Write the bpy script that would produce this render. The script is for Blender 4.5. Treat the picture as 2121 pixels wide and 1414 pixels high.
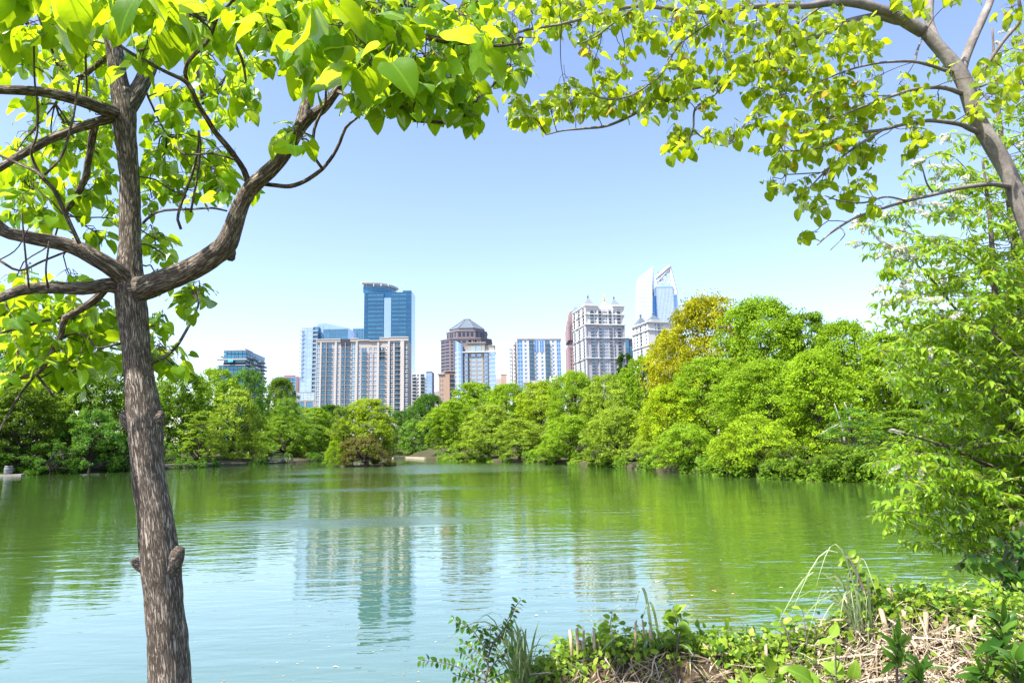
import bpy, math, random
import numpy as np
from mathutils import Vector, Matrix, noise as mnoise

for o in list(bpy.data.objects):
    bpy.data.objects.remove(o, do_unlink=True)
scene = bpy.context.scene
COL = scene.collection
R = math.radians
rng = np.random.default_rng(7)
random.seed(7)

# ------------------------------------------------------------------ camera
EYE = 3.0                      # metres above the lake
PITCH, ROLL = R(8.7), R(-1.1)
FPX = 1414.0                   # focal length in photograph pixels (24 mm on 36 mm, 2121 px wide)
CX, CY = 1060.5, 707.0
cam_d = bpy.data.cameras.new('camera')
cam_d.sensor_width = 36.0
cam_d.lens = 24.0
cam_d.clip_start = 0.05
cam_d.clip_end = 9000.0
cam = bpy.data.objects.new('camera', cam_d)
COL.objects.link(cam)
CM = Matrix.Rotation(R(90) + PITCH, 4, 'X') @ Matrix.Rotation(ROLL, 4, 'Z')
CM.translation = Vector((0, 0, EYE))
cam.matrix_world = CM
scene.camera = cam

# ------------------------------------------------------------------ sky and sun
SUN_ELEV = R(57)
SUN_AZ = math.atan2(-0.80, -0.60)         # angle from +Y towards +X
world = bpy.data.worlds.new('World')
scene.world = world
world.use_nodes = True
wn = world.node_tree
wn.nodes.clear()
w_out = wn.nodes.new('ShaderNodeOutputWorld')
w_bg = wn.nodes.new('ShaderNodeBackground')
w_sky = wn.nodes.new('ShaderNodeTexSky')
w_sky.sky_type = 'NISHITA'
w_sky.sun_disc = False
w_sky.sun_elevation = SUN_ELEV
w_sky.sun_rotation = SUN_AZ
w_sky.altitude = 300
w_sky.air_density = 1.0
w_sky.dust_density = 1.25
w_sky.ozone_density = 1.4
w_bg.inputs['Strength'].default_value = 0.115
w_tint = wn.nodes.new('ShaderNodeMix')          # slightly warmer air, the same all round
w_tint.data_type = 'RGBA'
w_tint.blend_type = 'MULTIPLY'
w_tint.inputs[0].default_value = 1.0
w_tint.inputs[7].default_value = (1.02, 0.955, 1.0, 1)
wn.links.new(w_sky.outputs[0], w_tint.inputs[6])
wn.links.new(w_tint.outputs[2], w_bg.inputs[0])
wn.links.new(w_bg.outputs[0], w_out.inputs[0])

sun_d = bpy.data.lights.new('sun', 'SUN')
sun_d.energy = 3.7
sun_d.angle = R(0.53)
sun_d.color = (1.0, 0.95, 0.87)
sun = bpy.data.objects.new('sun', sun_d)
COL.objects.link(sun)
SUN_DIR = Vector((math.sin(SUN_AZ) * math.cos(SUN_ELEV), math.cos(SUN_AZ) * math.cos(SUN_ELEV), math.sin(SUN_ELEV)))
sun.rotation_euler = SUN_DIR.to_track_quat('Z', 'Y').to_euler()
sun.location = (-40, -30, 60)

vs = scene.view_settings
vs.view_transform = 'Standard'
vs.look = 'None'
vs.gamma = 1.0
vs.use_curve_mapping = False
vs.exposure = 1.6
cy = scene.cycles
cy.use_denoising = True
cy.max_bounces = 8
cy.diffuse_bounces = 5
cy.glossy_bounces = 3
cy.transmission_bounces = 4
cy.transparent_max_bounces = 6
cy.caustics_reflective = False
cy.caustics_refractive = False
cy.sample_clamp_indirect = 6.0

# ------------------------------------------------------------------ helpers
CR = CM.to_3x3()

def ray(px, py):
    return CR @ Vector(((px - CX) / FPX, -(py - CY) / FPX, -1.0))

def at(px, py, y):
    """the point seen at that spot of the photograph, y metres ahead of the camera"""
    d = ray(px, py)
    return Vector((0, 0, EYE)) + d * (y / d.y)

def horizon(px):
    return 923.4 + (CX - px) * math.tan(-ROLL)

def project(P):
    """photograph pixels of an (n,3) array, and depth"""
    P = np.asarray(P, float).reshape(-1, 3) - np.array([0, 0, EYE])
    L = P @ np.array(CR)
    dz = -L[:, 2]
    dz = np.where(dz < 1e-3, 1e-3, dz)
    return CX + FPX * L[:, 0] / dz, CY - FPX * L[:, 1] / dz, -L[:, 2]

def link(name, data, parent=None, label=None, cat=None, group=None, kind=None):
    o = bpy.data.objects.new(name, data)
    COL.objects.link(o)
    if parent is not None:
        o.parent = parent
    return tag(o, label, cat, group, kind)

def tag(o, label=None, cat=None, group=None, kind=None):
    if label: o['label'] = label
    if cat: o['category'] = cat
    if group: o['group'] = group
    if kind: o['kind'] = kind
    return o

def thing(name, label, cat, loc=(0, 0, 0), rz=0.0, group=None):
    o = link(name, None, None, label, cat, group)
    o.location = loc
    o.rotation_euler = (0, 0, rz)
    o.empty_display_size = 0.3
    return o

def np_mesh(name, V, F, mats, smooth=False, attr=None, uv=None, midx=None):
    """V (n,3); F (m,k) of equal-sized faces, or a list of such arrays"""
    V = np.asarray(V, np.float32).reshape(-1, 3)
    Fs = [np.asarray(f, np.int32) for f in (F if isinstance(F, list) else [F]) if len(f)]
    me = bpy.data.meshes.new(name)
    me.vertices.add(len(V))
    me.vertices.foreach_set('co', V.ravel())
    loops = np.concatenate([f.ravel() for f in Fs])
    tot = np.concatenate([np.full(len(f), f.shape[1], np.int32) for f in Fs])
    st = np.concatenate([[0], np.cumsum(tot)[:-1]]).astype(np.int32)
    me.loops.add(len(loops))
    me.loops.foreach_set('vertex_index', loops)
    me.polygons.add(len(tot))
    me.polygons.foreach_set('loop_start', st)
    me.polygons.foreach_set('loop_total', tot)
    if midx is not None:
        me.polygons.foreach_set('material_index', np.asarray(midx, np.int32))
    for m in (mats if isinstance(mats, (list, tuple)) else [mats]):
        me.materials.append(m)
    if attr:
        for k, a in attr.items():
            a = np.asarray(a, np.float32)
            if a.ndim == 1:
                at_ = me.attributes.new(k, 'FLOAT', 'POINT')
                at_.data.foreach_set('value', a)
            else:
                at_ = me.attributes.new(k, 'FLOAT_VECTOR', 'POINT')
                at_.data.foreach_set('vector', a.ravel())
    if uv is not None:
        ul = me.uv_layers.new(name='UVMap')
        ul.data.foreach_set('uv', np.asarray(uv, np.float32)[loops].ravel())
    me.update(calc_edges=True)
    if smooth:
        me.polygons.foreach_set('use_smooth', np.ones(len(tot), bool))
    return me

class MB:
    """collects boxes and prisms for one mesh"""
    def __init__(self):
        self.v, self.f, self.m = [], [], []
    def poly(self, pts, faces, mi=0):
        b = len(self.v)
        self.v += [tuple(p) for p in pts]
        self.f += [tuple(b + i for i in f) for f in faces]
        self.m += [mi] * len(faces)
    def box(self, x0, x1, y0, y1, z0, z1, mi=0, M=None):
        p = [(x0, y0, z0), (x1, y0, z0), (x1, y1, z0), (x0, y1, z0), (x0, y0, z1), (x1, y0, z1), (x1, y1, z1), (x0, y1, z1)]
        if M is not None:
            p = [tuple(M @ Vector(q)) for q in p]
        self.poly(p, [(0, 3, 2, 1), (4, 5, 6, 7), (0, 1, 5, 4), (1, 2, 6, 5), (2, 3, 7, 6), (3, 0, 4, 7)], mi)
    def prism(self, outline, z0, z1, mi=0, top=1.0, cap=True, centre=None):
        """outline [(x,y)..] counter-clockwise; the top ring may be scaled towards the centre"""
        n = len(outline)
        cx = sum(p[0] for p in outline) / n if centre is None else centre[0]
        cy_ = sum(p[1] for p in outline) / n if centre is None else centre[1]
        lo = [(x, y, z0) for x, y in outline]
        hi = [(cx + (x - cx) * top, cy_ + (y - cy_) * top, z1) for x, y in outline]
        fs = [(i, (i + 1) % n, n + (i + 1) % n, n + i) for i in range(n)]
        if cap:
            fs += [tuple(range(n - 1, -1, -1)), tuple(range(n, 2 * n))]
        self.poly(lo + hi, fs, mi)
    def slab(self, outline, y0, y1, mi=0):
        """outline [(x,z)..] in the x-z plane, clockwise or not, pulled from y0 to y1"""
        n = len(outline)
        a = sum(outline[i][0] * outline[(i + 1) % n][1] - outline[(i + 1) % n][0] * outline[i][1] for i in range(n))
        if a < 0:
            outline = outline[::-1]
        fr = [(x, y0, z) for x, z in outline]
        bk = [(x, y1, z) for x, z in outline]
        fs = [tuple(range(n)), tuple(range(2 * n - 1, n - 1, -1))]
        fs += [((i + 1) % n, i, n + i, n + (i + 1) % n) for i in range(n)]
        self.poly(fr + bk, fs, mi)
    def bar(self, a, b, r, mi=0, n=4):
        V, F, _ = tube([a, b], [r, r], n, caps=True)
        self.poly([tuple(v) for v in V], [tuple(f) for f in F[0]] + ([tuple(f) for f in F[1]] if len(F) > 1 else []), mi)
    def mesh(self, name, mats, smooth=False):
        me = bpy.data.meshes.new(name)
        me.from_pydata(self.v, [], self.f)
        for m in (mats if isinstance(mats, (list, tuple)) else [mats]):
            me.materials.append(m)
        me.polygons.foreach_set('material_index', np.asarray(self.m, np.int32))
        if smooth:
            me.polygons.foreach_set('use_smooth', np.ones(len(self.f), bool))
        me.update()
        return me
    def build(self, name, mats, parent=None, smooth=False, **k):
        return link(name, self.mesh(name, mats, smooth), parent, **k)

def catmull(P, step):
    """smooth a polyline of rows (x,y,z,r,...) at about `step` metres"""
    P = np.asarray(P, float)
    if len(P) < 2:
        return P
    Q = np.vstack([2 * P[0] - P[1], P, 2 * P[-1] - P[-2]])
    out = []
    for i in range(1, len(Q) - 2):
        n = max(1, int(np.linalg.norm(Q[i + 1, :3] - Q[i, :3]) / step))
        t = np.linspace(0, 1, n, endpoint=False)[:, None]
        a, b, c, d = Q[i - 1], Q[i], Q[i + 1], Q[i + 2]
        out.append(0.5 * (2 * b + (c - a) * t + (2 * a - 5 * b + 4 * c - d) * t ** 2 + (3 * b - a - 3 * c + d) * t ** 3))
    out.append(P[-1:])
    O = np.vstack(out)
    O[:, 3] = np.maximum(O[:, 3], min(P[:, 3].min(), 1e-3) * 0.8)
    return O

def tube(P, r, n=8, caps=False):
    P = np.asarray([tuple(p) for p in P], float)
    r = np.asarray(r, float)
    T = np.gradient(P, axis=0) if len(P) > 1 else np.array([[0, 0, 1.0]])
    T /= np.maximum(np.linalg.norm(T, axis=1, keepdims=True), 1e-9)
    ref = np.array([1.0, 0, 0]) if abs(T[0, 0]) < 0.8 else np.array([0, 1.0, 0])
    u = np.cross(T[0], ref); u /= np.linalg.norm(u)
    U = [u]
    for i in range(1, len(P)):
        u = U[-1] - T[i] * np.dot(U[-1], T[i])
        u /= max(np.linalg.norm(u), 1e-9)
        U.append(u)
    U = np.array(U)
    W = np.cross(T, U)
    a = np.linspace(0, 2 * math.pi, n, endpoint=False)
    V = P[:, None, :] + r[:, None, None] * (np.cos(a)[None, :, None] * U[:, None, :] + np.sin(a)[None, :, None] * W[:, None, :])
    L = np.concatenate([[0], np.cumsum(np.linalg.norm(np.diff(P, axis=0), axis=1))])
    bark = np.stack([np.broadcast_to(r[:, None] * np.cos(a), (len(P), n)), np.broadcast_to(r[:, None] * np.sin(a), (len(P), n)),
                     np.broadcast_to(L[:, None], (len(P), n))], -1)
    i = np.arange(len(P) - 1)[:, None] * n
    j = np.arange(n)[None, :]
    F = np.stack([i + j, i + (j + 1) % n, i + n + (j + 1) % n, i + n + j], -1).reshape(-1, 4)
    Fs = [F]
    if caps:
        Fs.append(np.array([list(range(n - 1, -1, -1)), [(len(P) - 1) * n + k for k in range(n)]]))
    return V.reshape(-1, 3), Fs, bark.reshape(-1, 3)

def join_parts(parts):
    """parts [(V, [F..], attr)] -> one V, F list grouped by face size, attr"""
    Vs, Fd, As, b = [], {}, [], 0
    for V, Fs, A in parts:
        Vs.append(V); As.append(A)
        for f in Fs:
            f = np.asarray(f)
            Fd.setdefault(f.shape[1], []).append(f + b)
        b += len(V)
    return np.vstack(Vs), [np.vstack(x) for x in Fd.values()], np.concatenate(As)

def scatter(V, F, Ms):
    """copies of V,F by an (n,4,4) stack of matrices"""
    V = np.asarray(V, float); F = np.asarray(F)
    n = len(Ms)
    W = np.einsum('nij,vj->nvi', Ms[:, :3, :3], V) + Ms[:, None, :3, 3]
    G = F[None] + (np.arange(n) * len(V))[:, None, None]
    return W.reshape(-1, 3), G.reshape(-1, F.shape[1])

def frames(pos, along, normal, size):
    """(n,4,4) matrices whose Y axis runs along, whose Z is close to normal"""
    pos = np.asarray(pos, float); along = np.asarray(along, float); normal = np.asarray(normal, float)
    y = along / np.maximum(np.linalg.norm(along, axis=1, keepdims=True), 1e-9)
    z = normal - y * np.sum(normal * y, 1, keepdims=True)
    z /= np.maximum(np.linalg.norm(z, axis=1, keepdims=True), 1e-9)
    x = np.cross(y, z)
    s = np.asarray(size, float).reshape(-1, 1)
    M = np.zeros((len(pos), 4, 4))
    M[:, :3, 0] = x * s; M[:, :3, 1] = y * s; M[:, :3, 2] = z * s
    M[:, :3, 3] = pos; M[:, 3, 3] = 1
    return M

def vnoise(P, scale):
    return np.array([mnoise.noise(Vector(p) * scale) for p in P])

# ------------------------------------------------------------------ materials
def new_mat(name):
    m = bpy.data.materials.new(name)
    m.use_nodes = True
    nt = m.node_tree
    nt.nodes.clear()
    out = nt.nodes.new('ShaderNodeOutputMaterial')
    return m, nt, out

class NT:
    def __init__(self, nt): self.nt = nt
    def n(self, t, **k):
        x = self.nt.nodes.new('ShaderNode' + t)
        for a, b in k.items(): setattr(x, a, b)
        return x
    def l(self, a, b): self.nt.links.new(a, b)
    def math(self, op, a, b=None, c=None, clamp=False):
        x = self.n('Math', operation=op, use_clamp=clamp)
        for i, v in enumerate((a, b, c)):
            if v is None: continue
            if isinstance(v, (int, float)): x.inputs[i].default_value = v
            else: self.l(v, x.inputs[i])
        return x.outputs[0]
    def mix(self, f, a, b, mode='MIX'):
        x = self.n('Mix', data_type='RGBA', blend_type=mode)
        x.clamp_factor = True
        for s, v in ((x.inputs[0], f), (x.inputs[6], a), (x.inputs[7], b)):
            if isinstance(v, (int, float)): s.default_value = v
            elif isinstance(v, tuple): s.default_value = (*v[:3], 1)
            else: self.l(v, s)
        return x.outputs[2]
    def ramp(self, f, stops):
        x = self.n('ValToRGB')
        e = x.color_ramp.elements
        while len(e) < len(stops): e.new(0.5)
        for q, (p, c) in zip(e, stops):
            q.position = p; q.color = (*c, 1) if not isinstance(c, (int, float)) else (c, c, c, 1)
        self.l(f, x.inputs[0])
        return x.outputs[0]
    def noise(self, vec, scale, detail=3, rough=0.55, dist=0.0):
        x = self.n('TexNoise')
        x.inputs['Scale'].default_value = scale
        x.inputs['Detail'].default_value = detail
        x.inputs['Roughness'].default_value = rough
        x.inputs['Distortion'].default_value = dist
        if vec is not None: self.l(vec, x.inputs['Vector'])
        return x.outputs['Fac']
    def mapping(self, vec, scale=(1, 1, 1), loc=(0, 0, 0), rot=(0, 0, 0)):
        x = self.n('Mapping')
        x.inputs['Scale'].default_value = scale
        x.inputs['Location'].default_value = loc
        x.inputs['Rotation'].default_value = rot
        self.l(vec, x.inputs['Vector'])
        return x.outputs[0]
    def bump(self, h, dist, strength=1.0, normal=None):
        x = self.n('Bump')
        x.inputs['Distance'].default_value = dist
        if isinstance(strength, (int, float)): x.inputs['Strength'].default_value = strength
        else: self.l(strength, x.inputs['Strength'])
        self.l(h, x.inputs['Height'])
        if normal is not None: self.l(normal, x.inputs['Normal'])
        return x.outputs[0]
    def principled(self, color, rough=0.6, spec=0.5, metal=0.0, normal=None, ior=1.45):
        x = self.n('BsdfPrincipled')
        for s, v in (('Base Color', color), ('Roughness', rough), ('Specular IOR Level', spec), ('Metallic', metal), ('IOR', ior)):
            if isinstance(v, (int, float)): x.inputs[s].default_value = v
            elif isinstance(v, tuple): x.inputs[s].default_value = (*v[:3], 1)
            else: self.l(v, x.inputs[s])
        if normal is not None: self.l(normal, x.inputs['Normal'])
        return x.outputs[0]

def plain(name, col, rough=0.7, spec=0.3, metal=0.0, var=0.12, scale=0.15):
    """a painted, stone or concrete surface with soft weathering"""
    m, nt, out = new_mat(name)
    t = NT(nt)
    pos = t.n('NewGeometry').outputs['Position']
    a = t.noise(t.mapping(pos, (1, 1, 0.35)), scale, 4, 0.6)
    lo = tuple(c * (1 - var) for c in col)
    hi = tuple(min(1, c * (1 + var)) for c in col)
    c = t.mix(a, lo, hi)
    t.l(t.principled(c, rough, spec, metal), out.inputs[0])
    return m

def glass_wall(name, col, col2, rough=0.08, metal=0.55, scale=0.08, spec=0.6):
    """reflective curtain-wall glass; panes differ a little from one another"""
    m, nt, out = new_mat(name)
    t = NT(nt)
    g = t.n('NewGeometry').outputs['Position']
    oi = t.n('ObjectInfo').outputs['Random']
    n1 = t.noise(t.mapping(g, (1, 1, 1.4)), scale, 2, 0.5)
    f = t.math('ADD', t.math('MULTIPLY', n1, 0.7), t.math('MULTIPLY', oi, 0.45), clamp=True)
    c = t.mix(f, col, col2)
    nb = t.bump(t.noise(g, 0.25, 1, 0.5), 0.25, 0.25)
    t.l(t.principled(c, rough, spec, metal, nb), out.inputs[0])
    return m

def leaf_mat(name, dark, mid, light, trans, tfac=0.45, rough=0.45, tint=False, veins=False, gloss=0.10, autumn=None):
    """thin leaves: reflecting upper side, light coming through from the back"""
    m, nt, out = new_mat(name)
    t = NT(nt)
    va = t.n('Attribute', attribute_name='var').outputs['Fac']
    oi = t.n('ObjectInfo')
    f = t.math('FRACT', t.math('ADD', va, oi.outputs['Random'] if not tint else 0.0))
    stops = [(0.0, dark), (0.5, mid), (0.97, light)]
    c = t.ramp(f, stops)
    tc = t.mix(f, tuple(x * 0.75 for x in trans), tuple(min(1, x * 1.2) for x in trans))
    if autumn:
        k = t.math('GREATER_THAN', t.math('FRACT', t.math('MULTIPLY', f, 37.7)), 1 - autumn[1])
        c = t.mix(k, c, autumn[0])
        tc = t.mix(k, tc, tuple(min(1, x * 2.2) for x in autumn[0]))
    if tint:
        c = t.mix(1.0, c, oi.outputs['Color'], 'MULTIPLY')
        tc = t.mix(1.0, tc, oi.outputs['Color'], 'MULTIPLY')
    nrm = None
    if veins:
        uvn = t.n('UVMap', uv_map='UVMap').outputs[0]
        sx = t.n('SeparateXYZ'); t.l(uvn, sx.inputs[0])
        au = t.math('ABSOLUTE', sx.outputs[0])
        rib = t.math('LESS_THAN', au, 0.025)
        w = t.math('SUBTRACT', sx.outputs[1], t.math('MULTIPLY', au, 0.75))
        sv = t.math('GREATER_THAN', t.math('SINE', t.math('MULTIPLY', w, 46.0)), 0.955)
        vein = t.math('MAXIMUM', rib, t.math('MULTIPLY', sv, 0.45))
        c = t.mix(t.math('MULTIPLY', vein, 0.35), c, tuple(min(1, x * 2.2) for x in light))
        tc = t.mix(t.math('MULTIPLY', vein, 0.65), tc, tuple(x * 0.55 for x in trans))
        bl = t.noise(t.mapping(uvn, (1, 1, 1)), 7.0, 3, 0.6)
        c = t.mix(t.math('MULTIPLY', bl, 0.35), c, dark)
        nrm = t.bump(t.math('ADD', t.math('MULTIPLY', t.math('SUBTRACT', 0.0, vein), 0.5), bl), 0.0025, 0.5)
    d = t.n('BsdfDiffuse'); t.l(c, d.inputs[0])
    tr = t.n('BsdfTranslucent'); t.l(tc, tr.inputs[0])
    g = t.n('BsdfGlossy'); g.inputs['Roughness'].default_value = rough; g.inputs[0].default_value = (0.9, 0.95, 0.9, 1)
    if nrm is not None:
        for x in (d, g): t.l(nrm, x.inputs['Normal'])
    m1 = t.n('MixShader'); m1.inputs[0].default_value = tfac
    t.l(d.outputs[0], m1.inputs[1]); t.l(tr.outputs[0], m1.inputs[2])
    lw = t.n('LayerWeight'); lw.inputs[0].default_value = 0.25
    m2 = t.n('MixShader')
    t.l(t.math('MULTIPLY', lw.outputs['Fresnel'], gloss * 4, clamp=True), m2.inputs[0])
    t.l(m1.outputs[0], m2.inputs[1]); t.l(g.outputs[0], m2.inputs[2])
    t.l(m2.outputs[0], out.inputs[0])
    return m

def bark_mat(name, dark, mid, light, scale=60.0, stretch=0.16, dist=0.012, smooth=False):
    m, nt, out = new_mat(name)
    t = NT(nt)
    b = t.n('Attribute', attribute_name='bark').outputs['Vector']
    v = t.mapping(b, (1, 1, stretch))
    n1 = t.noise(v, scale, 4, 0.62, 0.6)
    n2 = t.noise(b, scale * 0.14, 3, 0.6)
    n3 = t.noise(b, scale * 2.2, 2, 0.6)
    if smooth:
        f = t.math('ADD', t.math('MULTIPLY', n1, 0.35), t.math('MULTIPLY', n2, 0.65))
        c = t.ramp(f, [(0.30, dark), (0.5, mid), (0.72, light)])
        h = t.math('ADD', n1, t.math('MULTIPLY', n3, 0.4))
    else:
        fur = t.math('MULTIPLY', t.math('ABSOLUTE', t.math('SUBTRACT', n1, 0.5)), 7.5, clamp=True)      # furrows between the ridges
        n4 = t.noise(t.mapping(b, (1, 1, 0.22)), scale * 0.9, 3, 0.6)
        cr = t.math('MULTIPLY', fur, t.math('ADD', 0.55, t.math('MULTIPLY', n4, 0.9)), clamp=True)
        f = t.math('ADD', t.math('MULTIPLY', cr, 0.55), t.math('MULTIPLY', n3, 0.30))
        f = t.math('ADD', f, t.math('MULTIPLY', t.math('SUBTRACT', n2, 0.5), 0.5))
        c = t.ramp(f, [(0.28, dark), (0.52, mid), (0.80, light)])
        h = t.math('ADD', cr, t.math('MULTIPLY', n3, 0.3))
    nb = t.bump(h, dist, 1.0)
    t.l(t.principled(c, 0.9, 0.15, 0, nb), out.inputs[0])
    return m

M = {}
M['catalpa_bark'] = bark_mat('catalpa_bark', (0.11, 0.087, 0.067), (0.355, 0.290, 0.228), (0.52, 0.445, 0.365), 90, 0.11, 0.007)
M['burl_bark'] = bark_mat('burl_bark', (0.11, 0.087, 0.067), (0.325, 0.265, 0.21), (0.47, 0.40, 0.33), 70, 0.35, 0.006)
M['redbud_bark'] = bark_mat('redbud_bark', (0.085, 0.074, 0.066), (0.22, 0.195, 0.172), (0.42, 0.385, 0.35), 34, 0.6, 0.004, True)
M['twig'] = bark_mat('twig_bark', (0.05, 0.039, 0.032), (0.14, 0.112, 0.092), (0.27, 0.225, 0.19), 60, 0.5, 0.003, True)
M['far_bark'] = bark_mat('far_bark', (0.03, 0.025, 0.02), (0.08, 0.065, 0.055), (0.17, 0.15, 0.13), 4, 0.3, 0.05, True)
M['dead_wood'] = bark_mat('dead_wood', (0.18, 0.16, 0.14), (0.34, 0.31, 0.28), (0.55, 0.52, 0.48), 8, 0.3, 0.02, True)
M['catalpa_leaf'] = leaf_mat('catalpa_leaf', (0.040, 0.135, 0.010), (0.095, 0.235, 0.014), (0.19, 0.34, 0.025), (0.64, 0.88, 0.014), 0.57, 0.45, veins=True, gloss=0.045)
M['redbud_leaf'] = leaf_mat('redbud_leaf', (0.085, 0.165, 0.012), (0.17, 0.265, 0.014), (0.27, 0.36, 0.020), (0.70, 0.86, 0.016), 0.56, 0.45, veins=True, gloss=0.045, autumn=((0.36, 0.20, 0.03), 0.02))
M['cherry_leaf'] = leaf_mat('cherry_leaf', (0.10, 0.24, 0.014), (0.19, 0.36, 0.022), (0.32, 0.49, 0.040), (0.72, 0.95, 0.025), 0.50, 0.3, gloss=0.12)
M['crown'] = leaf_mat('crown_leaf', (0.080, 0.160, 0.014), (0.150, 0.260, 0.018), (0.250, 0.370, 0.026), (0.32, 0.46, 0.018), 0.36, 0.5, tint=True, gloss=0.04)
M['ivy'] = leaf_mat('bank_leaf', (0.075, 0.17, 0.014), (0.18, 0.31, 0.022), (0.33, 0.44, 0.05), (0.45, 0.60, 0.03), 0.38, 0.35, gloss=0.12)
M['dark_leaf'] = leaf_mat('dark_leaf', (0.024, 0.080, 0.010), (0.050, 0.135, 0.016), (0.10, 0.21, 0.024), (0.26, 0.44, 0.03), 0.32, 0.3, gloss=0.12)
M['broad_leaf'] = leaf_mat('broad_leaf', (0.13, 0.27, 0.02), (0.19, 0.36, 0.03), (0.28, 0.44, 0.06), (0.45, 0.62, 0.04), 0.40, 0.35, veins=True, gloss=0.12)
M['grass_blade'] = leaf_mat('grass_blade', (0.13, 0.22, 0.08), (0.27, 0.36, 0.17), (0.52, 0.58, 0.38), (0.55, 0.66, 0.25), 0.42, 0.35, gloss=0.10)
M['straw'] = leaf_mat('straw', (0.18, 0.13, 0.08), (0.42, 0.335, 0.23), (0.66, 0.57, 0.43), (0.35, 0.26, 0.16), 0.15, 0.6, gloss=0.04)
M['old_straw'] = leaf_mat('old_straw', (0.09, 0.065, 0.04), (0.26, 0.20, 0.13), (0.50, 0.40, 0.28), (0.2, 0.14, 0.08), 0.15, 0.6, gloss=0.03)
M['blossom'] = leaf_mat('blossom', (0.62, 0.62, 0.52), (0.74, 0.74, 0.66), (0.86, 0.86, 0.80), (0.9, 0.9, 0.8), 0.45, 0.6, gloss=0.03)
M['petal'] = leaf_mat('floating_bits', (0.30, 0.20, 0.06), (0.55, 0.42, 0.20), (0.75, 0.68, 0.50), (0.4, 0.3, 0.1), 0.2, 0.5, gloss=0.06)
# ------------------------------------------------------------------ the setting
# shoreline: photograph pixels where water meets the far bank -> metres
SHORE_PX = [(-420, 992), (-200, 989), (0, 985), (120, 981), (250, 976), (340, 971), (430, 967), (480, 965), (560, 959), (620, 957),
            (700, 953), (780, 950), (840, 948), (900, 951), (1000, 955), (1100, 959), (1200, 963), (1300, 970), (1400, 978),
            (1500, 985), (1600, 991), (1700, 995), (1800, 998), (1950, 1004), (2121, 1012), (2400, 1030), (2700, 1060)]
SHORE = []
for _x, _y in SHORE_PX:
    d = ray(_x, _y)
    k = -EYE / d.z
    SHORE.append((d.x * k, d.y * k))
S_TH = np.array([math.atan2(x, y) for x, y in SHORE])
S_R = np.array([math.hypot(x, y) for x, y in SHORE])
S_TH = np.concatenate([[-math.pi, -1.6, -1.2], S_TH, [1.25, 1.6, math.pi]])
S_R = np.concatenate([[12, 40, 90], S_R, [26, 20, 12]])

def shore_r(th):
    return np.interp(th, S_TH, S_R)

def sstep(a, b, x):
    t = np.clip((x - a) / (b - a), 0, 1)
    return t * t * (3 - 2 * t)

SIL_X = [900, 980, 1060, 1150, 1250, 1350, 1450, 1560, 1650, 1740, 1850, 1950, 2050, 2160, 2500]
SIL_Y = [1500, 1440, 1395, 1345, 1325, 1325, 1320, 1335, 1318, 1268, 1240, 1243, 1255, 1265, 1310]
Y_RIDGE = 3.7

def mound_z(x, y):
    """the heap of cut reeds and ivy on the near bank"""
    px = CX + x / Y_RIDGE * FPX
    sil = np.interp(px, SIL_X, SIL_Y)
    hor = 923.4 + (CX - px) * math.tan(-ROLL)
    top = EYE - Y_RIDGE * (sil - hor) / FPX
    front = top - 0.50 * np.maximum(Y_RIDGE - y, 0)
    back = top - 1.6 * np.maximum(y - Y_RIDGE - 0.12, 0) ** 1.2
    return np.where(y < Y_RIDGE, front, back)

def ground_z(x, y):
    r = np.hypot(x, y)
    th = np.arctan2(x, y)
    R_ = shore_r(th)
    far = -0.9 + 1.45 * sstep(-1.5, 1.2, r - R_) + 2.2 * sstep(2, 40, r - R_) + 6.0 * sstep(40, 400, r - R_)
    edge = 6.0 + 3.4 * sstep(3.6, 5.6, x) + 0.25 * np.sin(x * 1.3)
    near = 1.25 - 2.15 * sstep(-1.5, 0.9, y - edge + 0.4)
    near = np.where(np.abs(th) > 1.45, np.maximum(near, 0.6), near)
    return np.maximum(far, near)

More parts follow.
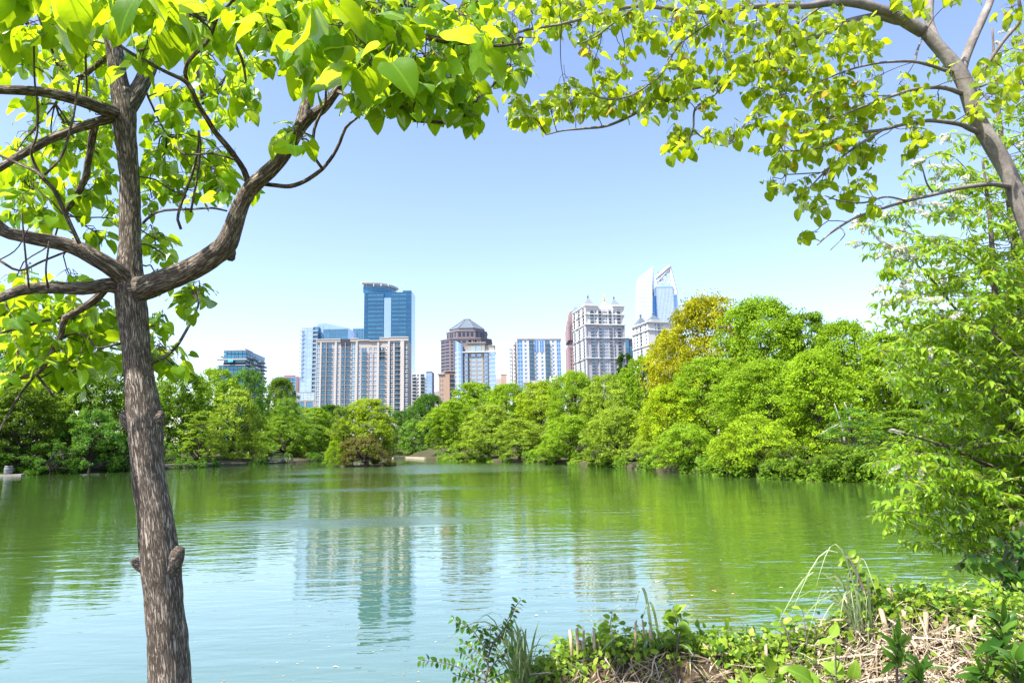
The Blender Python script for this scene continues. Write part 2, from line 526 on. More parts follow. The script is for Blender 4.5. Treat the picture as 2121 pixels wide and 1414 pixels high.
def build_ground():
    th = np.concatenate([np.linspace(-math.pi, -0.95, 50, endpoint=False), np.linspace(-0.95, 0.95, 260, endpoint=False), np.linspace(0.95, math.pi, 50)])
    fr = np.concatenate([np.linspace(0.4, 9.5, 34), np.geomspace(11, 100, 18)])
    rows = []
    ex = np.concatenate([[-2.0, -1.2, -0.6, -0.2, 0.2, 0.7, 1.3, 2.5, 5, 9, 15, 25, 40, 70, 120, 220, 420], [900, 2500, 6000]])
    for t in th:
        Rr = float(shore_r(t))
        q = np.concatenate([fr[fr < Rr - 2.5], Rr + ex])
        q = np.concatenate([q, np.full(len(fr) + len(ex) - len(q), q[-1])]) if len(q) < len(fr) + len(ex) else q
        # pad so that every spoke has the same number of points
        rows.append(np.sort(q))
    n = min(len(r) for r in rows)
    rr = np.array(rows)
    X = rr * np.sin(th)[:, None]; Y = rr * np.cos(th)[:, None]
    Z = ground_z(X, Y)
    jig = np.array([mnoise.noise(Vector((x * 0.35, y * 0.35, 0))) for x, y in zip(X.ravel(), Y.ravel())]).reshape(X.shape)
    Z = Z + jig * np.where(Z > 0.1, 0.10, 0.05)
    V = np.stack([X, Y, Z], -1).reshape(-1, 3)
    a, b = X.shape
    i = (np.arange(a - 1)[:, None] * b + np.arange(b - 1)[None]).ravel()
    F = np.stack([i, i + 1, i + b + 1, i + b], -1)[:, ::-1]
    m, nt, out = new_mat('ground')
    t = NT(nt)
    pos = t.n('NewGeometry').outputs['Position']
    n1 = t.noise(pos, 0.35, 5, 0.6)
    n2 = t.noise(pos, 6.0, 4, 0.7)
    c = t.ramp(n1, [(0.35, (0.035, 0.028, 0.018)), (0.5, (0.06, 0.05, 0.03)), (0.60, (0.045, 0.075, 0.018))])
    c = t.mix(t.math('MULTIPLY', n2, 0.6), c, (0.09, 0.075, 0.05))
    nb = t.bump(n2, 0.06, 0.8)
    t.l(t.principled(c, 0.95, 0.1, 0, nb), out.inputs[0])
    return link('ground', np_mesh('ground', V, F, m, True), kind='structure')

def build_water():
    th = np.concatenate([np.linspace(-1.35, 1.2, 240)])
    rr = shore_r(th) + 1.2
    outer = [(r * math.sin(t), r * math.cos(t)) for t, r in zip(th, rr)]
    inner = [(9.0, 3.9), (5.6, 4.6), (2.0, 4.4), (-3.0, 4.4), (-9.0, 4.0), (-16, 3.6)]
    outline = [(x, y, 0.0) for x, y in inner[::-1]] + [(x, y, 0.0) for x, y in outer[::-1]]
    me = bpy.data.meshes.new('water')
    me.from_pydata(outline, [], [tuple(range(len(outline)))])
    me.update()
    import bmesh
    bm = bmesh.new(); bm.from_mesh(me)
    bmesh.ops.triangulate(bm, faces=bm.faces[:])
    bmesh.ops.recalc_face_normals(bm, faces=bm.faces[:])
    if sum(f.normal.z for f in bm.faces) < 0:
        bmesh.ops.reverse_faces(bm, faces=bm.faces[:])
    bm.to_mesh(me); bm.free()
    m, nt, out = new_mat('lake_water')
    t = NT(nt)
    pos = t.n('NewGeometry').outputs['Position']
    sep = t.n('SeparateXYZ'); t.l(pos, sep.inputs[0])
    # ruffled patches where a breath of wind touches the lake
    wob = t.math('MULTIPLY', t.math('SUBTRACT', t.noise(t.mapping(pos, (0.06, 0.11, 1)), 1.0, 3, 0.6), 0.5), 1.6)
    def patch(x, y, rx, ry, soft):
        dx = t.math('DIVIDE', t.math('SUBTRACT', sep.outputs[0], x), rx)
        dy = t.math('DIVIDE', t.math('SUBTRACT', sep.outputs[1], y), ry)
        r2 = t.math('ADD', t.math('MULTIPLY', dx, dx), t.math('MULTIPLY', dy, dy))
        q = t.math('ADD', t.math('SUBTRACT', 1.0, r2), wob)
        return t.math('MULTIPLY', q, soft, clamp=True)
    ruff = patch(-7.5, 29.0, 7.5, 2.6, 0.9)
    for q in (patch(-10, 105, 30, 30, 1.2), patch(-9, 52, 9, 3.5, 0.9), patch(-22, 70, 14, 8, 0.5)):
        ruff = t.math('MAXIMUM', ruff, q)
    # ripples: long low swell, ripples and fine ruffling
    w1 = t.noise(t.mapping(pos, (0.55, 1.5, 1), rot=(0, 0, R(-8))), 1.0, 2, 0.5, 0.3)
    w2 = t.noise(t.mapping(pos, (1.5, 4.2, 1), rot=(0, 0, R(6))), 1.0, 2, 0.5, 0.4)
    w3 = t.noise(t.mapping(pos, (7, 11, 1)), 1.0, 2, 0.6)
    amp = t.noise(t.mapping(pos, (0.07, 0.16, 1), loc=(3, 1, 0)), 1.0, 2, 0.5)
    amp = t.math('ADD', 0.35, t.math('MULTIPLY', t.math('SUBTRACT', amp, 0.3), 1.9, clamp=True))
    nearcalm = t.math('MULTIPLY', t.math('SUBTRACT', sep.outputs[1], 5.0), 0.07, clamp=True)
    amp = t.math('MULTIPLY', amp, t.math('ADD', 0.35, t.math('MULTIPLY', nearcalm, 0.65)))
    h = t.math('ADD', t.math('MULTIPLY', w1, 0.030), t.math('MULTIPLY', w2, 0.0115))
    h = t.math('MULTIPLY', h, amp)
    h = t.math('ADD', h, t.math('MULTIPLY', w3, t.math('ADD', 0.0006, t.math('MULTIPLY', ruff, 0.020))))
    nb = t.bump(h, 1.0, 1.0)
    murk = t.noise(t.mapping(pos, (0.12, 0.2, 1)), 1.0, 3, 0.6)
    near = t.math('SUBTRACT', 1.0, t.math('MULTIPLY', t.math('SUBTRACT', sep.outputs[1], 6.0), 0.045, clamp=True))
    c = t.mix(murk, (0.055, 0.115, 0.020), (0.080, 0.150, 0.028))
    d = t.n('BsdfDiffuse'); t.l(c, d.inputs[0])
    gl = t.n('BsdfGlossy'); gl.inputs[0].default_value = (0.94, 0.98, 0.98, 1)
    t.l(t.math('ADD', 0.015, t.math('MULTIPLY', ruff, 0.10)), gl.inputs['Roughness'])
    t.l(nb, gl.inputs['Normal'])
    fr = t.n('Fresnel'); fr.inputs['IOR'].default_value = 1.5
    t.l(nb, fr.inputs['Normal'])
    mx = t.n('MixShader')
    t.l(t.math('ADD', 0.36, t.math('MULTIPLY', fr.outputs[0], 0.64)), mx.inputs[0])
    t.l(d.outputs[0], mx.inputs[1]); t.l(gl.outputs[0], mx.inputs[2])
    t.l(mx.outputs[0], out.inputs[0])
    me.materials.append(m)
    return link('water', me, kind='structure')

def build_bank():
    xs = np.linspace(-0.9, 4.6, 150); ys = np.linspace(2.3, 5.3, 80)
    X, Y = np.meshgrid(xs, ys, indexing='ij')
    Z = mound_z(X, Y)
    nz = np.array([mnoise.noise(Vector((x * 3, y * 3, 1))) + 0.5 * mnoise.noise(Vector((x * 9, y * 9, 4))) for x, y in zip(X.ravel(), Y.ravel())]).reshape(X.shape)
    Z = np.maximum(Z + nz * 0.035, -0.4)
    V = np.stack([X, Y, Z], -1).reshape(-1, 3)
    a, b = X.shape
    i = (np.arange(a - 1)[:, None] * b + np.arange(b - 1)[None]).ravel()
    F = np.stack([i, i + b, i + b + 1, i + 1], -1)
    m, nt, out = new_mat('bank_soil')
    t = NT(nt)
    pos = t.n('NewGeometry').outputs['Position']
    n2 = t.noise(pos, 28, 5, 0.7)
    c = t.ramp(n2, [(0.3, (0.03, 0.022, 0.015)), (0.55, (0.11, 0.08, 0.05)), (0.75, (0.26, 0.19, 0.12))])
    t.l(t.principled(c, 0.95, 0.1, 0, t.bump(n2, 0.03, 1)), out.inputs[0])
    return link('bank', np_mesh('bank', V, F, m, True), kind='structure')

build_ground()
build_water()
build_bank()

# pale strip of beach, and the paved edge along the left shore
def strip(name, pts, width, z, mat, h=0.25):
    mb = MB()
    for (x0, y0), (x1, y1) in zip(pts[:-1], pts[1:]):
        d = Vector((x1 - x0, y1 - y0)); n = Vector((-d.y, d.x)).normalized() * width
        if n.dot(Vector((x0, y0))) < 0: n = -n
        q = [(x0, y0), (x1, y1), (x1 + n.x, y1 + n.y), (x0 + n.x, y0 + n.y)]
        if (q[1][0] - q[0][0]) * (q[3][1] - q[0][1]) - (q[1][1] - q[0][1]) * (q[3][0] - q[0][0]) < 0: q = q[::-1]
        mb.prism(q, z - h, z)
    return mb.build(name, mat, kind='structure')

def shore_pt(px, off=0.0):
    y = float(np.interp(px, [p[0] for p in SHORE_PX], [p[1] for p in SHORE_PX]))
    d = ray(px, y); k = -EYE / d.z
    r = math.hypot(d.x * k, d.y * k)
    return (d.x * k * (r + off) / r, d.y * k * (r + off) / r)

M['sand'] = plain('sand', (0.42, 0.35, 0.27), 0.95, 0.1, var=0.25, scale=0.6)
M['edge_stone'] = plain('edge_stone', (0.30, 0.27, 0.24), 0.9, 0.2, var=0.4, scale=1.2)
strip('path', [shore_pt(x, -0.6) for x in range(815, 885, 8)], 5.0, 0.42, M['sand'], 0.5)
strip('shore_path', [shore_pt(x, 0.9) for x in range(330, 470, 12)], 1.8, 0.80, M['sand'], 0.5)
# ------------------------------------------------------------------ trees of the far banks
def crown_mesh(name, seed, h=14.0, r=5.5, bottom=0.12, clusters=110, per=150, leaf=0.24, top_w=0.75, flat=0.35, spread=1.15, droop=0.0, gaps=0.0):
    """a crown of leafy sprays spread through the volume round a bare frame of limbs"""
    g = np.random.default_rng(seed)
    z0 = h * bottom
    cen, rad = [], []
    lob = g.uniform(0, 2 * math.pi, 5)
    while len(cen) < clusters:
        u = g.uniform(0, 1) ** 0.85
        z = z0 + (h - z0) * u
        prof = math.sqrt(max(0.0, 1 - ((u - 0.38) / 0.64) ** 2)) if u > 0.38 else 0.80 + 0.20 * u / 0.38
        prof = max(prof, 0.16)
        a = g.uniform(0, 2 * math.pi)
        wob = 1 + 0.20 * math.sin(2 * a + lob[0] + 3 * u) + 0.16 * math.sin(3 * a + lob[1] - 5 * u) + 0.12 * math.sin(5 * a + lob[2] + 9 * u)
        q = g.uniform(0.22, 1.0) ** 0.5
        rr = r * prof * wob * q
        cen.append((rr * math.cos(a), rr * math.sin(a), z - droop * (rr / r) ** 2 * h * 0.2))
        rad.append(r * g.uniform(0.075, 0.235) * spread)
    cen = np.array(cen); rad = np.array(rad)
    n = clusters * per
    ci = np.repeat(np.arange(clusters), per)
    off = g.normal(0, 1, (n, 3))
    off /= np.linalg.norm(off, axis=1, keepdims=True)
    off *= (g.uniform(0, 1, (n, 1)) ** 0.45)
    fl = g.uniform(0.55, 1.9, clusters) * flat
    off[:, 2] = np.abs(off[:, 2]) * g.choice([1, 1, 1, -0.7], n) * fl[ci]
    out2 = cen[ci, :2] / np.maximum(np.linalg.norm(cen[ci, :2], axis=1, keepdims=True), 0.2)
    P = cen[ci] + off * rad[ci][:, None]
    P[:, 2] -= 0.30 * rad[ci] * (np.sum(off[:, :2] * out2, 1).clip(0)) ** 2 * (1 + droop * 3)
    P[:, 2] = np.maximum(P[:, 2], 0.05)
    tilt = g.normal(0, 0.38, (clusters, 3))
    nrm = np.stack([out2[:, 0] * 0.45, out2[:, 1] * 0.45, np.full(n, 0.75)], 1) + tilt[ci] + g.normal(0, 0.36, (n, 3))
    al = np.stack([out2[:, 0], out2[:, 1], np.full(n, -0.35 - droop)], 1) + g.normal(0, 0.7, (n, 3))
    size = leaf * g.uniform(0.6, 1.35, n)
    Ms = frames(P, al, nrm, size)
    LV = np.array([(0, 0, 0), (0.42, 0.45, 0.10), (0, 1.1, -0.06), (-0.42, 0.45, 0.10)])
    V, F = scatter(LV, np.array([(0, 1, 2, 3)]), Ms)
    var = np.repeat((g.uniform(0, 1, clusters)[ci] * 0.45 + g.uniform(0, 0.52, n)), 4)
    cm = np_mesh(name, V, F, M['crown'], attr={'var': var})
    # limbs
    parts = []
    tp = np.array([(0, 0, -0.6, 0.030 * h), (0.1, 0.05, h * 0.2, 0.022 * h), (0.1, -0.1, h * 0.5, 0.014 * h), (0.05, 0.1, h * 0.85, 0.004 * h)])
    tp[1:, :2] += g.normal(0, 0.03 * h, (3, 2)) * np.array([[0.3], [0.8], [0.8]])
    T = catmull(tp, h * 0.05)
    V_, Fs, B = tube(T[:, :3], T[:, 3], 8)
    parts.append((V_, Fs, B))
    for c in cen[g.choice(clusters, min(clusters, 34), replace=False)]:
        zb = np.clip(c[2] - np.hypot(c[0], c[1]) * 0.75, h * 0.1, h * 0.8)
        k = int(np.argmin(np.abs(T[:, 2] - zb)))
        s = T[k, :3]
        mid = (s + c) / 2 + g.normal(0, 0.25, 3) + np.array([0, 0, 0.25])
        bp = catmull(np.array([(*s, T[k, 3] * 0.55), (*mid, T[k, 3] * 0.32), (*c, 0.012)]), h * 0.09)
        parts.append(tube(bp[:, :3], bp[:, 3], 5))
    V_, F_, B_ = join_parts(parts)
    return cm, np_mesh(name + '_trunk', V_, F_, M['far_bark'], True, attr={'bark': B_})

def H(*a, **k): return (a, k)
PROTO = {}
def proto(kind):
    if kind in PROTO: return PROTO[kind]
    K = {
        'big1': dict(seed=11, h=20, r=8.5, bottom=0.06, clusters=680, per=70, leaf=0.30, flat=0.68, spread=0.92),
        'big2': dict(seed=23, h=20, r=8.5, bottom=0.06, clusters=680, per=70, leaf=0.30, flat=0.60, spread=0.92),
        'oak1': dict(seed=5, h=14, r=6.0, bottom=0.05, clusters=470, per=62, leaf=0.27, flat=0.68, spread=0.92),
        'oak2': dict(seed=17, h=14, r=6.0, bottom=0.04, clusters=470, per=62, leaf=0.27, flat=0.74, spread=0.92),
        'oak3': dict(seed=29, h=14, r=6.0, bottom=0.08, clusters=440, per=62, leaf=0.27, flat=0.56, spread=0.92),
        'round': dict(seed=31, h=12, r=6.0, bottom=0.08, clusters=190, per=120, leaf=0.24, flat=0.8, spread=0.9),
        'willow': dict(seed=37, h=12, r=5.0, bottom=0.02, clusters=190, per=110, leaf=0.24, flat=0.9, spread=0.95, droop=0.9),
        'layer': dict(seed=41, h=9, r=6.5, bottom=0.03, clusters=230, per=90, leaf=0.25, flat=0.5, spread=1.1, droop=0.35),
        'thin': dict(seed=43, h=14, r=4.5, bottom=0.15, clusters=110, per=90, leaf=0.22, flat=0.6, spread=0.9),
        'pine': dict(seed=47, h=16, r=5.0, bottom=0.25, clusters=150, per=120, leaf=0.26, flat=0.6, spread=0.85),
        'bush': dict(seed=53, h=4.0, r=3.4, bottom=0.0, clusters=70, per=130, leaf=0.16, flat=0.7, spread=0.95),
        'thicket': dict(seed=61, h=4.0, r=3.4, bottom=0.0, clusters=130, per=130, leaf=0.14, flat=0.7, spread=0.9),
        'bush2': dict(seed=59, h=4.0, r=3.4, bottom=0.0, clusters=70, per=130, leaf=0.15, flat=0.6, spread=0.9, droop=0.3),
    }[kind]
    PROTO[kind] = (*crown_mesh(kind + '_crown', **K), K['h'], K['r'])
    return PROTO[kind]

def far_tree(kind, px, top, hw, y, tint, label, rot=None, bush=False, base=None):
    cm, tm, h, r = proto(kind)
    p = at(px, 900, y)
    gz = float(ground_z(np.array(p.x), np.array(p.y))) if base is None else base
    gz = max(gz, 0.0)
    ztop = at(px, top, y).z
    name = 'bush' if bush else ('pine_tree' if kind == 'pine' else 'tree')
    t = thing(name, label, 'bush' if bush else 'tree', (p.x, p.y, gz), random.uniform(0, 6.28) if rot is None else rot,
              'bushes along the far bank' if bush else 'trees on the far bank')
    sx = hw * y / FPX / (r * 1.12)
    sz = (ztop - gz) / (h * 1.02)
    c = link('crown', cm, t); k = link('trunk', tm, t)
    for o in (c, k): o.scale = (sx, sx, sz)
    c.color = (*tint, 1)
    return t

G_MID = (0.95, 1.02, 0.8)
G_BRI = (1.38, 1.36, 0.85)
G_YEL = (1.75, 1.55, 0.85)
G_GOLD = (1.7, 1.45, 0.8)
G_PALE = (1.6, 1.4, 1.7)
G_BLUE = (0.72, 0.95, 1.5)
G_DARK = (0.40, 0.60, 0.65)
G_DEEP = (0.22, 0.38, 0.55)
G_OLIVE = (0.85, 0.86, 0.85)
FAR = [
    # left bank
    ('oak1', -170, 600, 150, 112, G_MID, 'tall green tree at the far left edge beyond the water'),
    ('big2', 15, 640, 125, 122, G_MID, 'tall mid green tree behind the low catalpa boughs at left'),
    ('oak3', 50, 795, 85, 111, G_OLIVE, 'olive green tree arching over the left shore above the grey barrel'),
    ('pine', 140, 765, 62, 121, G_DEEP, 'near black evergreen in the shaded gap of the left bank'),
    ('oak2', 218, 735, 95, 120, G_MID, 'bushy green tree just left of the bare catalpa trunk'),
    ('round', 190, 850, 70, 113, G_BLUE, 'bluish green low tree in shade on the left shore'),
    ('oak1', 372, 768, 68, 148, G_MID, 'leafy tree just right of the bare catalpa trunk'),
    ('thin', 418, 850, 52, 141, (1.35, 1.3, 1.0), 'small pale yellow green tree with slim trunk near the left landing'),
    ('oak3', 445, 763, 60, 190, G_BRI, 'bright topped tree below the dark balcony tower'),
    ('willow', 484, 805, 66, 162, G_PALE, 'pale silvery green tree between landing and driftwood'),
    ('round', 508, 768, 46, 196, G_BLUE, 'dense blue green dome below the balcony tower right side'),
    ('oak2', 578, 784, 42, 235, G_OLIVE, 'olive brown tree in front of the low red capped office'),
    ('round', 590, 826, 38, 215, (1.05, 1.15, 1.6), 'pale rounded tree below the low red capped office'),
    ('willow', 590, 862, 66, 188, G_MID, 'soft green willowy tree behind the driftwood pile'),
    ('oak1', 648, 845, 50, 222, G_BRI, 'light green tree in front of the pale glass podium'),
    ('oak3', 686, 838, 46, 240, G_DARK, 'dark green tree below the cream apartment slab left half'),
    ('oak2', 640, 880, 60, 200, G_MID, 'low green tree at the end of the left shore'),
    ('round', 835, 852, 40, 250, G_DARK, 'dark rounded tree below the cream slab right end'),
    ('willow', 852, 868, 40, 224, (0.95, 1.1, 1.8), 'grey green willow above the pale beach'),
    ('oak2', 888, 818, 48, 262, G_DARK, 'dark green oak in front of the small balcony block'),
    # right bank, from the beach outwards
    ('oak1', 935, 832, 58, 190, G_BRI, 'first fresh green tree right of the pale beach'),
    ('oak3', 985, 792, 66, 205, G_BRI, 'yellowish green tree below the tower with the pyramid roof'),
    ('oak2', 1012, 840, 58, 143, G_PALE, 'feathery pale tree at the waterline under the beige flats'),
    ('big1', 1055, 795, 62, 178, G_BRI, 'broad green tree below the gap left of the white condominium'),
    ('oak1', 1118, 792, 60, 158, G_GOLD, 'golden olive tree below the white condominium'),
    ('oak3', 1075, 868, 58, 128, G_PALE, 'low feathery tree at the waterline under the white condominium'),
    ('big2', 1192, 770, 62, 145, G_BRI, 'vivid green tree below the pink granite tower'),
    ('oak2', 1180, 862, 62, 109, G_BRI, 'low vivid green tree overhanging the water under the castle tower'),
    ('oak1', 1256, 778, 62, 130, G_PALE, 'pale green tree in front of the castle tower base'),
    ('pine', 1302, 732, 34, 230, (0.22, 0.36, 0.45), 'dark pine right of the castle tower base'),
    ('oak3', 1335, 738, 58, 150, G_BRI, 'bright green tree below the sail topped glass tower'),
    ('oak2', 1280, 845, 70, 92, G_PALE, 'pale leafy tree at the waterline before the castle tower'),
    ('oak1', 1395, 690, 62, 138, (2.05, 1.40, 0.7), 'golden tree covering the foot of the second castle tower'),
    ('big1', 1478, 616, 105, 128, (2.1, 1.34, 0.75), 'golden brown topped big tree at the crest of the right bank'),
    ('big2', 1590, 620, 118, 118, G_BRI, 'biggest bright green tree on the crest of the right bank'),
    ('oak2', 1392, 800, 78, 83, (1.9, 1.6, 0.75), 'gold tinged tree halfway down the right bank'),
    ('big1', 1480, 742, 100, 82, G_BRI, 'broad bright tree below the golden crest'),
    ('big2', 1600, 748, 110, 72, G_BRI, 'broad fresh green tree in the middle of the right bank'),
    ('oak3', 1690, 648, 84, 116, G_MID, 'green tree right of the crest with sky showing through'),
    ('oak1', 1700, 730, 96, 66, (1.55, 1.48, 0.8), 'bright leafy tree in the right bank above the olive shrub'),
    ('oak2', 1765, 668, 80, 100, G_BRI, 'fresh green tree beside the cherry blossom tips'),
    ('layer', 1420, 878, 82, 71, G_BRI, 'low spreading tree over the water left of the drowned branches'),
    ('layer', 1560, 862, 90, 60, G_YEL, 'low layered tree with bright sprays over the drowned branches'),
    ('thin', 1770, 845, 66, 54, G_BLUE, 'thin grey green tree among bare grey stems'),
    ('oak3', 1862, 690, 96, 92, G_BRI, 'green tree glimpsed through the cherry branches'),
    ('oak1', 1965, 662, 110, 86, G_BRI, 'green tree behind the upper cherry foliage'),
    ('big1', 2120, 655, 140, 80, G_BRI, 'large green tree behind the cherry at the right edge'),
    ('oak2', 1880, 850, 96, 58, G_MID, 'dim green tree behind the lower cherry foliage'),
    ('oak3', 2040, 850, 120, 56, G_MID, 'dim green tree behind the cherry near the right edge'),
    ('big2', 2350, 600, 190, 70, G_MID, 'large green tree past the right edge of the lake view'),
]
for a in FAR:
    far_tree(*a)

# the wood behind, one mass of foliage
def woodland():
    g = np.random.default_rng(77)
    parts = []
    Ps, Ss = [], []
    def belt(x0, x1, y0, y1, t0, t1, n):
        for i in range(n):
            f = g.uniform(0, 1)
            px = x0 + (x1 - x0) * f; y = y0 + (y1 - y0) * f + g.normal(0, 6)
            top = t0 + (t1 - t0) * f
            zt = at(px, top, y).z * (1 + 0.10 * math.sin(px * 0.045) + 0.07 * math.sin(px * 0.11 + 1))
            z = zt * g.uniform(0.02, 1) ** 0.7
            p = at(px, 900, y)
            r = g.uniform(1.2, 2.6)
            m = 46
            o = g.normal(0, 1, (m, 3)); o /= np.linalg.norm(o, axis=1, keepdims=True); o *= g.uniform(0.3, 1, (m, 1)) ** .5 * r
            o[:, 2] *= .7
            Ps.append(np.array([p.x, p.y, z]) + o); Ss.append(np.full(m, (i * 0.377) % 1.0))
    belt(-420, 430, 165, 235, 742, 800, 620)
    belt(400, 920, 265, 330, 846, 846, 420)
    belt(920, 1400, 250, 190, 838, 770, 460)
    belt(1400, 2400, 190, 120, 740, 690, 760)
    P = np.vstack(Ps); n = len(P)
    nr = g.normal(0, .5, (n, 3)) + np.array([0, -.4, .7])
    V, F = scatter(np.array([(0, 0, 0), (.45, .45, .1), (0, 1.1, -.06), (-.45, .45, .1)]), np.array([(0, 1, 2, 3)]), frames(P, g.normal(0, 1, (n, 3)), nr, g.uniform(.45, .85, n)))
    o = link('woodland', np_mesh('woodland', V, F, M['crown'], attr={'var': np.repeat(np.concatenate(Ss) * .5 + g.uniform(0, .49, n), 4)}), None, 'continuous green wood behind the trees of both banks', 'woodland', kind='stuff')
    o.color = (.8, .9, .8, 1)
woodland()
BUSH = [
    ('bush', 20, 925, 60, 108, G_DARK, 'dark bush behind the grey barrel'),
    ('bush2', 110, 915, 60, 108, G_DARK, 'shaded bush midway along the left shore'),
    ('bush', 260, 905, 58, 117, G_DARK, 'dark bush behind the bare catalpa trunk'),
    ('bush2', 345, 915, 40, 138, G_BLUE, 'bluish bush at the left landing'),
    ('bush', 520, 915, 46, 172, G_MID, 'green bush left of the driftwood pile'),
    ('bush2', 700, 925, 34, 215, G_DARK, 'dark bush behind the island'),
    ('bush', 800, 915, 34, 225, G_MID, 'green bush behind the right tip of the island'),
    ('bush2', 955, 915, 44, 143, G_BRI, 'fresh bush at the waterline right of the beach'),
    ('bush', 1130, 920, 48, 112, G_BRI, 'fresh bush at the waterline below the golden olive tree'),
    ('bush2', 1235, 925, 54, 97, G_PALE, 'pale bush at the waterline before the castle tower'),
    ('bush', 1345, 915, 54, 82, G_PALE, 'pale bush left of the low spreading tree'),
    ('bush2', 1640, 920, 66, 55, G_OLIVE, 'olive shrub right of the drowned branches'),
    ('bush', 1740, 925, 72, 51, G_OLIVE, 'wide olive shrub at the waterline near the cherry'),
    ('bush2', 1840, 930, 66, 49, G_MID, 'green shrub at the waterline behind the cherry tips'),
    ('bush', 1960, 940, 80, 46, G_MID, 'green shrub at the waterline behind the cherry'),
]
for a in BUSH:
    far_tree(*a, bush=True)

# undergrowth hanging over the water's edge all along both shores
def undergrowth(name, label, x0, x1, n, hmax, tint, seed):
    g = np.random.default_rng(seed)
    Ps, Ss = [], []
    for i in range(n):
        px = g.uniform(x0, x1)
        if mnoise.noise(Vector((px * 0.033, 7.7, seed))) < -0.12: continue
        x, y = shore_pt(px, -0.5 + abs(g.normal(0, 1.6)))
        lim = hmax * (0.5 + 0.5 * mnoise.noise(Vector((px * 0.021, 3.3, 0)))) + 0.35
        z = g.uniform(0.05, 1) ** 1.3 * lim + float(ground_z(np.array(x), np.array(y))) * 0.6
        m = 34; r = g.uniform(.35, .95)
        o = g.normal(0, 1, (m, 3)); o /= np.linalg.norm(o, axis=1, keepdims=True); o *= g.uniform(.3, 1, (m, 1)) ** .5 * r; o[:, 2] *= .55
        q = np.array([x, y, z]) + o; q[:, 2] = np.maximum(q[:, 2], .02)
        Ps.append(q); Ss.append(np.full(m, (i * .377) % 1.0))
    P = np.vstack(Ps); n = len(P)
    V, F = scatter(np.array([(0, 0, 0), (.45, .45, .1), (0, 1.1, -.06), (-.45, .45, .1)]), np.array([(0, 1, 2, 3)]),
                   frames(P, g.normal(0, 1, (n, 3)), g.normal(0, .5, (n, 3)) + np.array([0, -.3, .8]), g.uniform(.16, .34, n)))
    o = link(name, np_mesh(name, V, F, M['crown'], attr={'var': np.repeat(np.concatenate(Ss) * .5 + g.uniform(0, .49, n), 4)}), None, label, 'undergrowth', kind='stuff')
    o.color = (*tint, 1)
undergrowth('shore_undergrowth', 'low leafy undergrowth along the right waterline', 905, 2300, 1250, 2.4, (.85, .95, .9), 81)
undergrowth('shade_undergrowth', 'low dark undergrowth along the left shore', -300, 800, 700, 2.2, (.6, .8, .8), 82)

# the little island
d = ray(757, 966); k = -EYE / d.z
ISL = Vector((d.x * k, d.y * k + 1.5, 0))
mb = MB()
ol = [(ISL.x + 5.2 * math.cos(a) * (1 + 0.1 * math.sin(3 * a)), ISL.y + 2.6 * math.sin(a) * (1 + 0.1 * math.cos(2 * a))) for a in np.linspace(0, 2 * math.pi, 28, endpoint=False)]
mb.prism(ol, -0.6, 0.22, top=0.9)
mb.build('island_ground', plain('island_soil', (0.07, 0.055, 0.04), 0.95, 0.1, var=0.4, scale=0.9), kind='structure')
far_tree('oak3', 762, 826, 66, ISL.y + 1.6, (1.6, 1.35, 0.8), 'pale yellow green tree on the little island', base=0.15)
far_tree('thin', 712, 840, 34, ISL.y + 2.0, (1.2, 1.1, 1.4), 'thin greyish tree at the left of the island', base=0.15)
far_tree('layer', 700, 905, 24, ISL.y + 0.8, (1.5, 1.4, 0.7), 'low bright sprays at the left tip of the island', base=0.1)
far_tree('thicket', 757, 902, 66, ISL.y - 1.9, (0.85, 0.50, 1.6), 'dull purplish brown bush at the front of the island', bush=True, base=0.1)

# bare stems on the right bank, drowned branches, driftwood
def dead_branches(name, label, px, py, y, n, spread, length, seed, cat='branch', up=0.35, base_z=0.0, r0=0.05):
    g = np.random.default_rng(seed)
    o = at(px, py, y); o.z = base_z
    parts = []
    for i in range(n):
        s = Vector((g.normal(0, spread), g.normal(0, spread * 0.4), 0.02))
        dv = Vector((g.normal(0, 1), g.normal(0, 0.5), abs(g.normal(up, 0.3)))).normalized() * length * g.uniform(0.5, 1.1)
        mid = s + dv * 0.5 + Vector(g.normal(0, 0.12 * length, 3)); mid.z = max(mid.z, 0.05)
        e = s + dv; e.z = max(e.z, 0.04)
        bp = catmull(np.array([(*s, r0), (*mid, r0 * 0.6), (*e, r0 * 0.2)]), length * 0.15)
        parts.append(tube(bp[:, :3], bp[:, 3], 5))
        for q in range(2):
            m_ = mid + (e - mid) * g.uniform(0, 0.7)
            f = m_ + Vector(g.normal(0, 0.25 * length, 3)); f.z = max(f.z, 0.03)
            parts.append(tube([m_, (m_ + f) / 2 + Vector(g.normal(0, 0.04 * length, 3)), f], [r0 * 0.4, r0 * 0.25, r0 * 0.1], 4))
    V, F, B = join_parts(parts)
    ob = link(name, np_mesh(name, V, F, M['dead_wood'], True, attr={'bark': B}), None, label, cat)
    ob.location = o
    return ob
dd = -EYE / ray(1500, 984).z * ray(1500, 984).y
dead_branches('drowned_branches', 'bare grey branches sticking out of the water at the right bank', 1500, 984, dd, 7, 0.6, 1.7, 3)
dd = -EYE / ray(582, 959).z * ray(582, 959).y
dead_branches('driftwood_pile', 'bleached driftwood heaped on the left shore', 582, 959, dd + 1, 22, 2.4, 3.0, 5, 'driftwood', 0.12, 0.25, 0.07)

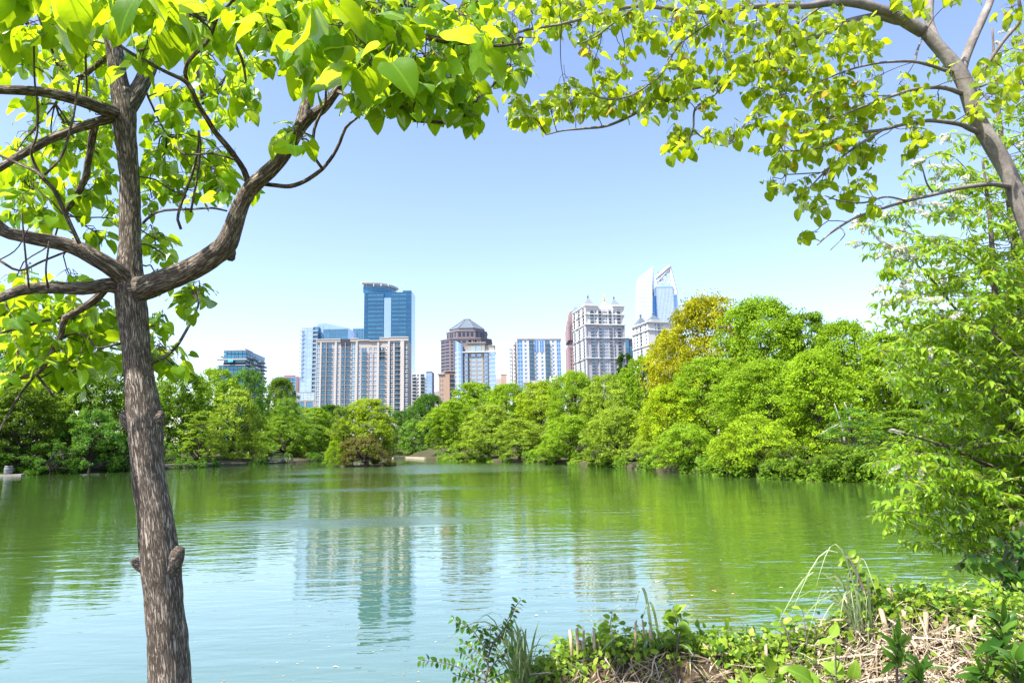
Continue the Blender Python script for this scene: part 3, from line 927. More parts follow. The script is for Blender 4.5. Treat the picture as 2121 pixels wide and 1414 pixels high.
for i, (x0, y0, x1, y1, lab) in enumerate([
        (1728, 835, 1752, 925, 'longer bare grey stem left in the thin tree'),
        (1748, 832, 1762, 880, 'short bare grey stem beside the longer one'),
        (1695, 902, 1738, 878, 'bare grey bough leaning left over the olive shrub')]):
    a = at(x0, y0, 57); b = at(x1, y1, 57)
    bp = catmull(np.array([(*b, 0.10), (*((a + b) / 2 + Vector((0.1, 0, 0.1))), 0.075), (*a, 0.03)]), 0.4)
    V, Fs, B = tube(bp[:, :3], bp[:, 3], 6, caps=True)
    link('bare_stem', np_mesh('bare_stem', V, Fs, M['dead_wood'], True, attr={'bark': B}), None, lab, 'stem')

# grey barrel at the left water's edge
bp_ = Vector((*shore_pt(17, -1.5), 0.24))
t = thing('barrel', "weathered grey barrel standing at the water's edge far left", 'barrel', bp_)
M['barrel_wood'] = plain('barrel_wood', (0.22, 0.22, 0.225), 0.85, 0.2, var=0.3, scale=3)
M['iron'] = plain('iron', (0.08, 0.08, 0.085), 0.6, 0.4, var=0.2, scale=3)
zz = np.linspace(0, 1.25, 9)
V, Fs, _ = tube([(0, 0, z) for z in zz], [0.52 + 0.09 * math.sin(math.pi * z / 1.25) for z in zz], 20, caps=True)
mb = MB(); mb.box(-1.6, 2.6, -.9, 1.2, -.5, -.01); mb.build('plinth', M['edge_stone'], t)
link('body', np_mesh('barrel_body', V, Fs, M['barrel_wood'], False), t)
for z in (0.16, 0.62, 1.08):
    V, Fs, _ = tube([(0, 0, z - 0.04), (0, 0, z + 0.04)], [0.545 + 0.09 * math.sin(math.pi * z / 1.25)] * 2, 20, caps=True)
    link('hoop', np_mesh('barrel_hoop', V, Fs, M['iron'], False), t)
# ------------------------------------------------------------------ the skyline
M['dark_glass'] = glass_wall('dark_glass', (0.05, 0.13, 0.20), (0.10, 0.24, 0.34), 0.10, 0.5)
M['teal_glass'] = glass_wall('teal_glass', (0.025, 0.10, 0.185), (0.045, 0.16, 0.27), 0.10, 0.5)
M['teal_glass2'] = glass_wall('teal_glass_bands', (0.045, 0.145, 0.24), (0.08, 0.23, 0.33), 0.14, 0.45)
M['sky_glass'] = glass_wall('sky_glass', (0.26, 0.36, 0.50), (0.36, 0.47, 0.62), 0.10, 0.55)
M['blue_glass'] = glass_wall('blue_glass', (0.07, 0.22, 0.44), (0.15, 0.34, 0.58), 0.10, 0.5)
M['pale_glass'] = glass_wall('pale_glass', (0.36, 0.45, 0.56), (0.48, 0.57, 0.66), 0.12, 0.45)
M['window_glass'] = glass_wall('window_glass', (0.07, 0.14, 0.22), (0.17, 0.27, 0.36), 0.08, 0.35)
M['night_glass'] = glass_wall('night_glass', (0.02, 0.024, 0.042), (0.04, 0.046, 0.075), 0.12, 0.12)
M['sail_glass'] = glass_wall('sail_glass', (0.52, 0.57, 0.62), (0.58, 0.63, 0.67), 0.25, 0.15)
M['cream'] = plain('cream_wall', (0.45, 0.405, 0.37), 0.85, 0.2)
M['cream_pink'] = plain('cream_pink_wall', (0.33, 0.285, 0.275), 0.85, 0.2)
M['cream_light'] = plain('cream_trim', (0.50, 0.465, 0.43), 0.85, 0.2)
M['white'] = plain('white_wall', (0.60, 0.595, 0.58), 0.8, 0.2, var=0.06)
M['greywall'] = plain('grey_wall', (0.39, 0.385, 0.41), 0.85, 0.2, var=0.08)
M['beige'] = plain('beige_wall', (0.34, 0.315, 0.275), 0.85, 0.2)
M['peach'] = plain('peach_wall', (0.50, 0.35, 0.255), 0.85, 0.2)
M['mauve'] = plain('mauve_stone', (0.20, 0.172, 0.182), 0.7, 0.3)
M['granite'] = plain('pink_granite', (0.32, 0.215, 0.215), 0.6, 0.35)
M['slate'] = plain('slate_roof', (0.11, 0.145, 0.18), 0.6, 0.35, var=0.15)
M['turret'] = plain('turret_roof', (0.20, 0.23, 0.26), 0.55, 0.4, var=0.1)
M['mullion'] = plain('mullion', (0.35, 0.42, 0.48), 0.5, 0.4)
M['mullion_dark'] = plain('mullion_dark', (0.06, 0.13, 0.19), 0.5, 0.4)
M['mullion_white'] = plain('mullion_white', (0.76, 0.77, 0.77), 0.5, 0.4)
M['steel_white'] = plain('white_steel', (0.68, 0.69, 0.70), 0.45, 0.4, var=0.05)
M['balcony_dark'] = plain('balcony_metal', (0.08, 0.09, 0.11), 0.5, 0.4)
M['balcony_slab'] = plain('balcony_slab', (0.52, 0.48, 0.45), 0.8, 0.2)
M['balcony_white'] = plain('balcony_white', (0.72, 0.71, 0.69), 0.8, 0.2)
M['charcoal'] = plain('charcoal_panel', (0.045, 0.05, 0.065), 0.6, 0.35)
M['concrete'] = plain('concrete', (0.46, 0.44, 0.42), 0.85, 0.2)
M['red_panel'] = plain('red_panel', (0.42, 0.12, 0.10), 0.7, 0.3)
M['gold'] = plain('gold_leaf', (0.70, 0.46, 0.14), 0.35, 0.5, 0.6)
M['pool'] = plain('pool_water', (0.05, 0.55, 0.70), 0.2, 0.5)

PANES = {}
def pane_mesh(glass, frame, nu=1, nz=1, bw=0.05):
    key = (glass, frame, nu, nz)
    if key not in PANES:
        mb = MB()
        mb.box(0, 1, 0, 0.10, 0, 1, 0)
        for i in range(nu + 1):
            c = i / nu
            mb.box(max(0.0, c - bw / 2), min(1.0, c + bw / 2), -0.05, 0.001, 0, 1, 1)
        for j in range(nz + 1):
            c = j / nz
            mb.box(0, 1, -0.045, 0.0012, max(0.0, c - bw / 2), min(1.0, c + bw / 2), 1)
        PANES[key] = mb.mesh('window_pane', [M[glass], M[frame]])
    return PANES[key]

BALC = {}
def balcony_mesh(slab, rail, solid=False):
    key = (slab, rail, solid)
    if key not in BALC:
        mb = MB()
        mb.box(0, 1, -1, 0, 0, 0.14, 0)
        mb.box(0, 1, -1, -0.96, 0.86, 0.92, 1)
        for x in (0.0, 0.985):
            mb.box(x, x + 0.015, -0.96, 0, 0.86, 0.92, 1)
        n = 12
        for i in range(n + 1):
            c = i / n * 0.985
            mb.box(c, c + (0.08 if solid else 0.022), -0.985, -0.965, 0.14, 0.86, 1)
        BALC[key] = mb.mesh('balcony', [M[slab], M[rail]])
    return BALC[key]

class Building:
    def __init__(self, name, label, pl, pr, y, rot=0.0, depth=25.0, ref=760, cat='building'):
        self.y0 = y
        a = at(pl, ref, y)
        self.O = Vector((a.x, a.y, 0))
        self.rot = R(rot)
        self.t = thing(name, label, cat, self.O, self.rot, 'city buildings beyond the trees')
        self.U = Vector((math.cos(self.rot), math.sin(self.rot)))
        self.ref = ref
        self.W = self.u(pr)
        self.D = depth
        self.n = 0
        self.rest = {}
    def u(self, px, ref=None, v=0.0):
        """metres along the front (or along a plane v metres behind it) of what is seen at that column"""
        d = ray(px, ref or self.ref)
        ox = self.O.x - self.U.y * v; oy = self.O.y + self.U.x * v
        # O + u U = k d
        det = self.U.x * (-d.y) - (-d.x) * self.U.y
        return (-ox * (-d.y) + (-d.x) * oy) / det * 1.0
    def z(self, py, px=None, v=0.0):
        """height of what is seen at that row on the front plane"""
        px = px if px is not None else project([self.O + Vector((self.U.x, self.U.y, 0)) * (self.W / 2) + Vector((0, 0, 40))])[0][0]
        u = self.u(px, py, v)
        P = Vector((self.O.x + self.U.x * u - self.U.y * v, self.O.y + self.U.y * u + self.U.x * v))
        d = ray(px, py)
        return EYE + d.z * (P.y / d.y)
    def face(self, which, off=0.0):
        if which == 'front': return Matrix(((1, 0, 0, 0), (0, 1, 0, off), (0, 0, 1, 0), (0, 0, 0, 1)))
        if which == 'left': return Matrix(((0, 1, 0, off), (-1, 0, 0, self.D), (0, 0, 1, 0), (0, 0, 0, 1)))
        return Matrix(((0, -1, 0, self.W - off), (1, 0, 0, 0), (0, 0, 1, 0), (0, 0, 0, 1)))
    def part(self, name, mb, mats, smooth=False, kind=None):
        return mb.build(name, mats, self.t, smooth, kind=kind)
    def place(self, name, me, F, a0, a1, d, z0, z1, depth=1.0):
        if a1 < a0: a0, a1 = a1, a0
        Mx = F @ Matrix.Translation((a0, d, z0)) @ Matrix.Diagonal((a1 - a0, depth, z1 - z0, 1))
        self.n += 1
        if self.n > 290 and name == 'window':
            self.rest.setdefault(me, []).append(Mx)
            return None
        o = link(name, me, self.t)
        o.matrix_local = Mx
        return o
    def finish(self):
        for me, Ms in self.rest.items():
            V = np.empty(len(me.vertices) * 3, np.float32); me.vertices.foreach_get('co', V); V = V.reshape(-1, 3)
            F = np.array([tuple(p.vertices) for p in me.polygons]); mi = np.array([p.material_index for p in me.polygons])
            W, G = scatter(V, F, np.array([[list(r) for r in m] for m in Ms]))
            link('small_windows', np_mesh('small_windows', W, G, list(me.materials), midx=np.tile(mi, len(Ms))), self.t, kind='stuff')
    def facade(self, mb, F, length, cols, zs, top, mi=0, wall_d=0.45, base=0.0):
        """cols: (a0, a1, pane mesh, sill, head, balcony mesh or None, reach); zs: floor lines from the lowest up; top: wall top"""
        cols = sorted(cols, key=lambda c: c[0])
        a = 0.0
        for c in cols:
            if c[0] - a > 0.02: mb.box(a, c[0], 0, wall_d, base, top, mi, F)
            a = c[1]
        if length - a > 0.02: mb.box(a, length, 0, wall_d, base, top, mi, F)
        for c in cols:
            z = base
            lo = c[7] if len(c) > 7 else None
            for i, zf in enumerate(zs):
                zn = zs[i + 1] if i + 1 < len(zs) else top
                h = (zs[1] - zs[0]) if len(zs) > 1 else (top - zs[0])
                if lo is not None and not (lo[0] <= i < lo[1]): continue
                s, e = zf + c[3] * h, min(zf + c[4] * h, top - 0.05)
                if e <= s: continue
                if s - z > 0.02: mb.box(c[0], c[1], 0.02, wall_d, z, s, mi, F)
                self.place('window', c[2], F, c[0], c[1], 0.26, s, e)
                if c[5] is not None:
                    self.place('balcony', c[5], F, c[0] - 0.1, c[1] + 0.1, 0.02, zf - 0.02, zf + 1.12, c[6])
                z = e
            if top - z > 0.02: mb.box(c[0], c[1], 0.02, wall_d, z, top, mi, F)

def floors(z0, z1, n):
    h = (z1 - z0) / n
    return [z0 + i * h for i in range(n)]

# ---- dark glass condominium with stacked terraces (left)
b = Building('dark_glass_condominium', 'dark blue glass tower with stacked balconies above the left treetops', 462, 508.5, 640, 4, 62)
zt = b.z(724); zlow = b.z(850); fl = (b.z(724) - b.z(732.2)) * 1.0
mb = MB()
mb.box(0.4, b.W - 0.4, 0.4, b.D, 0, b.z(743))
mb.box(1.2, b.W - 0.5, 2.4, b.D, b.z(742.8), zt - 1)
b.part('core', mb, M['dark_glass'])
mb = MB()
mb.box(0, b.W, 0.0, b.D, zt - 1, zt)
mb.box(-5.5, b.W + 1.6, -3, 2.5, b.z(746), b.z(743.3))
mb.box(-4.5, b.W + .4, -2, 2.5, b.z(757), b.z(755.6))
b.part('slab', mb, M['concrete'])
mb = MB(); mb.box(b.u(481), b.u(502), 6, 30, zt, b.z(719.5)); b.part('penthouse', mb, M['concrete'])
mb = MB(); mb.box(b.u(474), b.u(484.5), -3.4, -2.8, b.z(750.5), b.z(746.4)); b.part('pool', mb, M['pool'])
mb = MB(); mb.box(0.2, b.W - .2, -0.4, 0.3, b.z(755.4), b.z(750.8)); b.part('dark_band', mb, M['charcoal'])
pm = pane_mesh('dark_glass', 'mullion_dark', 2, 1, 0.03)
pt = pane_mesh('teal_glass2', 'mullion_dark', 2, 1, 0.03)
F = b.face('front')
for (y1, y0) in ((725, 732.5), (733.5, 742.5)):
    for i in range(6):
        b.place('window', pt, F, b.W * i / 6 + .15, b.W * (i + 1) / 6 - .15, 0.15 if y1 < 730 else 0.16, b.z(y0), b.z(y1))
yy = 758.0
while yy < 800:
    for i in range(7):
        b.place('window', pt if i % 3 else pm, F, -4 + (b.W + 4) * i / 7 + .12, -4 + (b.W + 4) * (i + 1) / 7 - .12, -0.6, b.z(yy + 7.2), b.z(yy))
    mb = MB(); mb.box(-5, b.W, -0.5, 1, b.z(yy + 8), b.z(yy + 7.25)); b.part('floor_slab', mb, M['charcoal'])
    yy += 8.0
Fr = b.face('right')
bl = balcony_mesh('balcony_slab', 'balcony_dark', True)
h = (b.z(760) - b.z(768.0))
z = zt - h
k = 0
while z > zlow:
    for i in range(6):
        b.place('window', pm, Fr, b.D * i / 6 + .3, b.D * (i + 1) / 6 - .3, 0.1, z + .3, z + h - .4)
    for a0, a1 in (((0.04, 0.36), (0.62, 0.98)), ((0.2, 0.5), (0.66, 0.9)), ((0.02, 0.28), (0.45, 0.98)))[k % 3]:
        if k > 0: b.place('balcony', bl, Fr, b.D * a0, b.D * a1, 0, z, z + 1.5, 2.6)
    if k % 2: b.place('balcony', bl, b.face('left'), b.D - 14, b.D - 1, 4 if z < b.z(755) else 0, z, z + 1.5, 2.4)
    z -= h; k += 1
b.finish()

# ---- low office with a red rooftop box
b = Building('low_office', 'low glass office with a red box on its roof', 571, 613, 720, 3, 30)
mb = MB(); mb.box(0.3, b.W - .3, 0.45, b.D, 0, b.z(780)); mb.box(b.W - 0.2, b.W + 6, 0.2, b.D, 0, b.z(779)); 
b.part('wall', mb, M['mullion'])
mb = MB(); mb.box(b.u(587), b.u(606.5), 4, 16, b.z(780) + .01, b.z(776)); b.part('roof_box', mb, M['red_panel'])
mb = MB(); mb.box(b.u(614), b.u(619.5), -0.2, 0.1, 0, b.z(780.5)); b.part('brick_end', mb, M['granite'])
pm = pane_mesh('blue_glass', 'mullion', 3, 1, 0.03)
for j in range(6):
    for i in range(7):
        b.place('window', pm, b.face('front'), b.W * i / 7 + .1, b.W * (i + 1) / 7 - .1, 0.2, b.z(786 + 6.2 * j), b.z(781.5 + 6.2 * j))
b.finish()

# ---- pale blue glass condominium
b = Building('pale_glass_condominium', 'pale blue glass tower with dark reflecting crown left of the cream slab', 622.5, 655, 640, -3, 30)
zt = b.z(678)
mb = MB(); mb.box(0.3, b.u(646.5), 0.45, b.D, 0, zt); b.part('core', mb, M['pale_glass'])
mb = MB(); mb.box(b.u(646.6), b.u(656), 2.2, b.D, 0, b.z(676)); b.part('balcony_core', mb, M['dark_glass'])
h = (b.z(700) - b.z(708.6))
pm = pane_mesh('sky_glass', 'mullion_white', 3, 1, 0.02)
bl = balcony_mesh('balcony_slab', 'mullion', True)
z = zt - h; k = 0
while z > b.z(850):
    for i in range(2):
        ua, ub = b.u(623), b.u(646)
        b.place('window', pm, b.face('front'), ua + (ub - ua) * i / 2 + .08, ua + (ub - ua) * (i + 1) / 2 - .08, 0.2, z + .12, z + h - .12)
    b.place('balcony', bl, b.face('front'), b.u(646.8), b.u(655.8), 2.1, z, z + 1.3, 2.4)
    if k < 12: b.place('balcony', bl, b.face('front'), b.u(622) - 1, b.u(627), 0.1, z, z + 1.3, 1.6)
    z -= h; k += 1
b.part('parapet', (lambda m: (m.box(0.2, b.u(647), 0.2, b.D, zt, zt + 0.5), m)[1])(MB()), M['white'])
# the slanted reflecting crown block
mb = MB()
uL, uR = b.u(655.5, v=6), b.u(719.5, v=6)
uM = b.u(672, v=6)
zz = [b.z(701, 690, 6), b.z(670.5, 656, 6), b.z(669, 672, 6), b.z(679, 719, 6)]
mb.slab([(uL, 0), (uR, 0), (uR, zz[3]), (uM, zz[2]), (uL, zz[1])], 6, 40)
b.part('crown_block', mb, M['sky_glass'])
pm2 = pane_mesh('dark_glass', 'mullion_dark', 2, 1, 0.02)
pm3 = pane_mesh('sky_glass', 'mullion', 2, 1, 0.02)
for j in range(5):
    for i in range(5):
        c0, c1 = uL + (uR - uL) * i / 5, uL + (uR - uL) * (i + 1) / 5
        zb = b.z(712, 690, 6) + j * h * 0.9
        if zb + h * 0.85 < (zz[2] if i < 2 else zz[3]) - 0.4:
            b.place('window', pm2 if j < 4 - (i == 0) else pm3, b.face('front'), c0 + .1, c1 - .1, 5.85, zb, zb + h * .84)
b.finish()
# podium
b = Building('glass_podium', 'low glass podium with stone piers beside the cream slab', 615, 653, 560, 0, 14)
mb = MB(); mb.box(0.3, b.W, 0.45, b.D, 0, b.z(812)); b.part('core', mb, M['pale_glass'])
mb = MB()
mb.box(0, b.W, 0, .4, b.z(831), b.z(828)); mb.box(0, b.W, -.1, .4, b.z(812.5), b.z(811.5))
for px in (615, 632, 650): mb.box(b.u(px), b.u(px + 4.5), -.02, .45, 0, b.z(830.8))
b.part('pier', mb, M['cream_pink'])
pm = pane_mesh('pale_glass', 'mullion', 3, 1, 0.02)
for j in range(3):
    for i in range(5): b.place('window', pm, b.face('front'), b.W * i / 5 + .06, b.W * (i + 1) / 5 - .06, 0.2, b.z(828 - 5.2 * j), b.z(823.4 - 5.2 * j))
pm = pane_mesh('dark_glass', 'mullion_dark', 2, 1)
for a, c in ((620, 632), (637, 650)): b.place('window', pm, b.face('front'), b.u(a), b.u(c), 0.25, b.z(850), b.z(831.5))
b.finish()

# ---- cream apartment slab
b = Building('cream_apartment_slab', 'long cream apartment slab with rows of dark balconies', 654, 844.5, 560, 0, 22)
zt = b.z(704)
zfl = floors(b.z(866), b.z(710), 16); h = zfl[1] - zfl[0]
z2u = lambda q: b.u(400 + q / 4.04)
wp = pane_mesh('window_glass', 'mullion_white', 2, 2, 0.09)
wc = pane_mesh('teal_glass2', 'mullion_white', 2, 2, 0.07)
wb = pane_mesh('dark_glass', 'mullion', 2, 1, 0.05)
bl = balcony_mesh('balcony_slab', 'balcony_dark')
cols = []
for q0, q1, ty in ((1033, 1058, 'c'), (1076, 1112, 'b'), (1120, 1158, 'b'), (1165, 1181, 'w'), (1204, 1224, 'w'), (1237, 1270, 'b'), (1278, 1312, 'b'),
                   (1326, 1355, 'c'), (1379, 1399, 'w'), (1408, 1452, 'b'), (1473, 1497, 'w'), (1510, 1536, 'w'), (1558, 1602, 'b'), (1608, 1625, 'w'),
                   (1648, 1673, 'c'), (1686, 1730, 'b'), (1769, 1797, 'c')):
    me = {'c': wc, 'b': wb, 'w': wp}[ty]
    cols.append((z2u(q0), z2u(q1), me, 0.08 if ty != 'w' else 0.2, 0.90 if ty != 'w' else 0.88, bl if ty == 'b' else None, 1.3, (0, 16) if not 1370 < q0 < 1640 else (0, 15)))
mb = MB()
mb.box(0.5, b.W - .5, 0.5, b.D, 0, zt - 1)
b.facade(mb, b.face('front'), b.W, cols, zfl, zt - 1.2)
b.part('wall', mb, M['cream'])
mb = MB()
for q0, q1, p in ((1028, 1232, 702.5), (1314, 1380, 702), (1380, 1475, 705.5), (1475, 1560, 707), (1560, 1640, 701.5), (1640, 1802, 701)):
    mb.box(z2u(q0), z2u(q1) - .02, -0.9, 2.0, zt - 1.2, b.z(p))
    mb.box(z2u(q0), z2u(q1) - .02, -1.3, 2.0, b.z(p), b.z(p) + .7)
b.part('cornice', mb, M['cream_light'])
mb = MB(); mb.box(z2u(1234), z2u(1312), -0.7, 3, b.z(715), b.z(701.5)); b.part('dark_roof_screen', mb, M['charcoal'])
mb = MB()
for q0, q1 in ((1060, 1074), (1186, 1201), (1360, 1376), (1540, 1556), (1630, 1646), (1735, 1766)):
    mb.box(z2u(q0), z2u(q1), -0.8, -0.01, 0, zt - 1.3)
b.part('pilaster', mb, M['cream_light'])
mb = MB()
for q0, q1 in ((1113, 1119), (1271, 1277)): mb.box(z2u(q0), z2u(q1), -1.2, -0.02, 0, zt - 2)
for q0, q1 in ((1455, 1471),): mb.box(z2u(q0), z2u(q1), -0.3, -0.02, 0, zt - h * 3)
for q0, q1 in ((1500, 1508),): mb.box(z2u(q0), z2u(q1), -0.25, -0.02, 0, zt - h * 3)
b.part('pilaster', mb, M['cream_pink'])
b.finish()

# ---- small teal block behind
b = Building('teal_office_block', 'small teal glass block peeping between pale tower and tall tower', 729.5, 752, 860, 2, 20)
mb = MB(); mb.box(0, b.W, 0.4, b.D, 0, b.z(679.5)); b.part('core', mb, M['sky_glass'])
pm = pane_mesh('teal_glass2', 'mullion', 2, 1, 0.03)
for j in range(4):
    for i in range(2): b.place('window', pm, b.face('front'), b.W * i / 2 + .1, b.W * (i + 1) / 2 - .1, 0.2, b.z(687 + 6.4 * j), b.z(681 + 6.4 * j))
b.finish()

# ---- tall blue tower
b = Building('tall_blue_tower', 'tall deep blue glass tower with a curved white roof canopy', 752, 851.5, 780, 0, 34)
q = lambda x: b.u(400 + x / 4.04)
zq = lambda y: b.z(520 + y / 4.04)
mb = MB()
mb.box(0.2, q(1590), 0.5, b.D, 0, zq(345)); mb.box(q(1590), q(1655), 1.4, b.D, 0, zq(345)); mb.box(q(1655), b.W - .2, 0.5, b.D, 0, zq(345))
mb.box(q(1750), b.W - .2, 0.52, b.D - 1, zq(345), zq(332))
b.part('core', mb, M['teal_glass'])
# round-ended penthouse under the canopy
def arc(u0, u1, v0, rad, n=10, ext=0.0):
    pts = [(u0 - ext, v0 - ext), (u1 - rad, v0 - ext)]
    for i in range(1, n + 1):
        a = math.pi / 2 * i / n
        pts.append((u1 - rad + (rad + ext) * math.sin(a), v0 + rad - (rad + ext) * math.cos(a)))
    pts += [(u0 - ext, v0 + rad)]
    return pts
mb = MB(); mb.prism(arc(0.4, q(1660), 0.55, 34), zq(345), zq(290)); b.part('penthouse', mb, M['teal_glass2'])
mb = MB(); mb.prism(arc(0.9, q(1648), 1.6, 32), zq(290), zq(274)); b.part('penthouse_clerestory', mb, M['mullion'])
mb = MB(); mb.prism(arc(0, q(1655), 0, 36, ext=1.6), zq(274), zq(264))
mb.prism(arc(0, q(1655), 0, 36, ext=2.6), zq(264), zq(257))
b.part('canopy', mb, M['steel_white'])
mb = MB()
for i in range(6): mb.box(2 + i * 8.5, 2.9 + i * 8.5, 0.6, 1.4, zq(290), zq(272))
b.part('canopy_post', mb, M['steel_white'])
pm = pane_mesh('teal_glass2', 'mullion_dark', 5, 1, 0.02)
pe = pane_mesh('teal_glass', 'mullion_dark', 1, 1, 0.04)
h = (zq(385) - zq(419.5)); z = zq(350) - h
while z > b.z(852):
    for x0, x1, me in ((1428, 1452, pe), (1456, 1524, pm), (1526, 1588, pm), (1658, 1720, pm), (1722, 1782, pm), (1786, 1822, pe)):
        b.place('window', me, b.face('front'), q(x0), q(x1), 0.3, z + h * .30, z + h * .86)
    z -= h
mb = MB()
z = zq(350)
while z > b.z(852):
    mb.box(0, q(1589), 0.0, 0.5, z - h * .11, z, M=b.face('front')); mb.box(q(1656), b.W, 0.0, 0.5, z - h * .11, z, M=b.face('front'))
    z -= h
b.part('spandrel', mb, M['mullion_dark'])
mb = MB(); mb.box(q(1593), q(1652), 0.55, 1.35, 0, zq(390)); b.part('light_glass_strip', mb, M['sky_glass'])
mb = MB(); mb.box(b.W - .18, b.W + .3, 1, b.D * .9, 0, zq(340)); b.part('side_glass', mb, M['sky_glass'])
b.finish()

# ---- small balcony block right of the tall tower
b = Building('small_balcony_block', 'small white block with glass end right of the tall blue tower', 853, 883, 620, 0, 18)
q = lambda x: b.u(400 + x / 4.04); zq = lambda y: b.z(520 + y / 4.04)
zt = zq(1018); zfl = floors(b.z(858), zt - 1, 12); h = zfl[1] - zfl[0]
wp = pane_mesh('window_glass', 'mullion_white', 1, 1, 0.08); bl = balcony_mesh('balcony_white', 'balcony_dark')
mb = MB(); mb.box(.5, b.W - .1, .5, b.D, 0, zt - .5)
b.facade(mb, b.face('front'), b.W, [(q(1834), q(1866), wp, .2, .85, bl, 1.2), (q(1876), q(1890), wp, .25, .8, None, 0), (q(1904), q(1936), pane_mesh('dark_glass', 'mullion', 1, 1), .1, .9, bl, 1.3)], zfl, zt)
b.part('wall', mb, M['white'])
mb = MB(); mb.box(b.W + .02, q(2000), -1, b.D, 0, zq(1018)); b.part('glass_end', mb, M['sky_glass'])
mb = MB(); mb.box(b.W + .02, q(2000), -1.2, b.D, zq(1018), zq(1010)); b.part('roof_edge', mb, M['charcoal'])
pm = pane_mesh('sky_glass', 'mullion', 2, 1, 0.03)
for zf in zfl: b.place('window', pm, b.face('front'), b.W + .1, q(1998), -1.12, zf + .1, zf + h - .1)
b.finish()

# ---- brown tower with octagonal pyramid roof
b = Building('pyramid_roof_tower', 'mauve stone tower with a grey octagonal pyramid roof', 911, 1017.5, 740, 0, 56)
q = lambda x: b.u(880 + x / 5.656); zq = lambda y: b.z(580 + y / 5.656)
def octa(u0, u1, c=0.28, v0=0.0):
    w = u1 - u0; k = w * c
    return [(u0 + k, v0), (u1 - k, v0), (u1, v0 + k), (u1, v0 + w - k), (u1 - k, v0 + w), (u0 + k, v0 + w), (u0, v0 + w - k), (u0, v0 + k)]
W = b.W
mb = MB()
mb.prism(octa(0, W, 0.2), 0, zq(690))
mb.prism(octa(-.5, W + .5, 0.2, -.5), zq(690), zq(678))
u0, u1 = q(238), q(722); v1 = (W - (u1 - u0)) / 2
mb.prism(octa(u0, u1, 0.27, v1), zq(678), zq(590)); mb.prism(octa(u0 - .5, u1 + .5, 0.27, v1 - .5), zq(590), zq(578))
u2, u3 = q(273), q(687); v2 = (W - (u3 - u2)) / 2
mb.prism(octa(u2, u3, 0.293, v2), zq(578), zq(545))
b.part('wall', mb, M['mauve'])
mb = MB()
mb.prism(octa(u2 - .6, u3 + .6, 0.293, v2 - .6), zq(545), zq(418), top=0.21)
u4, u5 = q(434), q(524)
mb.prism(octa(u4, u5, 0.293, (W - (u5 - u4)) / 2), zq(418), zq(408))
b.part('roof', mb, M['slate'])
mb = MB()
P8 = octa(u2 - .6, u3 + .6, 0.293, v2 - .6); P8t = octa(u4, u5, 0.293, (W - (u5 - u4)) / 2)
for p, pt in zip(P8, P8t): mb.bar((p[0], p[1], zq(545) + .2), (pt[0], pt[1], zq(418)), 0.5)
b.part('roof_rib', mb, M['mauve'])
ng = pane_mesh('night_glass', 'mauve', 2, 1, 0.05); ng1 = pane_mesh('night_glass', 'mauve', 1, 1, 0.05); ng4 = pane_mesh('night_glass', 'mauve', 4, 1, 0.07)
def on_edge(b, p, r, name, me, f0, f1, z0, z1, out=0.12):
    """a pane on the wall between plan points p and r, from fraction f0 to f1"""
    a = Vector((p[0], p[1], 0)); d = Vector((r[0], r[1], 0)) - a
    X = d.normalized(); Yv = Vector((-X.y, X.x, 0))
    o = a + d * f0 - Yv * out
    Mx = Matrix(((X.x * d.length * (f1 - f0), Yv.x, 0, o.x), (X.y * d.length * (f1 - f0), Yv.y, 0, o.y), (0, 0, z1 - z0, z0), (0, 0, 0, 1)))
    w = link(name, me, b.t); w.matrix_local = Mx
    return w
O1 = octa(0, W, 0.2)
h = zq(720) - zq(760); z = zq(700) - h
k = 0
while z > b.z(835):
    on_edge(b, O1[7], O1[0], 'window', ng, 0.04, 0.94, z + h * .3, z + h * .88)
    on_edge(b, O1[0], O1[1], 'window', ng1, 0.03, 0.09, z + h * .3, z + h * .8)
    if k == 0: on_edge(b, O1[0], O1[1], 'window', ng4, 0.2, 0.9, z + h * .25, z + h * .85)
    on_edge(b, O1[0], O1[1], 'window', ng4, 0.13, 0.26, z + h * .08, z + h * .95)
    on_edge(b, O1[0], O1[1], 'window', ng, 0.60, 0.98, z + h * .3, z + h * .85)
    on_edge(b, O1[1], O1[2], 'window', ng, 0.05, 0.92, z + h * .3, z + h * .85)
    z -= h; k += 1
O2 = octa(u0, u1, 0.27, v1)
on_edge(b, O2[0], O2[1], 'window', ng4, 0.06, 0.94, zq(652), zq(600))
on_edge(b, O2[7], O2[0], 'window', ng, 0.30, 0.70, zq(655), zq(600)); on_edge(b, O2[7], O2[0], 'window', ng1, 0.06, 0.2, zq(655), zq(605)); on_edge(b, O2[7], O2[0], 'window', ng1, 0.8, 0.93, zq(655), zq(595))
on_edge(b, O2[1], O2[2], 'window', ng, 0.40, 0.80, zq(655), zq(600)); on_edge(b, O2[1], O2[2], 'window', ng1, 0.1, 0.25, zq(655), zq(595))
b.finish()

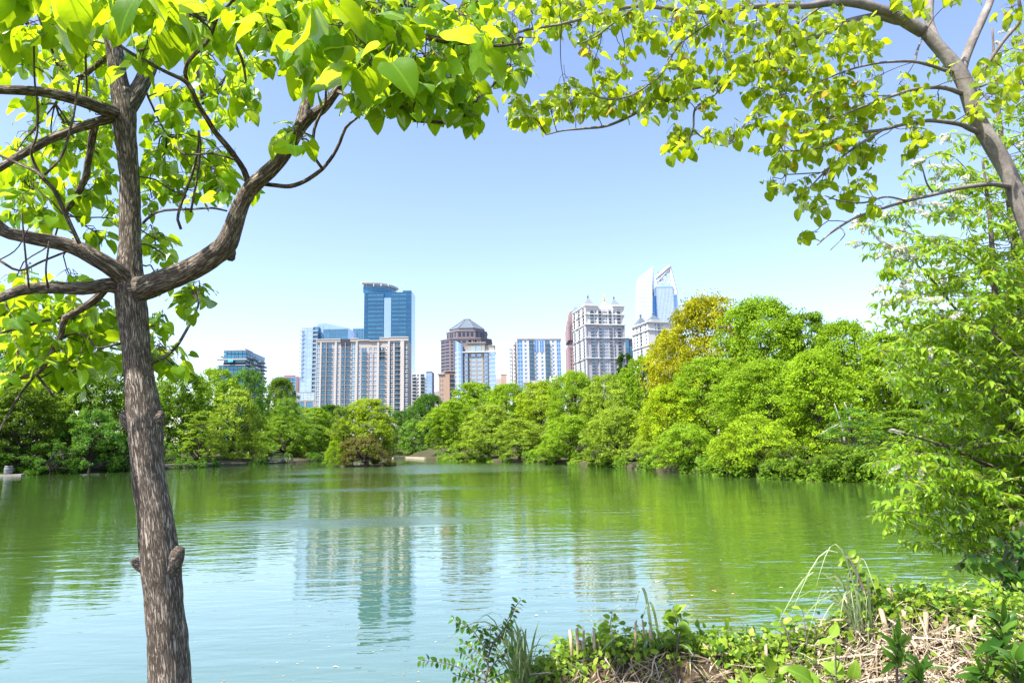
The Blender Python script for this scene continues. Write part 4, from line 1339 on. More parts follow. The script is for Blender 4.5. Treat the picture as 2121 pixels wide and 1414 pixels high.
# ---- beige and glass apartments in front of it
b = Building('beige_glass_apartments', 'beige apartments with glass corner bays before the pyramid roofed tower', 942, 1026.5, 560, 0, 20)
q = lambda x: b.u(880 + x / 5.656); zq = lambda y: b.z(580 + y / 5.656)
zt = zq(848); zfl = floors(b.z(848), zt - .4, 13); h = zfl[1] - zfl[0]
wp = pane_mesh('sky_glass', 'mullion_white', 1, 1, 0.06); wd = pane_mesh('sky_glass', 'mullion', 2, 1, 0.06); bl = balcony_mesh('balcony_white', 'balcony_dark')
uL, uR = q(447), q(750)
mb = MB(); mb.box(uL, uR, .6, b.D, 0, zt - .2)
Fm = Matrix.Translation((uL, 0, 0))
cc = [(q(x0) - uL, q(x1) - uL, me, s, e, bb, r) for x0, x1, me, s, e, bb, r in
      ((450, 466, pane_mesh('night_glass', 'mullion'), .1, .9, None, 0), (470, 504, wd, .1, .9, bl, 1.7), (506, 524, pane_mesh('night_glass', 'mullion'), .1, .9, None, 0), (544, 592, wp, .2, .85, None, 0), (612, 662, wp, .2, .85, None, 0),
       (686, 694, pane_mesh('night_glass', 'mullion'), .1, .9, None, 0), (697, 738, wd, .1, .9, bl, 1.7))]
b.facade(mb, Fm, uR - uL, cc, zfl, zt)
mb.box(q(505), q(705), 1.5, b.D, zt, zq(735)); mb.box(q(490), q(715), .6, b.D, zq(735), zq(724))
mb.box(q(447), q(505), 4, b.D, zt, zq(765)); mb.box(q(705), q(750), 3.5, b.D, zt, zq(765))
mb.box(q(750), q(818), 2.2, b.D, zq(826), zq(770)); mb.box(q(745), q(824), 1.8, b.D, zq(770), zq(762))
b.part('wall', mb, M['beige'])
for x0, x1 in ((543, 592), (612, 662)):
    b.place('window', wd, b.face('front'), q(x0), q(x1), 1.35, zq(832), zq(770))
for x0, x1, d in ((470, 500, 3.85), (715, 740, 3.35)): b.place('window', wp, b.face('front'), q(x0), q(x1), d, zq(842), zq(805))
mb = MB(); mb.box(uL - .4, uR + .4, -1.8, 0.5, zt, zt + .7); b.part('terrace', mb, M['balcony_white'])
mb = MB(); mb.box(q(752), q(826), -.4, b.D, 0, zq(845)); b.part('glass_bay', mb, M['sky_glass'])
mb = MB(); mb.box(q(750), q(828), -.6, b.D, zq(845), zq(826)); b.part('bay_cap', mb, M['balcony_white'])
mb = MB()
ub0, ub1 = q(348), q(445); R_ = (ub1 - ub0)
pts = [(ub0 + R_ * .0, 4), (ub0 + R_ * .06, 1.0), (ub0 + R_ * .25, -1.2), (ub0 + R_ * .5, -2.0), (ub0 + R_ * .8, -1.8), (ub1, -.8), (ub1, 14), (ub0, 14)]
n = len(pts)
zz = [zq(697 + 58 * (p[0] - ub0) / R_) for p in pts]
mb.poly([(x, y, 0) for x, y in pts] + [(x, y, z) for (x, y), z in zip(pts, zz)], [(i, (i + 1) % n, n + (i + 1) % n, n + i) for i in range(n)] + [tuple(range(n, 2 * n))])
b.part('curved_glass_bay', mb, M['sky_glass'])
mb = MB()
for zf in zfl + [zt]:
    mb.prism([(ub0 + (x - ub0) * 1.0, y - .12) for x, y in pts], zf - .12, zf + .22)
    mb.box(q(752) - .05, q(826) + .05, -.5, .5, zf - .12, zf + .2)
b.part('floor_line', mb, M['mullion_white'])
b.finish()

# ---- peach podium
b = Building('peach_apartment_block', 'peach coloured block with a dark balcony column beside the glass bay', 908, 942, 585, 6, 18)
q = lambda x: b.u(880 + x / 5.656); zq = lambda y: b.z(580 + y / 5.656)
zt = zq(1090); zfl = floors(b.z(850), zt - 1, 8); h = zfl[1] - zfl[0]
mb = MB(); mb.box(.5, b.W - .1, .5, b.D, 0, zt)
bl = balcony_mesh('balcony_white', 'balcony_dark')
b.facade(mb, b.face('front'), b.W, [(q(182), q(192), pane_mesh('window_glass', 'mullion_white', 1, 1, .1), .2, .8, None, 0), (q(205), q(215), pane_mesh('window_glass', 'mullion_white', 1, 1, .1), .2, .8, None, 0),
         (q(290), q(343), pane_mesh('night_glass', 'mullion_dark', 2, 1), .06, .94, bl, 1.2)], zfl, zt)
mb.box(q(228), q(350), 1, b.D, zt, zq(1062))
b.part('wall', mb, M['peach'])
mb = MB(); mb.box(q(222), q(352), -.8, 2, zq(1068), zq(1060)); mb.box(-.6, q(225), -.7, 2, zt - 1, zt + .3); b.part('cornice', mb, M['cream_light'])
b.finish()

# ---- small tan block between
b = Building('tan_block', 'small tan block between beige apartments and white condominium', 1027, 1049, 700, 0, 15)
q = lambda x: b.u(880 + x / 5.656); zq = lambda y: b.z(580 + y / 5.656)
mb = MB(); mb.box(0, q(890), 1, b.D, 0, zq(1150)); b.part('wing', mb, M['concrete'])
mb = MB(); mb.box(q(890), q(955), 0, b.D, 0, zq(1106)); mb.box(q(888), q(957), -.3, b.D, zq(1106), zq(1102)); b.part('wall', mb, M['peach'])
b.finish()
b = Building('pale_block', 'tiny pale block between small balcony block and peach block', 896, 909, 760, 0, 15)
mb = MB(); mb.box(0, b.W, 0, b.D, 0, b.z(811.5)); mb.box(b.W * .4, b.W * .8, 2, 8, b.z(811.5), b.z(809.5)); b.part('wall', mb, M['greywall'])
b.finish()

# ---- white condominium
b = Building('white_condominium', 'white condominium with bright blue window columns and balcony bays', 1071.5, 1164, 590, 7, 40)
q = lambda x: b.u(880 + x / 5.656); zq = lambda y: b.z(580 + y / 5.656)
zt = zq(690); nf = 13
hh = zq(760) - zq(806.6); zfl = [zq(702) - hh * (nf - i) for i in range(nf)]
wblue = pane_mesh('blue_glass', 'mullion_white', 2, 1, 0.05); ws = pane_mesh('blue_glass', 'mullion_white', 1, 1, 0.08)
wb = pane_mesh('dark_glass', 'mullion', 2, 1, 0.06); bl = balcony_mesh('balcony_slab', 'balcony_dark')
S = lambda x0, x1, me, s, e, bb=None, r=0, lo=None: (q(x0), q(x1), me, s, e, bb, r) + ((lo,) if lo else ())
mb = MB(); mb.box(.5, b.W - .5, .5, b.D - .5, 0, zt - .5)
b.facade(mb, b.face('front'), b.W, [S(1092, 1150, wblue, .04, .94), S(1173, 1198, ws, .3, .82), S(1226, 1283, wb, .05, .95, bl, 1.2), S(1289, 1301, ws, .04, .06), S(1302, 1328, ws, .3, .82, None, 0, (0, nf - 3)),
         S(1367, 1392, ws, .3, .82, None, 0, (0, nf - 3)), S(1414, 1472, wb, .05, .95, bl, 1.2), S(1499, 1523, ws, .3, .82), S(1552, 1598, wblue, .04, .94)], zfl, zt)
Fl = b.face('left'); D = b.D
b.facade(mb, Fl, D, [(D * .06, D * .2, wb, .05, .95, bl, 2.2), (D * .3, D * .36, ws, .3, .8, None, 0), (D * .46, D * .52, ws, .3, .8, None, 0), (D * .66, D * .92, wb, .05, .95, bl, 1.6)], zfl, zt)
mb.box(q(1215), q(1282), -.9, 1, zt, zq(676)); mb.box(q(1480), b.W - .1, -.5, 1, zt, zq(680)); mb.box(0, q(1214), -.5, b.D, zt, zq(682)); mb.box(q(1283), q(1479), -.5, 1, zt, zq(686))
b.part('wall', mb, M['white'])
for j in range(3):
    for x0, x1 in ((1289, 1337), (1351, 1400)):
        b.place('window', wblue, b.face('front'), q(x0), q(x1), -.15, zfl[nf - 3 + j] + .15, zfl[nf - 3 + j] + hh * .95)
mb = MB(); mb.bar((q(1303), 8, zt), (q(1303), 8, zq(625)), .25); b.part('mast', mb, M['steel_white'])
b.finish()

# ---- low classical building in front of the condominium
b = Building('classical_low_building', 'low grey classical building at the foot of the white condominium', 1084, 1160, 420, 0, 16)
q = lambda x: b.u(880 + x / 5.656); zq = lambda y: b.z(580 + y / 5.656)
zt = zq(1200); mb = MB(); mb.box(.4, b.W - .4, .5, b.D, 0, zt)
wp = pane_mesh('window_glass', 'mullion_white', 2, 2, .08)
b.facade(mb, b.face('front'), b.W, [(q(x), q(x + 14), wp, .3, .85, None, 0) for x in (1165, 1197, 1258, 1312, 1352, 1400)], [zq(1300), zq(1253)], zt)
b.part('wall', mb, M['greywall'])
mb = MB(); mb.box(-.5, b.W + .5, -.6, 2, zt, zt + .8); mb.box(q(1235), q(1288), -.9, 1, 0, zt + 1.2); b.part('cornice', mb, M['cream_light'])
mb = MB(); mb.box(q(1470), q(1560), 3, b.D, 0, zq(1118)); b.part('stair_tower', mb, M['white'])
b.finish()

# ---- pink granite tower
b = Building('pink_granite_tower', 'pink granite tower with glass pyramid top behind the castle tower', 1178, 1221, 820, 0, 44)
q = lambda x: b.u(1150 + x / 5.237); zq = lambda y: b.z(530 + y / 5.237)
zt = zq(760); mb = MB()
W = b.W
mb.box(0, W, 0, b.D, 0, zq(965)); mb.box(q(150), W, 1, b.D - 1, zq(910), zt)
mb.box(q(157), W - 2, 2.5, b.D - 2, zt, zq(700)); mb.box(q(168), W - 3, 4, b.D - 3, zq(700), zq(655)); mb.box(q(181), W - 5, 6, b.D - 4, zq(655), zq(592))
b.part('wall', mb, M['granite'])
mb = MB(); mb.box(q(172), W - 1.0, 1.4, b.D - 2, zq(965), zq(910)); b.part('dark_band', mb, M['charcoal'])
mb = MB(); c0, c1 = q(200), q(312); mb.prism([(c0, 8), (c1, 8), (c1, 8 + c1 - c0), (c0, 8 + c1 - c0)], zq(592), zq(515), top=.02); b.part('pyramid', mb, M['sky_glass'])
ng = pane_mesh('night_glass', 'granite', 1, 2, .1)
hh = zq(1040) - zq(1081); z = zq(1030) - hh
while z > b.z(800):
    for x in (170, 195, 219, 242): b.place('window', ng, b.face('front'), q(x), q(x + 12), -.08, z + hh * .2, z + hh * .85)
    z -= hh
for i in range(9): b.place('window', ng, b.face('front'), q(163 + i * 10), q(168 + i * 10), -.08, zq(1026), zq(990))
z = zq(900)
for k in range(7):
    for x in (205, 228): b.place('window', ng, b.face('front'), q(x), q(x + 15), 0.92 if z < zt else 5.9, z, z + hh * .5)
    z += hh * .95
mb = MB()
for x in (168, 176, 190, 198): mb.box(q(x), q(x + 3), .5, 1, zq(905), zq(700 if x < 180 else 640))
b.part('pilaster', mb, M['mauve'])
b.finish()

# ---- castle towers
def turret(b, u, v, w, z0, z1, z2, wall='white', roof='turret'):
    mb = MB(); mb.prism([(u - w / 2, v), (u + w / 2, v), (u + w / 2, v + w), (u - w / 2, v + w)], z0, z1)
    mb.prism([(u - w * .56, v - w * .06), (u + w * .56, v - w * .06), (u + w * .56, v + w * 1.06), (u - w * .56, v + w * 1.06)], z1, z1 + .5)
    t_ = b.part('turret', mb, M[wall])
    mb = MB(); mb.prism([(u - w * .54, v - w * .04), (u + w * .54, v - w * .04), (u + w * .54, v + w * 1.04), (u - w * .54, v + w * 1.04)], z1 + .51, z2, top=.10)
    mb.build('turret_roof', M[roof], t_)
    mb = MB(); c = (u, v + w / 2)
    hh = (z2 - z1)
    mb.prism([(c[0] + w * .085 * math.cos(a), c[1] + w * .085 * math.sin(a)) for a in np.linspace(0, 6.28, 8, endpoint=False)], z2, z2 + hh * .22)
    mb.prism([(c[0] + w * .12 * math.cos(a), c[1] + w * .12 * math.sin(a)) for a in np.linspace(0, 6.28, 8, endpoint=False)], z2 + hh * .22, z2 + hh * .36, top=.5)
    mb.bar((c[0], c[1], z2 + hh * .36), (c[0], c[1], z2 + hh * .55), .12)
    mb.build('finial', M['slate'], t_)

b = Building('castle_tower', 'white and grey castle like tower with four grey turrets and gilded spire', 1213.5, 1294.5, 640, 12, 40, ref=690)
q = lambda x: b.u(1150 + x / 5.237); zq = lambda y: b.z(530 + y / 5.237)
zt = zq(545); hh = zq(800) - zq(836.5); nf = 21
zsplit = zq(748)
ztop_l = zq(560)
zfl = [ztop_l - hh * (nf - i) for i in range(nf)]
lower = [z for z in zfl if z + hh * .9 < zsplit + .2]; upper = [z for z in zfl if z not in lower]
wb = pane_mesh('window_glass', 'mullion_dark', 2, 1, .06); ws = pane_mesh('window_glass', 'mullion_white', 1, 1, .1); w3 = pane_mesh('window_glass', 'mullion_white', 3, 2, .07)
bl = balcony_mesh('balcony_white', 'balcony_dark')
cols = [(q(386), q(424), wb, .1, .85, bl, 1.3), (q(440), q(455), ws, .3, .8, None, 0), (q(478), q(505), wb, .1, .85, bl, 1.3), (q(520), q(572), w3, .2, .8, None, 0),
        (q(587), q(613), wb, .1, .85, bl, 1.3), (q(641), q(658), ws, .3, .8, None, 0), (q(677), q(713), wb, .1, .85, bl, 1.3)]
D = b.D
lcols = [(D * .08, D * .2, wb, .1, .85, bl, 1.5), (D * .3, D * .36, ws, .3, .8, None, 0), (D * .44, D * .58, wb, .1, .85, bl, 1.5), (D * .64, D * .7, ws, .3, .8, None, 0), (D * .8, D * .92, wb, .1, .85, bl, 1.5)]
mb = MB(); mb.box(.5, b.W - .3, .5, D - .3, 0, zsplit)
b.facade(mb, b.face('front'), b.W, cols, lower, zsplit)
b.part('lower_wall', mb, M['greywall'])
mb = MB()
b.facade(mb, b.face('left'), D, lcols, lower, zsplit)
mb.box(.5, b.W - .3, .5, D - .3, zsplit, zt - .4)
b.facade(mb, b.face('front'), b.W, cols, upper, zq(585), base=zsplit)
b.facade(mb, b.face('left'), D, lcols, upper, zt, base=zsplit)
mb.box(0, q(470), -.6, .4, zq(585), zt); mb.box(q(625), b.W, -.6, .4, zq(585), zt)
b.part('upper_wall', mb, M['white'])
mb = MB()
for y, o in ((545, 1.0), (636, .7), (747, 1.2), (890, 1.0), (1110, 1.0)):
    z = zq(y)
    for u0, u1, dd in ((-o, q(470), 0), (q(625), b.W + o, 0)) + (((q(470), q(625), 0.5),) if y > 560 else ()):
        mb.box(u0, u1, -o + dd - .6, .3, z - .4, z + .5)
    mb.box(-o, -.02, .35, D + .2, z - .4, z + .5)
b.part('cornice', mb, M['white'])
mb = MB()
for x0, x1 in ((326, 340), (462, 471), (625, 634), (742, 755)): mb.box(q(x0), q(x1), -.62, -.02, 0, zq(748))
b.part('corner_pier', mb, M['greywall'])
mb = MB()
for x0, x1 in ((326, 340), (462, 471), (625, 634), (742, 755)): mb.box(q(x0), q(x1), -.62, -.02, zq(747), zq(585))
for f in (.0, .24, .72, .95): mb.box(-.5, -.02, D * f, D * (f + .05), 0, zt)
b.part('white_pier', mb, M['white'])
turret(b, q(388), 1, q(438) - q(338), zt, zq(530), zq(450))
turret(b, q(673), 1, q(720) - q(624), zt, zq(532), zq(454))
turret(b, q(318, ) + 7, D - 12, 9.5, zt, zq(548), zq(500))
turret(b, q(602) + 7, D - 12, 9.5, zt, zq(552), zq(505))
mb = MB(); c = (q(575) + 2.5, 15); w = (q(625) - q(520))
oc = [(c[0] + w * .58 * math.cos(a), c[1] + w * .58 * math.sin(a)) for a in np.linspace(.39, 6.67, 8, endpoint=False)]
mb.prism(oc, zq(548), zq(455), top=.15)
cu = b.part('cupola', mb, M['steel_white'])
mb = MB()
oc = [(c[0] + w * .11 * math.cos(a), c[1] + w * .11 * math.sin(a)) for a in np.linspace(0, 6.28, 8, endpoint=False)]
mb.prism(oc, zq(455), zq(432)); mb.prism(oc, zq(432), zq(400), top=.55)
mb.prism([(c[0] + w * .15 * math.cos(a), c[1] + w * .15 * math.sin(a)) for a in np.linspace(0, 6.28, 8, endpoint=False)], zq(456), zq(449))
mb.build('lantern', M['gold'], cu)
mb = MB(); mb.prism([(c[0] + w * .06 * math.cos(a), c[1] + w * .06 * math.sin(a)) for a in np.linspace(0, 6.28, 8, endpoint=False)], zq(400), zq(372), top=.05); mb.build('spire', M['steel_white'], cu)
mb = MB(); mb.box(q(472), q(612), 1.5, 4, zt - 3.2, zt - 1.2); b.part('roof_terrace', mb, M['granite'])
b.finish()

# ---- dark block behind it
b = Building('dark_rear_block', 'dark grey block at the right shoulder of the castle tower', 1290, 1312.5, 760, -6, 16)
q = lambda x: b.u(1150 + x / 5.237); zq = lambda y: b.z(530 + y / 5.237)
mb = MB(); mb.box(0, b.W * .68, 0, b.D, 0, zq(888)); mb.box(b.W * .68, b.W, .5, b.D, 0, zq(896)); b.part('wall', mb, M['charcoal'])
ng = pane_mesh('dark_glass', 'mullion_dark', 2, 1, .08)
for j in range(8):
    for i in range(3): b.place('window', ng, b.face('front'), b.W * (i / 3 + .03), b.W * (i / 3 + .3), -.1, zq(1000 + 22 * j), zq(985 + 22 * j))
mb = MB(); mb.box(b.W * .02, b.W * .66, -.12, 0, zq(985), zq(905)); b.part('glass_front', mb, M['dark_glass'])
b.finish()

# ---- tower with the lattice sail
b = Building('sail_topped_tower', 'pale glass tower with two slanted sails, one an open white lattice', 1322, 1407, 900, 0, 38, ref=620)
q = lambda x: b.u(1150 + x / 5.237); zq = lambda y: b.z(530 + y / 5.237)
mb = MB()
L = [(q(893), 0), (q(1040), 0), (q(1042), zq(700)), (q(1062), zq(330)), (q(1082), zq(103)), (q(932), zq(212)), (q(912), zq(420)), (q(900), zq(680))]
mb.slab(L, 0, 26)
b.part('left_sail', mb, M['sail_glass'])
mb = MB()
z = b.z(745); i = 0
hf = zq(600) - zq(645)
def ledge(zv):
    pts = [(q(893), 0.0), (q(900), zq(680)), (q(912), zq(420)), (q(932), zq(212))]
    return np.interp(zv, [p[1] for p in pts], [p[0] for p in pts])
def redge(zv):
    return np.interp(zv, [0, zq(700), zq(330), zq(103)], [q(1040), q(1042), q(1062), q(1082)])
while z < zq(110):
    l_, r_ = ledge(z), redge(z)
    if z > zq(212): l_ = np.interp(z, [zq(212), zq(103)], [q(932), q(1082)])
    if r_ - l_ > 2: mb.box(l_ - .15, r_ + .1, -.14, 1.0, z, z + .6)
    z += hf
b.part('sunshade', mb, M['steel_white'])
mb = MB()
mb.box(q(1042), q(1100), 6, 36, 0, zq(420)); 
b.part('recess_glass', mb, M['blue_glass'])
mb = MB(); mb.box(q(1046), q(1082), 5.6, 9, zq(415), zq(375)); b.part('dark_plant_room', mb, M['charcoal'])
mb = MB()
for (x0, y0, x1, y1) in ((1048, 380, 1080, 110), (1062, 380, 1085, 200), (1078, 400, 1088, 120)): mb.bar((q(x0), 8, zq(y0)), (q(x1), 8, zq(y1)), .8)
for k in range(9): mb.bar((q(1052 + k * 3.2), 8, zq(360 - k * 28)), (q(1086), 8, zq(340 - k * 28)), .35)
b.part('brace', mb, M['mullion'])
mb = MB()
Rr = [(q(1100), 0), (q(1290), 0), (q(1283), zq(500)), (q(1278), zq(332)), (q(1100), zq(332))]
mb.slab(Rr, -1.5, 34)
Rs = [(q(1291), 0), (q(1343), 0), (q(1340), zq(640)), (q(1334), zq(470)), (q(1328), zq(420)), (q(1284), zq(420))]
mb.slab(Rs, 2, 34)
b.part('right_body', mb, M['sky_glass'])
pm = pane_mesh('sky_glass', 'mullion_white', 6, 1, .035)
z = b.z(745)
while z < zq(340) - hf:
    b.place('window', pm, b.face('front'), q(1101), q(1190), -1.65, z + .1, z + hf - .15); b.place('window', pm, b.face('front'), q(1190.4), q(1281), -1.65, z + .1, z + hf - .15)
    z += hf
mb = MB()
# the open sail: edge beams and a web of struts
A, Bp, C_, D_, E_ = (q(1100), zq(240)), (q(1265), zq(112)), (q(1326), zq(418)), (q(1284), zq(418)), (q(1112), zq(330))
def beam(p, r, w=1.0): mb.bar((p[0], 0.5, p[1]), (r[0], 0.5, r[1]), w)
beam(A, Bp, 2.4); beam((A[0] + 2, A[1] - 5), (Bp[0] - 1, Bp[1] - 4), 1.5); beam(Bp, C_, 1.5); beam(A, E_, .9); beam((q(1278), zq(330)), D_, .8)
beam(Bp, (q(1290), zq(418)), 1.0)
g = np.random.default_rng(4)
pts = []
for k in range(400):
    u_, z_ = g.uniform(A[0], C_[0]), g.uniform(zq(415), Bp[1])
    top_ = np.interp(u_, [A[0], Bp[0], C_[0]], [A[1], Bp[1], C_[1]])
    bot_ = zq(330) if u_ < q(1278) else zq(416)
    if bot_ < z_ < top_: pts.append((u_, z_))
    if len(pts) >= 85: break
for i, p in enumerate(pts):
    ds = sorted(range(len(pts)), key=lambda j: (pts[j][0] - p[0]) ** 2 + (pts[j][1] - p[1]) ** 2)
    for j in ds[1:4]: beam(p, pts[j], .42)
b.part('lattice_sail', mb, M['steel_white'])
mb = MB(); mb.box(q(1155), q(1190), 12, 16, zq(165), zq(150)); b.part('roof_crane', mb, M['slate'])
b.finish()

# ---- second castle tower
b = Building('second_castle_tower', 'smaller white castle tower half hidden by golden trees', 1343, 1400, 600, 16, 32, ref=690)
q = lambda x: b.u(1150 + x / 5.237); zq = lambda y: b.z(530 + y / 5.237)
zt = zq(725); hh = zq(800) - zq(838); nf = 9
zfl = [zt - .8 - hh * (nf - i) for i in range(nf)]
wb = pane_mesh('window_glass', 'mullion_dark', 2, 1, .06); ws = pane_mesh('window_glass', 'mullion_white', 1, 1, .1)
mb = MB(); mb.box(.5, b.W, .5, b.D, 0, zt - .4)
D = b.D
b.facade(mb, b.face('front'), b.W, [(q(1085), q(1100), ws, .3, .8, None, 0), (q(1112), q(1142), wb, .1, .85, bl, 1.3), (q(1160), q(1172), ws, .3, .8, None, 0)], zfl, zt)
b.facade(mb, b.face('left'), D, [(D * .06, D * .14, ws, .25, .85, None, 0), (D * .24, D * .36, ws, .25, .85, None, 0), (D * .5, D * .6, wb, .1, .85, bl, 1.3), (D * .8, D * .9, ws, .3, .8, None, 0)], zfl, zt)
b.part('wall', mb, M['white'])
mb = MB()
for y, o in ((722, 1.3), (806, .9), (970, .9)):
    z = zq(y); mb.box(-o, b.W + .2, -o, .3, z - .4, z + .5); mb.box(-o, -.02, .35, D + .2, z - .4, z + .5)
b.part('cornice', mb, M['white'])
turret(b, q(1104), 1, q(1156) - q(1054), zt, zq(702), zq(632), roof='slate')
turret(b, 5.2, D - 13, 10.0, zt, zq(752) if False else zt + 1, zt + 9, roof='slate')
turret(b, q(1305), 3, 8.0, zt - 6, zq(715), zq(680), roof='slate')
mb = MB(); mb.box(q(1190), q(1245), 2, 6, zt - 4, zq(725)); b.part('roof_screen', mb, M['charcoal'])
b.finish()

# thin mast rising behind the crest
p = at(1461, 640, 950)
mb = MB(); mb.bar((0, 0, 0), (0, 0, at(1461, 601, 950).z), .35, n=6); mb.bar((0, 0, at(1461, 615, 950).z), (0, 0, at(1461, 606, 950).z), .7, n=6)
o = mb.build('radio_mast', M['steel_white'], None, label='thin white radio mast behind the golden crest', cat='mast'); o.location = (p.x, p.y, 0)
# ------------------------------------------------------------------ near trees: tools
def leaf_grid(width, lobes=0.12, fold=0.12, droop=0.16, rows=6, half=2, p=0.62, q=0.8, pet=0.35, wav=0.02, seed=0):
    """one leaf: petiole from the origin, then a curved heart or lance shaped blade one unit long"""
    g = np.random.default_rng(seed)
    V, UV, F = [], [], []
    cols = np.linspace(-1, 1, 2 * half + 1)
    ph = g.uniform(0, 6.28, 3)
    bend = g.uniform(-0.08, 0.08)
    for i in range(rows + 1):
        v = i / rows
        w = width * max(0.0, math.sin(math.pi * min(1, max(0, v * 0.97 + 0.03)) ** p)) ** q if i < rows else 0.004
        for c in cols:
            a = abs(c)
            x = c * w + bend * v * v
            y = v - lobes * a * a * (1 - v) ** 3
            z = fold * a * w / max(width, 1e-6) - droop * v * v + wav * math.sin(ph[0] + 9 * v + 2.5 * c) * a - 0.05 * a * a
            V.append((x, pet + y, z)); UV.append((c * w, v))
    n = 2 * half + 1
    for i in range(rows):
        for j in range(2 * half):
            F.append((i * n + j, i * n + j + 1, (i + 1) * n + j + 1, (i + 1) * n + j))
    if pet > 0:
        b = len(V)
        V += [(-0.012, 0, 0), (0.012, 0, 0), (0.010, pet + 0.02, 0), (-0.010, pet + 0.02, 0)]
        UV += [(0.0, 0.0)] * 4
        F.append((b, b + 1, b + 2, b + 3))
    return np.array(V), np.array(F), np.array(UV)

def limb(pts, y0, y1=None, step=0.05, bow=0.0):
    """branch traced from photograph pixels (x, y, width); its distance runs from y0 to y1"""
    y1 = y0 if y1 is None else y1
    n = len(pts)
    rows = []
    for i, (x, y, w) in enumerate(pts):
        t = i / max(1, n - 1)
        d = y0 + (y1 - y0) * t + bow * math.sin(math.pi * t)
        p = at(x, y, d)
        rows.append((p.x, p.y, p.z, max(w * d / FPX / 2, 0.0015)))
    return catmull(np.array(rows), step)

